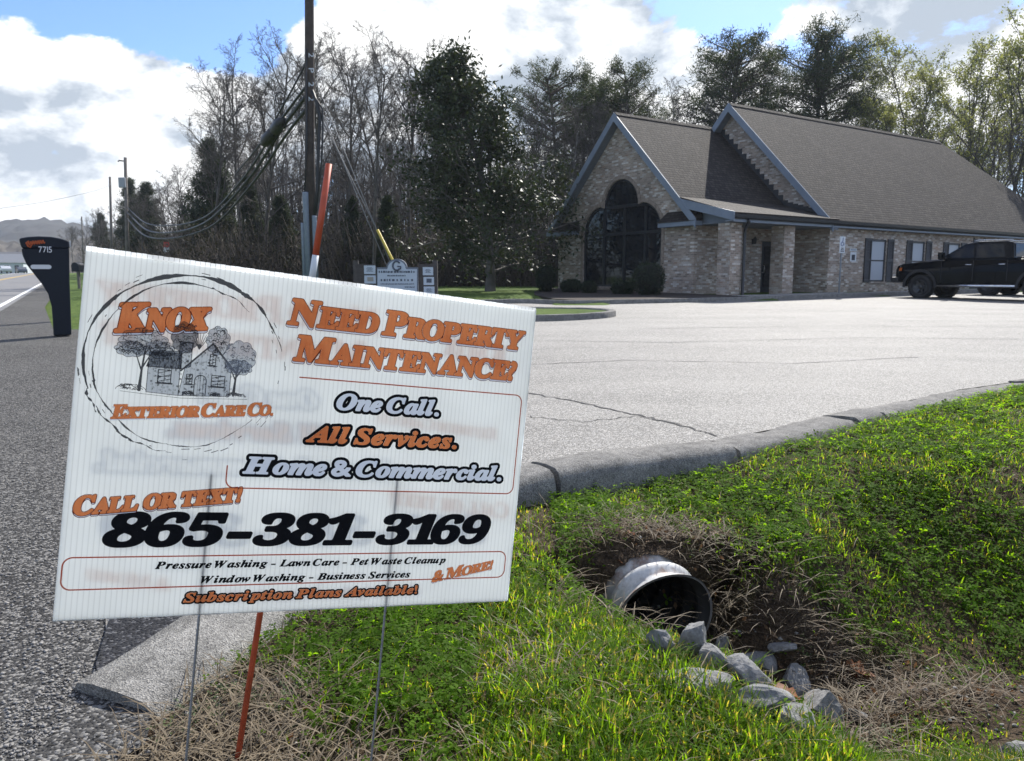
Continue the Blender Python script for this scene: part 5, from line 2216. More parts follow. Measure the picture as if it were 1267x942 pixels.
# conifers
def proto_pine(seed, H, start=0.42, nwh=15, blen=0.30, tuft=46, size=0.30, bark=M_PBARK, mat=M_NEEDLE, up=0.15, curve=0.02, aspect=0.16, crown='round'):
    rg = np.random.default_rng(seed)
    tr, cr = TreeMesh(), TreeMesh()
    P, _ = wander(rg, (0, 0, -.3), (rg.normal(0, .03), rg.normal(0, .03), 1), H, 12, 0.03, 0.02)
    rad = np.linspace(H * 0.0155, H * 0.003, 13)
    rad[0] *= 1.3
    tr.limb(P, rad, 9)
    tufts = []
    for w in range(nwh):
        f = start + (0.985 - start) * (w / (nwh - 1)) ** 0.9
        k = f * 12
        i0 = min(int(k), 11)
        q = P[i0] + (P[i0 + 1] - P[i0]) * (k - i0)
        g = (f - start) / (1 - start)
        if crown == 'round':
            ext = H * blen * (0.35 + 0.9 * math.sin(PI * min(1, 0.18 + 0.80 * g))) * 0.8
        else:
            ext = H * blen * (1.05 - g) + 0.25
        nb = rg.integers(4, 7) if crown == 'round' else rg.integers(6, 9)
        for b in range(nb):
            if rg.random() < 0.12:
                continue
            az = rg.uniform(0, 2 * np.pi)
            d = np.array([math.cos(az), math.sin(az), up + 0.55 * g + rg.normal(0, .12)])
            L = ext * rg.uniform(0.6, 1.15)
            B, _ = wander(rg, q, d, L, 5, 0.10, curve)
            cr.limb(B, np.maximum(np.linspace(H * .0042, .012, 6), .012), 4)
            for s in range(int(3 + L * 1.6)):
                ff = rg.uniform(0.3, 1.0)
                kk = ff * 5
                j = min(int(kk), 4)
                c = B[j] + (B[j + 1] - B[j]) * (kk - j)
                dd = rg.normal(0, 1, 3) + d * 0.8
                dd[2] = abs(dd[2]) * 0.4
                T, _ = wander(rg, c, dd, L * rg.uniform(.12, .32), 2, .15, .05)
                cr.limb(T, [0.02, 0.015, 0.01], 3)
                tufts.append(T[-1])
                if rg.random() < .6:
                    tufts.append(T[1])
            tufts.append(B[-1])
    V = leafcards(rg, tufts, tuft, size * 0.62, size, aspect, up=0.35)
    return tr.mesh('trunk', bark), cr.mesh('limbs', bark), cards_mesh('needles', V, mat)


pines = [proto_pine(31, 20, 0.50, 13, 0.24, 24, 0.34), proto_pine(32, 20, 0.40, 15, 0.26, 22, 0.34), proto_pine(33, 20, 0.62, 11, 0.27, 30, 0.32)]
PP = ('trunk', 'limbs', 'crown')
for i, (u, y, h, k, lab) in enumerate([
        (985, 60, 18.2, 2, 'tall dark pine with a dense rounded top, left of the pair above the roof ridge'),
        (1030, 62, 17.6, 1, 'leaning dark pine with a ragged top, right of the pair above the roof ridge'),
        (905, 58, 18.0, 0, 'broad open-crowned pine rising behind the main gable peak'),
        (872, 62, 17.2, 1, 'pine half hidden behind the broad pine at the main gable peak'),
        (780, 52, 13.9, 0, 'flat-topped pine just behind the front gable peak'),
        (752, 55, 14.2, 1, 'dark pine between the big magnolia and the front gable peak'),
        (690, 50, 13.4, 2, 'pine with a tufted top close behind the right side of the magnolia'),
        (725, 60, 14.4, 0, 'thin pine in the wood left of the front gable')]):
    plant_tree('pine_tree', pines[k], gpx(u, y), y, h / 20 * (1.18 if i < 3 else 1), 1.3 * i, lab, 'pines behind the building', parts=PP, sz=(1 / 1.18 if i < 3 else 1))
cedars = [proto_pine(41, 12, 0.06, 22, 0.20, 30, 0.30, mat=M_NEEDLE2, up=0.05, crown='cone', aspect=.2), proto_pine(42, 12, 0.10, 20, 0.26, 30, 0.32, mat=M_NEEDLE2, up=-0.02, crown='cone', aspect=.2)]
for i, (u, y, h, k, lab) in enumerate([
        (168, 92, 11.5, 0, 'dark conical cedar next to the second utility pole'),
        (186, 80, 9.6, 1, 'bushy cedar at the left end of the wood'),
        (270, 58, 10.4, 1, 'ragged dark evergreen reaching left above the sagging cables'),
        (130, 110, 8.5, 1, 'low dark evergreen left of the distant pole'),
        (318, 52, 7.0, 0, 'dark cedar in the shade below the cable splice'),
        (352, 46, 5.2, 1, 'small dark cedar just left of the main utility pole'),
        (440, 44, 5.0, 0, 'small dark cedar behind the guy wires'),
        (480, 40, 4.6, 1, 'low spreading cedar behind the office signboard')]):
    plant_tree('cedar_tree', cedars[k], gpx(u, y), y, h / 12, 2.1 * i, lab, None, parts=PP)

# the broad evergreen magnolia
rg = np.random.default_rng(77)
tm = {'trunk': TreeMesh(), 'crown': TreeMesh()}
tips = []
MS = spec_of(kids=[46, 9, 5, 3], start=[0.06, 0.15, 0.15, 0.1], ang=[66, 48, 45, 45], len=[0.44, 0.42, 0.45, 0.5], fall=[0.80, 0.4, 0.3, .3], lift=[0.01, 0.02, 0.03, 0.02, 0], rmin=.012)
grow(rg, tm, (0, 0, -.3), (0.02, 0.0, 1), 10.4, 0.20, 0, 3, MS, tips)
TP = np.array([p for p, d in tips])
keep = rg.random(len(TP)) < 0.95
V = leafcards(rg, TP[keep], 8, 0.26, 0.21, 0.42, up=0.3)
print('magnolia leaves', len(V), len(TP))
plant_tree('magnolia_tree', (tm['trunk'].mesh('trunk', M_BARK), tm['crown'].mesh('limbs', M_BARK), cards_mesh('leaves', V, M_MAG)), gpx(606, 31.5), 31.5, 1.02, 0.4,
           'broad glossy dark-leaved magnolia left of the building', None, parts=PP, sz=0.90)


# trees just coming into leaf at the right
def proto_leafing(seed, H, spec, leaves, size, mat, maxlev=4, r=None):
    rg = np.random.default_rng(seed)
    tm = {'trunk': TreeMesh(), 'crown': TreeMesh()}
    tips = []
    grow(rg, tm, (0, 0, -.3), (0.02, 0, 1), H, r or H * 0.014, 0, maxlev, spec, tips)
    TP = np.array([p for p, d in tips])
    hi = TP[:, 2] / TP[:, 2].max()
    k = rg.random(len(TP)) < np.clip((hi - 0.32) * 2.2, 0.05, 1)
    V = leafcards(rg, TP[k], leaves, 0.16, size, 0.5, up=0.3)
    print('leafing', len(V))
    return tm['trunk'].mesh('trunk', M_BARK), tm['crown'].mesh('limbs', M_TWIG), cards_mesh('leaves', V, mat)


SPL = spec_of(kids=[11, 8, 6, 4], start=[0.16, 0.18, 0.15, 0.1], ang=[34, 34, 38, 42], len=[0.70, 0.46, 0.46, 0.5], fall=[0.35, 0.4, 0.3, .3], lift=[0.01, 0.06, 0.05, 0.05, 0.03], rmin=0.012, rk=[.5, .5, .55, .6])
leafing = [proto_leafing(51, 12, SPL, 5, 0.17, M_BUD), proto_leafing(52, 12, SPL, 5, 0.17, M_BUD2), proto_leafing(53, 12, SPL, 3, 0.17, M_BUD)]
for i, (u, y, h, k, lab) in enumerate([
        (1120, 54, 15.8, 0, 'pale green tree coming into leaf, first behind the hip end of the roof'),
        (1185, 56, 17.5, 2, 'many-stemmed leafing tree whose bare trunks fan out beside the roof'),
        (1245, 50, 16.8, 0, 'tall yellow-green leafing tree at the right edge of the picture'),
        (1085, 64, 16.0, 1, 'olive-green leafing tree right of the pines, above the ridge'),
        (1290, 46, 13.0, 1, 'leafing tree cut by the right edge behind the parked truck'),
        (1225, 66, 15.5, 1, 'leafing tree standing back between the tall ones at the right')]):
    plant_tree('leafing_tree', leafing[k], gpx(u, y), y, h * 0.9 / 14.5, 1.7 * i, lab, 'trees coming into leaf', parts=PP)
for i, (u, y, h) in enumerate([(1150, 70, 14), (1210, 72, 13), (1262, 60, 12), (1060, 72, 15), (945, 70, 17), (1300, 62, 13)]):
    plant_tree('bare_tree', bare_protos[(i + 2) % 5], gpx(u, y), y, h / 16, i * 1.1, 'bare tree behind the leafing trees and pines over the roof', 'bare trees beyond the roof')

# brushwood filling the wood's foot: one mass nobody could count
rg = np.random.default_rng(91)
n = 5200
uu = 118 + (760 - 118) * rg.random(n)
yy = 38 + 34 * rg.random(n) ** 0.8
yy = np.where(uu < 250, yy + (250 - uu) * 0.45, yy)
xx = (uu - 633.5) / 930 * yy
zz = ground_h(xx, yy)
hh = (1.2 + 3.6 * rg.random(n) ** 1.5)
tmb = TreeMesh()
for i in range(n):
    p = np.array([xx[i], yy[i], zz[i]])
    for j in range(4):
        pts, _ = wander(rg, p + rg.normal(0, .4, 3) * [1, 1, 0], (rg.normal(0, .22), rg.normal(0, .3), 1), hh[i] * rg.uniform(.6, 1), 3, .18, 0)
        tmb.limb(pts, [.03, .024, .018, .012], 3)
tag(link('brushwood', tmb.mesh('brushwood', pbr('brush_stems', (0.06, 0.048, 0.038), .9, var=.4, vscale=.3))), kind='stuff')
cen = np.stack([xx, yy, zz + hh * rg.uniform(.1, .95, n)], 1)
V = leafcards(rg, cen, 13, 0.55, 0.22, 0.4, up=0.1)
M_BRUSH = leafmat('brush_leaf', (0.018, 0.019, 0.012), (0.045, 0.042, 0.027), 0.3, 0.7, 0.25)
tag(link('undergrowth', cards_mesh('undergrowth', V, M_BRUSH)), kind='stuff')
# the same behind the building, up to its eaves
n = 1500
uu = 1180 + 180 * rg.random(n)
yy = 48 + 20 * rg.random(n)
xx = (uu - 633.5) / 930 * yy
zz = ground_h(xx, yy)
hh = 1.0 + 3.5 * rg.random(n)
cen = np.stack([xx, yy, zz + hh * rg.uniform(.1, .95, n)], 1)
V = leafcards(rg, cen, 22, 0.6, 0.24, 0.5, up=0.1)
tag(link('undergrowth', cards_mesh('undergrowth', V, M_BRUSH)), kind='stuff')

# the deep wood behind the first ranks reads as one grey-brown mass of stems
rg = np.random.default_rng(97)
n = 2300
uu = 150 + (900 - 150) * rg.random(n)
yy = 66 + 34 * rg.random(n)
yy = np.where(uu < 250, yy + (250 - uu) * 0.6, yy)
xx = (uu - 633.5) / 930 * yy
zz = ground_h(xx, yy)
hh = (6.0 + 6.5 * rg.random(n)) * (0.45 + 0.55 * np.clip((uu - 170) / 150, 0, 1))
tmd = TreeMesh()
for i in range(n):
    p = np.array([xx[i], yy[i], zz[i]])
    pts, _ = wander(rg, p, (rg.normal(0, .05), rg.normal(0, .05), 1), hh[i], 4, .05, 0)
    r0 = rg.uniform(.05, .11)
    tmd.limb(pts, np.linspace(r0, .02, 5), 4)
    for j in range(11):
        f = rg.uniform(.25, 1)
        q = p + (pts[-1] - p) * f
        T, _ = wander(rg, q, (rg.normal(0, 1), rg.normal(0, 1), rg.uniform(.3, 1.2)), hh[i] * rg.uniform(.1, .26), 2, .15, .08)
        tmd.limb(T, [.022, .016, .010], 3)
tag(link('deep_wood', tmd.mesh('deep_wood', pbr('deep_wood_stems', (0.085, 0.074, 0.064), .9, var=.35, vscale=.2))), kind='stuff')

# hills with their winter woods, far up the road
def hillmat(name, c1, c2, s):
    return pbr(name, tuple((a + b) / 2 for a, b in zip(c1, c2)), 0.95, var=0.35, vscale=s, spec=0.1)


def hills(name, y0, prof, dep, bump, seed, mat):
    """ridge: profile [(photo column, photo row)] at distance y0"""
    us = np.linspace(prof[0][0], prof[-1][0], 260)
    vs = np.interp(us, [p[0] for p in prof], [p[1] for p in prof])
    xs = (us - 633.5) / 930 * y0
    top = CAM_H + (345 - vs) / 930 * y0
    rows = 26
    V = np.zeros((len(us), rows, 3))
    for j in range(rows):
        f = j / (rows - 1)
        yy = y0 - dep + dep * f
        V[:, j, 0] = xs * (yy / y0)
        V[:, j, 1] = yy
        h = -2 + (top + 2) * (f ** 0.8)
        V[:, j, 2] = h + bump * (fbm(us * 0.11, np.full(len(us), j * 0.9), 1.0, seed, 4) - 0.5) * 2 * min(1, f * 3) + bump * .9 * (RNG.random(len(us)) - .5) * (f > .1)
    idx = np.arange(len(us) * rows).reshape(len(us), rows)
    q = np.stack([idx[:-1, :-1], idx[1:, :-1], idx[1:, 1:], idx[:-1, 1:]], -1).reshape(-1, 4)
    o = link(name, mesh_np(name, V.reshape(-1, 3), np.full(len(q), 4), q.ravel(), mat, smooth=False))
    return tag(o, kind='structure')


hills('hills', 620, [(-260, 262), (-120, 268), (-40, 279), (0, 279), (30, 274), (66, 272), (90, 277), (130, 284), (190, 290), (300, 296), (450, 300), (700, 300), (1000, 296), (1500, 280)], 260, 2.6, 5, hillmat('far_wooded_hill', (0.055, 0.056, 0.055), (0.085, 0.083, 0.078), 0.02))
hills('hills', 330, [(-260, 292), (-60, 296), (0, 300), (40, 303), (75, 300), (110, 296), (150, 292), (250, 290), (400, 296), (800, 300)], 110, 1.8, 15, hillmat('near_wooded_hill', (0.075, 0.068, 0.06), (0.11, 0.10, 0.085), 0.05))

# ------------------------------------------------------------------ culvert, riprap, leaves
def gz(x, y):
    return float(ground_h(np.array([x]), np.array([y]))[0])


def rustmat():
    m = bpy.data.materials.new('rusty_galvanised')
    m.use_nodes = True
    t = NT(m.node_tree)
    P = t.n('ShaderNodeTexCoord').outputs['Object']
    f = t.ramp(t.noise(P, 6, 6, 0.7), [(0.48, 0), (0.64, 1)])
    c = t.mix(f, (0.50, 0.50, 0.49), (0.20, 0.10, 0.05))
    g = t.ramp(t.noise(P, 30, 4, 0.7), [(0.35, 0.75), (0.65, 1.1)])
    c = t.mix(1.0, c, g, 'MULTIPLY')
    b = t.n('ShaderNodeBsdfPrincipled')
    b.inputs['Roughness'].default_value = 0.55
    b.inputs['Metallic'].default_value = 0.15
    t.l(c, b.inputs['Base Color'])
    o = t.n('ShaderNodeOutputMaterial')
    t.l(b.outputs[0], o.inputs[0])
    return m


M_RUST = rustmat()
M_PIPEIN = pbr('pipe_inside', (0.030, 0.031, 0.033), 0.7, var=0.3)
PAZ = R(163)
pc = Vector((0.645, 2.99, -0.305))
culv = thing('culvert_pipe', 'rusty corrugated metal culvert pipe opening onto grey rocks in the ditch', 'culvert pipe', pc, PI / 2 - PAZ)
PRD = 0.195
prof_o, prof_i = [], []
Lp = 1.3
nseg = 96
for i in range(nseg + 1):
    xx = -Lp * i / nseg
    w = 0.017 * math.cos(2 * PI * xx / 0.105)
    prof_o.append((PRD + w, xx))
    prof_i.append((PRD + w - 0.006, xx))
lip = [(PRD + 0.013 - 0.006, 0.002), (PRD + 0.016, 0.002)]
mb = MB()
mb.lathe(prof_o, 'x', 48)
# mouth bent a little out of round at the crown, as old pipe ends are
mb.v = [(x + 0.035 * max(0, (z / PRD)) ** 2 * math.exp(x * 8), y * (1 + .05 * math.exp(x * 7)), z * (1 - 0.05 * math.exp(x * 6))) for x, y, z in mb.v]
mb.build('pipe_shell', M_RUST, culv, uv=False)
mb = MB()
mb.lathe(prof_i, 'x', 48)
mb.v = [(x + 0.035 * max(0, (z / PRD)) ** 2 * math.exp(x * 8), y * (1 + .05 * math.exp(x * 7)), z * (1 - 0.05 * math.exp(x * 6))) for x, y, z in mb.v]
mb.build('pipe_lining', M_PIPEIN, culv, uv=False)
mb = MB()
k = 48
vs = []
for r in (PRD + 0.014, PRD + 0.006):
    for j in range(k):
        a = 2 * PI * j / k
        y, z = r * math.cos(a), r * math.sin(a)
        vs.append((0.001 + 0.035 * max(0, z / PRD) ** 2, y * 1.05, z * 0.95))
mb.add(vs, [(j, (j + 1) % k, k + (j + 1) % k, k + j) for j in range(k)], True)
mb.build('rim', pbr('worn_zinc', (0.16, 0.155, 0.15), 0.6, 0.1, var=.15, vscale=20), culv, uv=False)

M_ROCK = None


def rockmat():
    m = bpy.data.materials.new('limestone')
    m.use_nodes = True
    t = NT(m.node_tree)
    P = t.n('ShaderNodeTexCoord').outputs['Object']
    f = t.ramp(t.noise(P, 9, 6, 0.7), [(0.3, 0), (0.7, 1)])
    c = t.mix(f, (0.14, 0.139, 0.135), (0.28, 0.277, 0.27))
    g = t.ramp(t.noise(P, 55, 4, 0.7), [(0.35, 0.65), (0.65, 1.15)])
    c = t.mix(1.0, c, g, 'MULTIPLY')
    b = t.n('ShaderNodeBsdfPrincipled')
    b.inputs['Roughness'].default_value = 0.85
    b.inputs['Specular IOR Level'].default_value = 0.3
    t.l(c, b.inputs['Base Color'])
    bp = t.n('ShaderNodeBump')
    bp.inputs['Strength'].default_value = 0.8
    bp.inputs['Distance'].default_value = 0.006
    t.l(t.noise(P, 40, 6, 0.7), bp.inputs['Height'])
    t.l(bp.outputs[0], b.inputs['Normal'])
    o = t.n('ShaderNodeOutputMaterial')
    t.l(b.outputs[0], o.inputs[0])
    return m


M_ROCK = rockmat()
from mathutils import noise as mnoise


def rock(seed, r):
    r = tuple(q * 1.32 for q in r)
    return rock_(seed, r)


def rock_(seed, r):
    """angular quarried stone: a ball cut by random planes, then roughened"""
    rg = random.Random(seed)
    bm = bmesh.new()
    bmesh.ops.create_icosphere(bm, subdivisions=4, radius=1.0)
    planes = []
    for i in range(11):
        n = Vector((rg.gauss(0, 1), rg.gauss(0, 1), rg.gauss(0, 1))).normalized()
        planes.append((n, rg.uniform(0.42, 0.80)))
    for v in bm.verts:
        p = v.co.copy()
        for n, d in planes:
            e = p.dot(n) - d
            if e > 0:
                p -= n * e
        q = p * 2.3 + Vector((seed, 0, 0))
        p += p.normalized() * (0.06 * mnoise.noise(q) + 0.04 * mnoise.noise(q * 3.1) + 0.02 * mnoise.noise(q * 8))
        v.co = Vector((p.x * r[0], p.y * r[1], p.z * r[2]))
    me = bpy.data.meshes.new('rock')
    bm.to_mesh(me)
    bm.free()
    me.materials.append(M_ROCK)
    return me


def gat(u, v, dz=0.0):
    """point of the ground sheet seen at a photo position"""
    lo, hi = 0.8, 40.0
    y = 1.0
    for i in range(4000):
        p = at(u, v, y)
        if p.z <= gz(p.x, p.y) + dz:
            return p
        y += 0.01
    return at(u, v, 5)


rocks = [
    # photo column, row of the rock's middle, half sizes (m), turn, label
    (1008, 885, (0.100, 0.075, 0.062), 0.3, 'large grey boulder at the right end of the rock pile'),
    (971, 853, (0.066, 0.050, 0.062), 1.2, 'upright grey rock with a pointed top beside the right-hand boulder'),
    (877, 832, (0.082, 0.062, 0.052), 2.5, 'rounded grey rock in the middle of the pile just below the culvert'),
    (862, 858, (0.115, 0.060, 0.050), -0.45, 'long flat grey slab nearest the grass at the left of the rock pile'),
    (927, 826, (0.075, 0.060, 0.046), 0.9, 'broad grey rock behind the middle of the pile, in the ditch'),
    (912, 846, (0.060, 0.050, 0.048), 1.9, 'dark fissured rock wedged in the centre of the pile'),
    (922, 876, (0.090, 0.045, 0.040), -0.5, 'thin grey slab lying tilted in front of the dark fissured rock'),
    (842, 803, (0.040, 0.058, 0.080), 0.5, 'tall narrow rock leaning in the mouth of the culvert'),
    (810, 814, (0.056, 0.045, 0.066), 2.2, 'dark squarish rock in the shade left of the culvert mouth'),
    (884, 800, (0.036, 0.030, 0.034), 0.2, 'small rock in the shade at the right lip of the culvert'),
    (972, 903, (0.070, 0.050, 0.030), 0.7, 'low flat grey rock at the front of the pile under the boulder'),
    (1052, 893, (0.034, 0.026, 0.020), 0.1, 'small pale stone just right of the large boulder'),
    (962, 807, (0.060, 0.035, 0.020), 0.3, 'flat stone half buried in straw above the rock pile'),
    (1250, 934, (0.060, 0.045, 0.035), 0.6, 'pale stone in the grass at the bottom right corner'),
    (840, 833, (0.026, 0.022, 0.018), 0.9, 'small tan stone between the long slab and the culvert'),
]
for i, (u, v, r, a, lab) in enumerate(rocks):
    p = gat(u + 10, v - 4, r[2] * 0.4)
    o = link('rock', rock(300 + i, r), None, (p.x, p.y, gz(p.x, p.y) + r[2] * 0.42), (0.25 * math.sin(i * 2.1), 0.35 * math.cos(i * 1.7) * (1.0 if r[2] < .07 else .4), a))
    tag(o, lab, 'rock', 'riprap rocks in the ditch')


def leafmesh(seed, L):
    rg = random.Random(seed)
    vs, fs = [], []
    n = 8
    for i in range(n + 1):
        f = i / n
        w = L * 0.32 * math.sin(PI * f ** 0.8) * (1 + 0.35 * math.sin(i * 2.4)) + 0.001
        z = L * (0.16 * math.sin(f * 3 + seed) + 0.1 * f)
        vs += [(f * L, -w, z + w * 0.5), (f * L, 0, z), (f * L, w, z + w * rg.uniform(.1, .7))]
    for i in range(n):
        for k in (0, 1):
            fs.append((i * 3 + k, i * 3 + k + 1, i * 3 + 4 + k, i * 3 + 3 + k))
    return mesh_np('fallen_leaf', vs, [4] * len(fs), [q for f in fs for q in f], M_DLEAF, smooth=True)


M_DLEAF = leafmat('fallen_leaf', (0.22, 0.075, 0.03), (0.34, 0.15, 0.06), 0.35, 0.6, 20, tcol=(1.3, .8, .5))
for i, (u, v, L, lab) in enumerate([
        (948, 872, 0.10, 'curled red-brown leaf caught between the rocks'), (958, 884, 0.085, 'red-brown leaf under the one caught between the rocks'),
        (988, 838, 0.07, 'tan leaf behind the upright pointed rock'), (1046, 826, 0.12, 'long red-brown leaf on the straw right of the rocks'),
        (1064, 830, 0.07, 'brown leaf beside the long one on the straw'), (944, 846, 0.06, 'small rusty leaf behind the dark fissured rock'),
        (764, 699, 0.06, 'rusty leaf on the bare earth left of the culvert'), (776, 668, 0.05, 'small orange-brown leaf on the earth above the culvert')]):
    p = gat(u, v)
    o = link('fallen_leaf', leafmesh(i, L), None, (p.x, p.y, p.z + 0.025), (0.3 * math.sin(i), 0.3, i * 1.9))
    tag(o, lab, 'leaf', 'fallen leaves in the ditch')
# litter of small leaf bits on the bare earth
x, y, d = scatter(5000, -.6, 3.0, 1.3, 4.5, 1.2)
bare, dd, ds, edge = fields(x, y, d)
k = RNG.random(len(x)) < bare * 0.8
V = leafcards(RNG, np.stack([x[k], y[k], ground_h(x[k], y[k]) + .012], 1), 1, 0.004, 0.03, 0.5)
tag(link('leaf_litter', cards_mesh('leaf_litter', V, leafmat('litter', (0.12, 0.06, 0.03), (0.30, 0.20, 0.12), .3, .7, 30, tcol=(1, .8, .6)))), kind='stuff')

# ------------------------------------------------------------------ mailbox
M_MBOX = pbr('black_plastic', (0.006, 0.010, 0.018), 0.5, var=0.15, vscale=5, spec=0.25)
MY = 12.2
mz = pz(-7.2, 12.2)
mcx = gpx(77, MY)
mail = thing('mailbox', 'black moulded plastic mailbox and post with house number 7715 by the road', 'mailbox', (mcx, MY, mz), R(30.6))


def mpt(u, v):
    p = at(u, v, MY)
    return ((p.x - mcx) * 0.866, p.z - mz)


Z5 = lambda x, y: (x / 4.092, 200 + y / 4.092)
body = [(272, 878), (268, 800), (262, 730), (245, 668), (215, 620), (178, 572), (140, 522), (122, 480), (116, 445), (350, 440), (352, 600), (358, 760), (362, 876)]
bpts = [mpt(*Z5(*q)) for q in body]
MB().ext([(x, -0.15, z) for x, z in bpts], (0, 0.30, 0)).build('post', M_MBOX, mail, bevel=0.02)
box = [(117, 444), (108, 415), (104, 396), (150, 387), (200, 383), (260, 384), (310, 392), (349, 404), (352, 442)]
hd = MB().ext([(x, -0.165, z) for x, z in [mpt(*Z5(*q)) for q in box]], (0, 0.33, 0)).build('box_head', M_MBOX, mail, bevel=0.025)
sl0, sl1 = mpt(*Z5(160, 535)), mpt(*Z5(262, 535))
rr = 0.033
pl_ = [(sl0[0] + rr + rr * math.cos(a), sl0[1] + rr * math.sin(a)) for a in np.linspace(PI / 2, 3 * PI / 2, 9)] + [(sl1[0] - rr + rr * math.cos(a), sl1[1] + rr * math.sin(a)) for a in np.linspace(-PI / 2, PI / 2, 9)]
MB().ext([(x, -0.153, z) for x, z in pl_], (0, -0.006, 0)).build('paper_slot', pbr('slot_white', (0.60, 0.62, 0.64), .5), mail)
MB().box(mpt(*Z5(350, 400))[0], mpt(*Z5(357, 400))[0], -0.1, 0.02, mpt(*Z5(0, 432))[1], mpt(*Z5(0, 402))[1]).build('flag', pbr('slot_white', (0.6, .62, .64)), mail)


def text_mesh(tri, f):
    """letters straight from the type outlines; f maps (x,y) with capitals 1 high to 3-D"""
    mb = MB()
    for T in tri:
        a = (T[1, 0] - T[0, 0]) * (T[2, 1] - T[0, 1]) - (T[1, 1] - T[0, 1]) * (T[2, 0] - T[0, 0])
        mb.add([f(*p) for p in T], [(0, 1, 2) if a > 0 else (0, 2, 1)])
    return mb


nx0, nz0 = mpt(*Z5(200, 463))
nx1, nz1 = mpt(*Z5(262, 434))
tr = lay('7715', face='sans', gap=0.12)
sx_ = (nx1 - nx0) / tr[..., 0].max()
text_mesh(tr, lambda x, y: (nx0 + x * sx_, -0.1685, nz0 + y * (nz1 - nz0))).build('house_number', pbr('number_white', (0.68, 0.70, 0.74), .5), mail, uv=False)
# the orange script above the number, too small in the photo to read: a joined brush hand
sq = MB()
ox0, oz0 = mpt(*Z5(137, 440))
ox1, oz1 = mpt(*Z5(228, 405))
wv = []
for i in range(60):
    f = i / 59
    wv.append((ox0 + .03 + (ox1 - ox0 - .03) * f, -0.170, oz0 + (oz1 - oz0) * (.55 + .4 * f ** .6) + 0.030 * math.sin(f * 44) - 0.01))
sq.tube(wv, 0.009, 5)
sq.tube([(ox0 + .05, -.170, oz1 - .01), (ox0 + .01, -.170, oz1 - .04), (ox0 + .03, -.170, oz0 + .02), (ox0 + .06, -.170, oz0), (ox0 + .08, -.170, oz0 + .04)], 0.012, 5)
sq.build('orange_script', pbr('orange_decal', (0.42, 0.085, 0.02), .6), mail, uv=False)

# ------------------------------------------------------------------ poles and lines
M_POLE = pbr('creosoted_pole', (0.060, 0.048, 0.040), 0.9, var=0.4, vscale=3, bump=0.5, bscale=14)
M_POLEG = pbr('weathered_pole', (0.16, 0.145, 0.13), 0.9, var=0.3, vscale=3)
M_COND = pbr('grey_conduit', (0.19, 0.23, 0.29), 0.5, var=0.12)
M_CABLE = pbr('black_cable', (0.016, 0.017, 0.019), 0.5)
M_CABLEG = pbr('grey_cable', (0.15, 0.155, 0.165), 0.5)
M_TAGW = pbr('pole_tag', (0.55, 0.60, 0.66), 0.5)
PY = 23.0
px_ = gpx(383.5, PY)
pz0 = float(ground_h(np.array([px_]), np.array([PY]))[0])
pole = thing('utility_pole', 'tall dark wooden utility pole with grey conduits and pale number tags', 'utility pole', (px_, PY, pz0))


def P_(u, v, y=PY):
    q = at(u, v, y)
    return Vector((q.x - px_, q.y - PY, q.z - pz0))


MB().tube([(0.05, 0, -0.2), P_(383.3, 200), P_(382.7, 0), P_(382.3, -70)], [0.165, 0.145, 0.128, 0.12], 14).build('shaft', M_POLE, pole, uv=False)
for u, v0, r in ((377.8, 238, 0.085), (388.7, 267, 0.068), (374.2, 276, 0.05)):
    t0 = P_(u, v0, PY - .19)
    MB().tube([(t0.x, t0.y, 0.0), (t0.x, t0.y, t0.z - .05), t0], r, 10).build('conduit', M_COND, pole, uv=False)
for i, v in enumerate((70, 89, 106, 124)):
    ch = '2BB2'[i]
    ch = '2P22'[i]
    tri = lay(ch, face='sans')
    b = P_(383, v + 4.5, PY - 0.145)
    # tags read sideways down the pole
    text_mesh(tri, lambda x, y: (b.x - 0.02 + y * 0.15, b.y - .004 - 0.003, b.z + 0.20 - x * 0.20)).build('number_tag', M_TAGW, pole, uv=False)
# cables that drop down the pole's right side
dc = MB()
dc.tube([P_(386, 112, PY - .2), P_(392, 128, PY - .2), P_(396, 145, PY - .2), P_(394, 190, PY - .2), P_(392.5, 235, PY - .2), P_(389, 270, PY - .2)], 0.05, 7)
dc.build('riser_cable', M_CABLE, pole, uv=False)
MB().tube([P_(388, 118, PY - .2), P_(399, 135, PY - .2), P_(399.5, 160, PY - .2), P_(398, 200, PY - .2), P_(391, 262, PY - .2)], 0.03, 6).build('riser_cable', M_CABLE, pole, uv=False)
MB().tube([P_(379, 60, PY - .17), P_(379.5, 130, PY - .17), P_(379.5, 180, PY - .17), P_(377, 238, PY - .2)], 0.022, 6).build('riser_cable', M_CABLE, pole, uv=False)

# more distant poles
P2Y = 62.0


def far_pole(u, vt, vb, y, lab, arm=False):
    x = gpx(u, y)
    z0 = float(ground_h(np.array([x]), np.array([y]))[0])
    t = thing('utility_pole', lab, 'utility pole', (x, y, z0))
    top_ = at(u - 3, vt, y)
    MB().tube([(0.0, 0, -.2), (top_.x - x, 0, top_.z - z0)], [0.17, 0.12], 9).build('shaft', M_POLEG, t, uv=False)
    if arm:
        h = top_.z - z0
        MB().tube([(top_.x - x, 0, h - .3), (top_.x - x - .45, -.1, h - .25), (top_.x - x - .55, -.1, h - .34)], 0.06, 6).build('lamp_arm', M_POLEG, t, uv=False)
        MB().box(top_.x - x - .5, top_.x - x + .02, -.42, -.16, h - 2.4, h - 1.6).build('transformer', pbr('transformer_grey', (.28, .31, .34), .5), t, bevel=.05)
    return t, x, z0


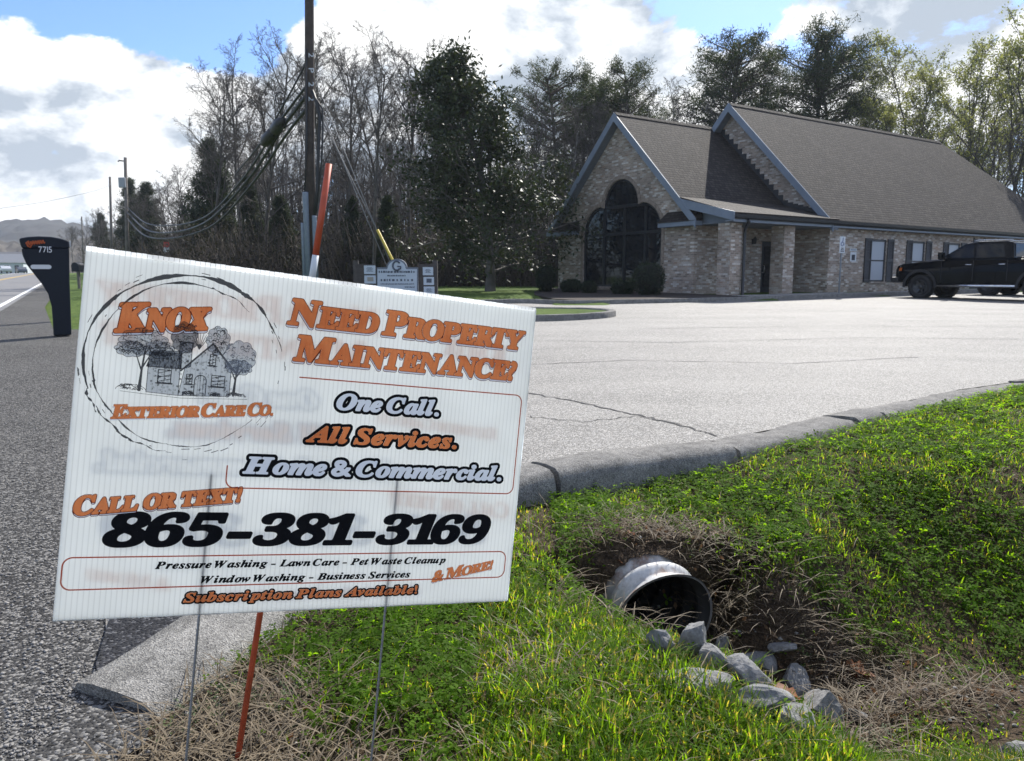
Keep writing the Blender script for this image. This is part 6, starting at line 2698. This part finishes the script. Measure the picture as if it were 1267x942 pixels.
far_pole(158, 195, 305, P2Y, 'grey utility pole with a transformer box, nearest one beyond the main pole', True)
far_pole(139, 219, 305, 84, 'thin leaning utility pole just left of the pole with the transformer')
far_pole(104, 268, 300, 150, 'farthest small utility pole beside the mailbox top')

# sagging bundle from the main pole to the next one
def span(name, p0, p1, sag, r, mat, lab, cat='cable', grp='sagging cables', n=40, k=6):
    pts = []
    for i in range(n + 1):
        f = i / n
        q = Vector(p0).lerp(Vector(p1), f)
        q.z -= 4 * sag * f * (1 - f)
        pts.append(q)
    o = MB().tube(pts, r, k).build(name, mat, uv=False)
    return tag(o, lab, cat, grp), pts


A_ = lambda v: at(379.5, v, PY)
E_ = lambda v: at(156, v, P2Y)


def span3(name, ctrl, r, mat, lab):
    """cable through photo-matched waypoints, smoothed"""
    pts = [at(u, v, y) for u, v, y in ctrl]
    P = np.array([tuple(p) for p in pts])
    tt = np.linspace(0, len(P) - 1, 60)
    out = []
    for t_ in tt:
        i = min(int(t_), len(P) - 2)
        f = t_ - i
        p0, p1, p2, p3 = P[max(i - 1, 0)], P[i], P[i + 1], P[min(i + 2, len(P) - 1)]
        out.append(0.5 * ((2 * p1) + (-p0 + p2) * f + (2 * p0 - 5 * p1 + 4 * p2 - p3) * f * f + (-p0 + 3 * p1 - 3 * p2 + p3) * f ** 3))
    o = MB().tube(out, r, 6).build(name, mat, uv=False)
    return tag(o, lab, 'cable', 'cables sagging from the main pole')


span3('cable', [(378, 108, PY), (345, 153, 25), (300, 222, 30), (255, 268, 38), (215, 279, 46), (180, 276, 54), (157, 256, P2Y)], 0.042, M_CABLE, 'uppermost of the black cables sagging from the main pole')
span3('cable', [(378, 120, PY), (350, 158, 25), (305, 225, 30), (255, 275, 38), (212, 288, 46), (180, 284, 54), (157, 262, P2Y)], 0.058, M_CABLE, 'thick middle cable sagging from the main pole')
span3('cable', [(378, 136, PY), (352, 170, 25), (310, 230, 30), (262, 280, 38), (212, 295, 46), (178, 291, 54), (157, 270, P2Y)], 0.050, M_CABLE, 'lowest black cable sagging from the main pole')
span3('cable', [(378, 80, PY), (352, 128, 24), (322, 178, 27), (292, 215, 31)], 0.03, M_CABLE, 'thin cable running from high on the pole down to the splice')
span3('cable', [(0, 258, 60), (60, 249, 66), (118, 236, 72), (138, 228, 84)], 0.018, M_CABLEG, 'faint single wire crossing the sky above the mailbox')
# splice closure hung on the bundle
sp0, sp1, sp2 = at(352, 146, 24.6), at(338, 164, 25.4), at(325, 178, 26.4)
spl = thing('cable_splice', 'black splice closure hanging in the cables left of the main pole', 'cable splice', sp1)
d_ = Vector(sp0) - Vector(sp2)
MB().tube([Vector(sp0) - Vector(sp1) + d_ * .02, d_ * 0.38, d_ * .33, d_ * 0.10, d_ * .06], [0.04, .17, .20, 0.20, 0.12], 10).build('upper_housing', M_CABLE, spl, uv=False)
MB().tube([d_ * 0.04, -d_ * 0.02, -d_ * .30, -d_ * .42, -d_ * .5], [0.10, .18, .20, .15, .04], 10).build('lower_housing', M_CABLE, spl, uv=False)
lp = [at(347 + 6 * math.cos(a), 122 + 6 * math.sin(a) * 1.2, 24.0) for a in np.linspace(0, 5.4, 16)]
MB().tube([Vector(q) - Vector(sp1) for q in lp], 0.022, 6).build('slack_loop', M_CABLE, spl, uv=False)

# guy wires with a yellow guard
gb = at(502, 372, PY)
gbz = float(ground_h(np.array([gb.x]), np.array([gb.y]))[0])
for i, (u0, v0, du) in enumerate(((387, 92, 0), (387, 112, -2.5), (388, 126, 3.5))):
    a, b = at(u0, v0, PY), at(503 + du * 2.2, 384, PY)
    lab = ('upper guy wire running from the pole to the ground', 'lower guy wire running left of the yellow guard', 'guy wire wearing the yellow plastic guard')[i]
    o = thing('guy_wire', lab, 'guy wire', (b.x, b.y, gbz), 0, 'guy wires of the main pole')
    lo = Vector((b.x, b.y, gbz))
    MB().tube([Vector(a) - lo, (0, 0, -.05)], 0.014, 6).build('strand', M_CABLEG, o, uv=False)
    if i == 2:
        A1_, B1_ = Vector(a) - lo, Vector((0, 0, 0))
        f0 = (290 - v0) / (384 - v0)
        MB().tube([A1_.lerp(B1_, f0), A1_.lerp(B1_, 0.995)], 0.042, 9).build('guard', pbr('yellow_guard', (0.62, 0.47, 0.06), .5, var=.25, vscale=3), o, uv=False)

# ------------------------------------------------------------------ office signboard
BY = 22.0
bx = gpx(494, BY)
bz = float(ground_h(np.array([bx]), np.array([BY]))[0])
brd = thing('office_signboard', 'white multi-panel office signboard with an arched top, in a dark frame', 'signboard', (bx, BY, bz))


def Q(u, v):
    p = at(u, v, BY)
    return (p.x - bx, p.z - bz)


ZB = lambda x, y: (430 + x / 9.746, 310 + y / 9.746)


def brect(name, x0, y0, x1, y1, mat, yf, th=0.03, parent=None):
    (a, b), (c, d) = Q(*ZB(x0, y0)), Q(*ZB(x1, y1))
    return MB().box(a, c, yf, yf + th, d, b).build(name, mat, parent or brd)


M_FRAME = pbr('dark_stained_frame', (0.06, 0.052, 0.05), .8, var=.3)
M_PANEL = pbr('panel_white', (0.46, 0.52, 0.60), .5, var=.04)
M_PRINT = pbr('panel_print', (0.07, 0.085, 0.12), .6)
brect('frame_board', 110, 165, 335, 700, M_FRAME, 0.05)
brect('frame_board', 850, 165, 1060, 700, M_FRAME, 0.05)
for q in (90, 1050):
    a, b = Q(*ZB(q, 120))
    MB().box(a - .07, a + .07, 0.04, 0.18, -0.1, b).build('post', M_FRAME, brd)
arch = [(350, 700), (350, 205), (470, 205)] + [(592 + 122 * math.cos(a), 205 - 105 * math.sin(a)) for a in np.linspace(PI, 0, 15)] + [(714, 205), (850, 205), (850, 700)]
MB().ext([(a, 0.02, b) for a, b in [Q(*ZB(*q)) for q in arch]], (0, 0.12, 0)).build('centre_frame', pbr('grey_frame', (0.15, 0.17, 0.21), .6), brd)
arch2 = [(362, 700), (362, 228), (476, 228)] + [(592 + 108 * math.cos(a), 222 - 100 * math.sin(a)) for a in np.linspace(PI - .08, 0.08, 15)] + [(708, 228), (836, 228), (836, 700)]
cp = MB().ext([(a, 0.002, b) for a, b in [Q(*ZB(*q)) for q in arch2]], (0, 0.014, 0)).build('centre_panel', M_PANEL, brd)


def marks(x0, x1, y, h, seed, parent, gap=.25):
    rg = random.Random(seed)
    mb = MB()
    x = x0
    while x < x1:
        w = rg.uniform(.5, 1.3) * h
        (a, b), (c, d) = Q(*ZB(x, y - h * rg.uniform(.35, .55))), Q(*ZB(min(x + w, x1), y + h * .5))
        mb.box(a, c, -0.004, -0.0005, d, b)
        x += w + h * gap * rg.uniform(.6, 2)
    return mb.build('lettering', M_PRINT, parent, uv=False)


(ca_, cb_) = Q(*ZB(592, 185))
mb = MB()
mb.tube([(ca_ + .11 * math.cos(a), -.004, cb_ + .13 * math.sin(a)) for a in np.linspace(.6, 5.6, 14)], 0.028, 6)
mb.tube([(ca_ + .02, -.004, cb_ - .02), (ca_ + .12, -.004, cb_ - .02), (ca_ + .11, -.004, cb_ - .1)], 0.024, 6)
mb.build('emblem', M_PRINT, cp, uv=False)
marks(375, 820, 258, 26, 1, cp)
marks(480, 700, 305, 16, 2, cp)
marks(400, 790, 358, 26, 3, cp, .6)
marks(400, 800, 405, 12, 4, cp)
marks(690, 810, 442, 14, 5, cp)
for i, (x0, y0, x1, y1) in enumerate(((196, 182, 335, 285), (200, 302, 340, 400), (906, 202, 1032, 300), (915, 320, 1042, 418), (918, 436, 1048, 530), (200, 420, 340, 520))):
    s = brect('tenant_panel', x0, y0, x1, y1, M_PANEL, 0.02, .025)
    (a, b), (c, d) = Q(*ZB(x0 + 28 + 8 * (i % 2), y0 + 20)), Q(*ZB(x1 - 28, y1 - 28))
    if i in (1, 3):
        MB().box(a, c, .016, .0185, d, b).build('logo_block', pbr('logo_tan', (.30, .28, .25), .6) if i == 1 else M_PRINT, s)
    else:
        mb = MB()
        for r_ in range(4):
            z_ = d + (b - d) * (r_ + .2) / 4
            mb.box(a + .02 * (r_ % 2), c - .03 * ((r_ + i) % 2), .016, .0185, z_, z_ + (b - d) * .11)
        mb.build('lettering', M_PRINT, s)

# ------------------------------------------------------------------ clipped shrubs by the building
def bush(seed, r, n, leaf, dens):
    rg = np.random.default_rng(seed)
    d = rg.normal(0, 1, (n, 3))
    d /= np.linalg.norm(d, axis=1)[:, None]
    q = 0.80 + 0.22 * rg.random(n) ** .7
    bmp = 1 + 0.05 * np.sin(d[:, 0] * 5 + seed) + 0.05 * np.sin(d[:, 1] * 6 + d[:, 2] * 4)
    c = d * q[:, None] * bmp[:, None] * np.array(r) + np.array([0, 0, r[2] * 0.96])
    c = c[c[:, 2] > 0.02]
    V = leafcards(rg, c, dens, 0.03, leaf, 0.55, up=0.3)
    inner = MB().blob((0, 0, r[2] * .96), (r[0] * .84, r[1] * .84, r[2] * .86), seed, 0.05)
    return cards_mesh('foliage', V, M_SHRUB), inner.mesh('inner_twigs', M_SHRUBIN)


M_SHRUB = leafmat('clipped_box_leaf', (0.014, 0.026, 0.012), (0.030, 0.046, 0.018), 0.2, 0.6, 2)
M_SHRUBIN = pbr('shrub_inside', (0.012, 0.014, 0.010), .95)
for i, (u, y, rx, rzz, lab) in enumerate([
        (675, 30.3, 0.40, 0.56, 'egg-shaped clipped shrub at the left corner of the building'),
        (803, 26.6, 0.56, 0.60, 'big rounded clipped shrub right of the arched window'),
        (707, 29.6, 0.40, 0.26, 'low dark shrub at the left foot of the front wall'),
        (729, 28.9, 0.30, 0.24, 'smallest low shrub under the left end of the arched window'),
        (771, 27.6, 0.42, 0.24, 'low spreading shrub under the middle of the arched window')]):
    fo, inn = bush(500 + i, (rx, rx, rzz), 2600 if rx > .39 else 1400, 0.05, 2)
    x = gpx(u, y)
    s = thing('clipped_shrub', lab, 'shrub', (x, y, pz(x, y) + 0.10), 0, 'clipped shrubs along the front wall')
    link('foliage', fo, s)
    link('inner_twigs', inn, s)

# ------------------------------------------------------------------ accessible-parking sign and the notice on the wall
sy = 27.9
sxp = gpx(1039, sy)
ps = thing('parking_sign', 'small white accessible-parking sign on a thin grey post before the brick wall', 'parking sign', (sxp, sy, pz(sxp, sy) + .08), PI / 2 - PSI)
MB().box(-.025, .025, -.02, .02, -.1, 2.15).build('post', M_POST, ps)
pl2 = MB().box(-.16, .16, -.032, -.022, 1.52, 2.12).build('sign_plate', M_SIGNW, ps)
wc = MB()
wc.tube([(.02, -.036, 2.02), (-.01, -.036, 1.90), (.06, -.036, 1.90), (.09, -.036, 1.80)], 0.013, 6)
wc.tube([(-.02 + .07 * math.cos(a), -.036, 1.85 + .07 * math.sin(a)) for a in np.linspace(1.9, 6.0, 12)], 0.011, 6)
wc.lathe([(0.0, -.042), (.022, -.042), (.022, -.034), (0, -.034)], 'y', 10, (.02, 0, 2.055))
wc.build('wheelchair_mark', M_SIGNB, pl2)
mb = MB()
for r_ in range(3):
    mb.box(-.11 + .02 * r_, .11 - .015 * r_, -.0345, -.0325, 1.57 + .055 * r_, 1.60 + .055 * r_)
mb.build('lettering', M_INK, pl2)
nt = thing('wall_notice', 'white notice with a dark square, fixed to the brick wall beside the parking sign', 'notice', Lw(7.15, -D_ - .002, 1.5), PI / 2 - PSI)
np_ = MB().box(-.2, .2, -.014, -.002, -.15, .22).build('notice_panel', M_SIGNW, nt)
MB().box(-.11, .11, -.018, -.0145, -.10, .12).build('dark_square', M_INK, np_)
hd_ = MB().box(-.24, .2, -.012, -.002, .26, .36).build('notice_header', M_SIGNW, nt)
MB().box(-.2, .16, -.015, -.0125, .285, .335).build('lettering', pbr('faded_ink', (.25, .29, .35), .6), hd_)

# ------------------------------------------------------------------ pickup truck
M_PAINT = pbr('black_car_paint', (0.002, 0.003, 0.005), 0.12, spec=0.10, coat=0.04)
M_TYRE = pbr('tyre_rubber', (0.016, 0.016, 0.017), 0.85, var=.2, vscale=20)
M_RIM_T = pbr('dark_alloy', (0.06, 0.062, 0.066), 0.35, 0.8)
M_CHROME = pbr('chrome', (0.65, 0.66, 0.68), 0.12, 1.0)
M_TINT = glassmat('tinted_glass', (0.006, 0.008, 0.011), 0.02, 0.3)
M_PLASTIC = pbr('black_trim', (0.014, 0.014, 0.016), 0.6)
M_LAMP = pbr('lamp_lens', (0.30, 0.31, 0.33), 0.12, spec=.7)
M_AMBER = pbr('amber_lens', (0.50, 0.12, 0.02), 0.2)


def wheel(parent, x, y, R_, side):
    w = MB()
    pr = [(R_ * .60, -.13), (R_ * .80, -.155), (R_ * .95, -.145), (R_, -.11), (R_ * 1.0, .11), (R_ * .95, .145), (R_ * .80, .155), (R_ * .60, .13), (R_ * .58, 0)]
    w.lathe(pr, 'y', 32)
    for i in range(28):
        a = 2 * PI * i / 28
        for s in (-1, 1):
            c, n_ = math.cos(a), math.sin(a)
            w.add([(c * R_ * .985 - n_ * .022, s * .03, n_ * R_ * .985 + c * .022), (c * R_ * .985 + n_ * .022, s * .03, n_ * R_ * .985 - c * .022),
                   (c * R_ * .985 + n_ * .022, s * .135, n_ * R_ * .985 - c * .022), (c * R_ * .985 - n_ * .022, s * .135, n_ * R_ * .985 + c * .022),
                   (c * R_ * 1.02 - n_ * .018, s * .035, n_ * R_ * 1.02 + c * .018), (c * R_ * 1.02 + n_ * .018, s * .035, n_ * R_ * 1.02 - c * .018),
                   (c * R_ * 1.02 + n_ * .018, s * .128, n_ * R_ * 1.02 - c * .018), (c * R_ * 1.02 - n_ * .018, s * .128, n_ * R_ * 1.02 + c * .018)],
                  [(4, 5, 6, 7), (0, 1, 5, 4), (2, 3, 7, 6), (1, 2, 6, 5), (3, 0, 4, 7)])
    o = w.build('wheel', M_TYRE, parent, uv=False, loc=(x, y, R_ - .01))
    r = MB()
    r.lathe([(R_ * .60, .12 * side), (R_ * .60, .135 * side), (R_ * .54, .13 * side), (R_ * .50, .06 * side), (R_ * .18, .07 * side), (R_ * .17, .10 * side), (R_ * .08, .115 * side), (0.001, .118 * side)], 'y', 28)
    for i in range(6):
        a = 2 * PI * i / 6
        c, n_ = math.cos(a), math.sin(a)
        r.ext([(c * R_ * .15 - n_ * .05, .07 * side, n_ * R_ * .15 + c * .05), (c * R_ * .15 + n_ * .05, .07 * side, n_ * R_ * .15 - c * .05),
               (c * R_ * .55 + n_ * .035, .105 * side, n_ * R_ * .55 - c * .035), (c * R_ * .55 - n_ * .035, .105 * side, n_ * R_ * .55 + c * .035)], (0, .025 * side, 0))
    r.build('rim', M_RIM_T, o, uv=False)
    return o


def make_truck(lab, loc, rz):
    t = thing('pickup_truck', lab, 'pickup truck', loc, rz, 'black trucks parked by the building')
    WR = 0.425
    FX, RX = 1.85, -1.85
    # lower body in side view (x forward): bumper, hood, cowl, beltline, bed, tail
    def archx(cx, r, n=9):
        return [(cx + r * math.cos(a), 0.42 + r * math.sin(a)) for a in np.linspace(0, PI, n)]
    low = [(2.74, 0.62), (2.80, 0.80), (2.80, 1.02), (2.74, 1.16), (2.52, 1.235), (1.7, 1.305), (1.12, 1.34), (-1.02, 1.35), (-1.06, 1.33), (-2.90, 1.36), (-2.95, 1.30), (-2.95, 0.62)]
    low += [(-2.40, 0.55)] + [(x, z) for x, z in archx(RX, .53)][::-1] + [(-1.28, 0.53), (1.30, 0.53)] + [(x, z) for x, z in archx(FX, .53)][::-1] + [(2.40, 0.56)]
    b = MB().ext([(x, -.97, z) for x, z in low], (0, 1.94, 0))
    # pull the shoulders in above the belt and at the nose
    b.v = [(x, y * (1 - 0.035 * max(0, (z - 1.0) / .35)) * (1 - 0.10 * max(0, (x - 2.2) / .6) ** 2), z) for x, y, z in b.v]
    b.build('body', M_PAINT, t, bevel=0.045)
    # cab
    g0 = [(1.20, 1.325), (-1.06, 1.335)]
    cabv = []
    side = [(1.24, 1.33, .90), (0.42, 1.885, .74), (0.10, 1.945, .72), (-0.75, 1.935, .72), (-1.00, 1.87, .74), (-1.10, 1.34, .90)]
    cab = MB()
    n = len(side)
    vs = [(x, y, z) for x, z, y in side] + [(x, -y, z) for x, z, y in side]
    fs = [tuple(range(n))[::-1], tuple(range(n, 2 * n))] + [(i, (i + 1) % n, n + (i + 1) % n, n + i) for i in range(n)]
    cab.add(vs, fs)
    cb = cab.build('cab', M_PAINT, t, bevel=0.04)
    fixn(cb.data)

    def yat(z):
        return .90 - (z - 1.33) * (.90 - .735) / (1.885 - 1.33)
    for s in (-1, 1):
        for nm, poly in (('door_window', [(1.06, 1.40), (0.40, 1.83), (0.20, 1.845), (0.13, 1.40)]), ('rear_door_window', [(0.05, 1.40), (0.12, 1.85), (-0.72, 1.835), (-0.84, 1.40)])):
            pts = [(x, s * (yat(z) + .006), z) for x, z in poly]
            MB().ext(pts, (0, s * .006, 0)).build(nm, M_TINT, t)
        for xd in (0.09, -0.93):
            pass
        # door seams, handles, mirror, step, lamps, arch lips
        for x0 in (1.13, 0.09, -0.96):
            MB().box(x0 - .008, x0 + .008, s * .972 - .006, s * .972 + .006, 0.62, 1.30).build('door_seam', M_PLASTIC, t)
        for x0 in (0.24, -0.80):
            MB().tube([(x0 - .10, s * .985, 1.17), (x0 - .09, s * 1.005, 1.17), (x0 + .09, s * 1.005, 1.17), (x0 + .10, s * .985, 1.17)], 0.018, 7).build('door_handle', M_CHROME, t)
        mr_ = MB().box(1.00, 1.16, s * 1.12 - .11, s * 1.12 + .11, 1.36, 1.62).build('mirror', M_PAINT, t, bevel=.03)
        MB().tube([(1.05, s * .90, 1.38), (1.06, s * 1.03, 1.42)], .03, 7).build('mirror_arm', M_PLASTIC, mr_)
        MB().tube([(1.22, s * 1.0, .46), (-1.25, s * 1.0, .46)], 0.052, 10).build('running_board', M_CHROME, t)
        for cx in (FX, RX):
            lipv = MB()
            outer = [(cx + .60 * math.cos(a), .44 + .60 * math.sin(a)) for a in np.linspace(-.05, PI + .05, 15)]
            inner = [(cx + .525 * math.cos(a), .42 + .525 * math.sin(a)) for a in np.linspace(-.05, PI + .05, 15)]
            lipv.ext([(x, s * .965, z) for x, z in outer + inner[::-1]], (0, s * .045, 0))
            lipv.build('wheel_arch_lip', M_PLASTIC, t)
        hl = MB().ext([(2.60, s * .90, 1.17), (2.815, s * .72, 1.12), (2.815, s * .70, .90), (2.66, s * .93, .94)], (0.0, s * .02, 0.0)).build('headlight', M_LAMP, t, bevel=.01)
        MB().ext([(2.53, s * .945, 1.10), (2.64, s * .925, 1.09), (2.64, s * .925, .98), (2.54, s * .945, .99)], (0, s * .012, 0)).build('amber_marker', M_AMBER, hl)
        MB().box(-2.97, -2.80, s * .93 - .05, s * .93 + .05, .85, 1.25).build('tail_light', pbr('red_lens', (.25, .01, .01), .2), t, bevel=.01)
        MB().tube([(-.95, s * .68, 1.965), (.1, s * .68, 1.985), (.35, s * .69, 1.94)], .016, 6).build('roof_rail', M_CHROME, t)
    MB().ext([(1.20, .80, 1.40), (1.20, -.80, 1.40), (0.47, -.66, 1.87), (0.47, .66, 1.87)], (0.025, 0, 0.02)).build('windscreen', M_TINT, t)
    MB().ext([(-1.085, .76, 1.42), (-1.085, -.76, 1.42), (-1.015, -.66, 1.83), (-1.015, .66, 1.83)], (-0.012, 0, 0)).build('rear_window', M_TINT, t)
    gr = MB()
    for i in range(5):
        gr.box(2.795, 2.83, -.66, .66, .84 + i * .06, .87 + i * .06)
    gr.build('grille', M_PLASTIC, t)
    MB().box(2.66, 2.95, -.92, .92, .56, .77).build('front_bumper', M_PLASTIC, t, bevel=.05)
    MB().box(-3.06, -2.94, -.9, .9, .58, .76).build('rear_bumper', M_CHROME, t, bevel=.03)
    MB().box(-2.86, -1.15, -.80, .80, 1.362, 1.40).build('bed_cover', M_PLASTIC, t, bevel=.02)
    MB().box(-2.7, 2.5, -.55, .55, .42, .62).build('chassis', M_PLASTIC, t)
    hs = MB().ext([(2.2, -.45, 1.285), (1.35, -.45, 1.345), (1.35, .45, 1.345), (2.2, .45, 1.285)], (0, 0, .045)).build('hood_scoop', M_PAINT, t, bevel=.03)
    MB().tube([(0.9, -.86, 1.33), (0.86, -.86, 1.9)], .008, 5).build('aerial', M_PLASTIC, t)
    for cx in (FX, RX):
        for s in (-1, 1):
            wheel(t, cx, s * .82, WR, s)
    return t


def copy_thing(o, loc, lab):
    c = o.copy()
    COL.objects.link(c)
    c.location = loc
    c['label'] = lab

    def kids(a, b):
        for ch in list(a.children):
            d = ch.copy()
            COL.objects.link(d)
            d.parent = b
            kids(ch, d)
    kids(o, c)
    return c


HAZ = R(-33)
hd2 = Vector((math.sin(HAZ), math.cos(HAZ), 0))
rt2 = Vector((math.cos(HAZ), -math.sin(HAZ), 0))
fw = Vector((gpx(1141, 27.0), 27.0, 0))
tc_ = fw - hd2 * 1.85 + rt2 * .82
truck = make_truck('black pickup truck in full view, cut by the right edge of the picture', (tc_.x, tc_.y, pz(tc_.x, tc_.y)), math.atan2(hd2.y, hd2.x))
t2 = tc_ + rt2 * 4.9
copy_thing(truck, (t2.x, t2.y, pz(t2.x, t2.y)), 'second black pickup parked behind the first, only its wheels showing underneath')

# ------------------------------------------------------------------ far things along the road
M_RED = pbr('sign_red', (0.35, 0.03, 0.02), .6)


def roadside_sign(u, v0, v1, y, w, lab, mats):
    x = gpx(u, y)
    z0 = float(ground_h(np.array([x]), np.array([y]))[0])
    t = thing('roadside_sign', lab, 'sign', (x, y, z0), 0, 'small red and white signs at the wood')
    zt, zb = at(u, v0, y).z - z0, at(u, v1, y).z - z0
    zm = zt + (zb - zt) * .52
    MB().box(-w / 2, w / 2, -.03, .03, zm, zt).build('red_panel', mats[0], t)
    MB().box(-w / 2, w / 2, -.03, .03, zb, zm - .01).build('white_panel', mats[1], t)
    for s in (-1, 1):
        MB().box(s * w * .4 - .04, s * w * .4 + .04, .035, .1, -.1, zt - .05).build('post', M_POLEG, t)


roadside_sign(208.5, 299.5, 312, 60, .45, 'small red-topped white sign, left one below the sagging cables', (M_RED, M_SIGNW))
roadside_sign(232, 304, 311, 64, .30, 'small red-topped white sign, right one below the sagging cables', (M_RED, M_SIGNW))


def house(u, y, w, d, h, lab, wall, roofc, rz=0.2):
    x = gpx(u, y)
    z0 = float(ground_h(np.array([x]), np.array([y]))[0])
    t = thing('house', lab, 'house', (x, y, z0), rz, 'houses far up the road')
    MB().box(-w / 2, w / 2, -d / 2, d / 2, -.5, h).build('wall', pbr(lab[:9] + '_wall', wall, .8, var=.08), t)
    MB().ext([(-w / 2 - .3, -d / 2 - .4, h), (-w / 2 - .3, d / 2 + .4, h), (-w / 2 - .3, 0, h + d * .32)], (w + .6, 0, 0)).build('roof', pbr(lab[:9] + '_roof', roofc, .85, var=.2), t)
    for k in (-1, 0, 1):
        MB().box(k * w * .3 - .45, k * w * .3 + .45, -d / 2 - .04, -d / 2 - .003, h * .35, h * .8).build('window' if k else 'door', M_GLASS, t)


house(3, 205, 12, 9, 3.4, 'white house at the far left bend of the road', (.52, .54, .56), (.14, .14, .15))
house(13.5, 190, 7, 7, 3.0, 'pale blue shed right of the white house up the road', (.48, .52, .56), (.20, .21, .23), .4)


def small_car(u, y, lab, col, rz):
    x = gpx(u, y)
    z0 = pz(x, y) + .02
    t = thing('car', lab, 'car', (x, y, z0), rz, 'cars far up the road')
    b = [(2.2, .3), (2.25, .6), (2.1, .8), (1.1, .92), (.5, 1.42), (-.9, 1.45), (-1.6, .98), (-2.2, .92), (-2.25, .5), (-2.15, .3)]
    MB().ext([(x_, -.85, z_) for x_, z_ in b], (0, 1.7, 0)).build('body', pbr(lab[:6] + '_paint', col, .25, coat=.8), t, bevel=.05)
    MB().ext([(1.0, -.86, .95), (.48, -.86, 1.36), (-.85, -.86, 1.38), (-1.4, -.86, .98)], (0, 1.72, 0)).build('side_glass', M_TINT, t)
    for cx in (1.4, -1.4):
        for s in (-1, 1):
            MB().lathe([(0, -.1), (.3, -.1), (.33, -.07), (.33, .07), (.3, .1), (0, .1)], 'y', 16, (cx, s * .8, .33)).build('wheel', M_TYRE, t)


small_car(6, 150, 'silver car among the houses at the far left of the road', (.45, .47, .50), 2.4)
small_car(27, 165, 'dark car by the mailbox edge, far up the road', (.04, .05, .07), 2.3)
# a second, distant mailbox and the trees it stands under
xm = gpx(97.5, 42)
zm_ = float(ground_h(np.array([xm]), np.array([42.0]))[0])
m2 = thing('mailbox', 'small dark round-topped mailbox seen between the black mailbox and the yard sign', 'mailbox', (xm, 42, zm_))
MB().box(-.06, .06, -.06, .06, -.1, 0.95).build('post', M_POLEG, m2)
MB().ext([(-.2, -.3, .95), (.2, -.3, .95), (.2, -.3, 1.25)] + [(.2 * math.cos(a), -.3, 1.25 + .2 * math.sin(a)) for a in np.linspace(.2, PI - .2, 9)] + [(-.2, -.3, 1.25)], (0, .6, 0)).build('box_head', M_MBOX, m2)

# ------------------------------------------------------------------ the air: far hills fade a little to blue
hm = bpy.data.materials.new('haze_air')
hm.use_nodes = True
t = NT(hm.node_tree)
pv = t.n('ShaderNodeVolumePrincipled')
pv.inputs['Color'].default_value = (0.80, 0.88, 1.0, 1)
pv.inputs['Density'].default_value = 0.00028
pv.inputs['Anisotropy'].default_value = 0.2
o = t.n('ShaderNodeOutputMaterial')
t.l(pv.outputs[0], o.inputs['Volume'])
hz = MB().box(-1400, 1400, -120, 1400, -20, 70).build('haze', hm, uv=False)
tag(hz, kind='stuff')
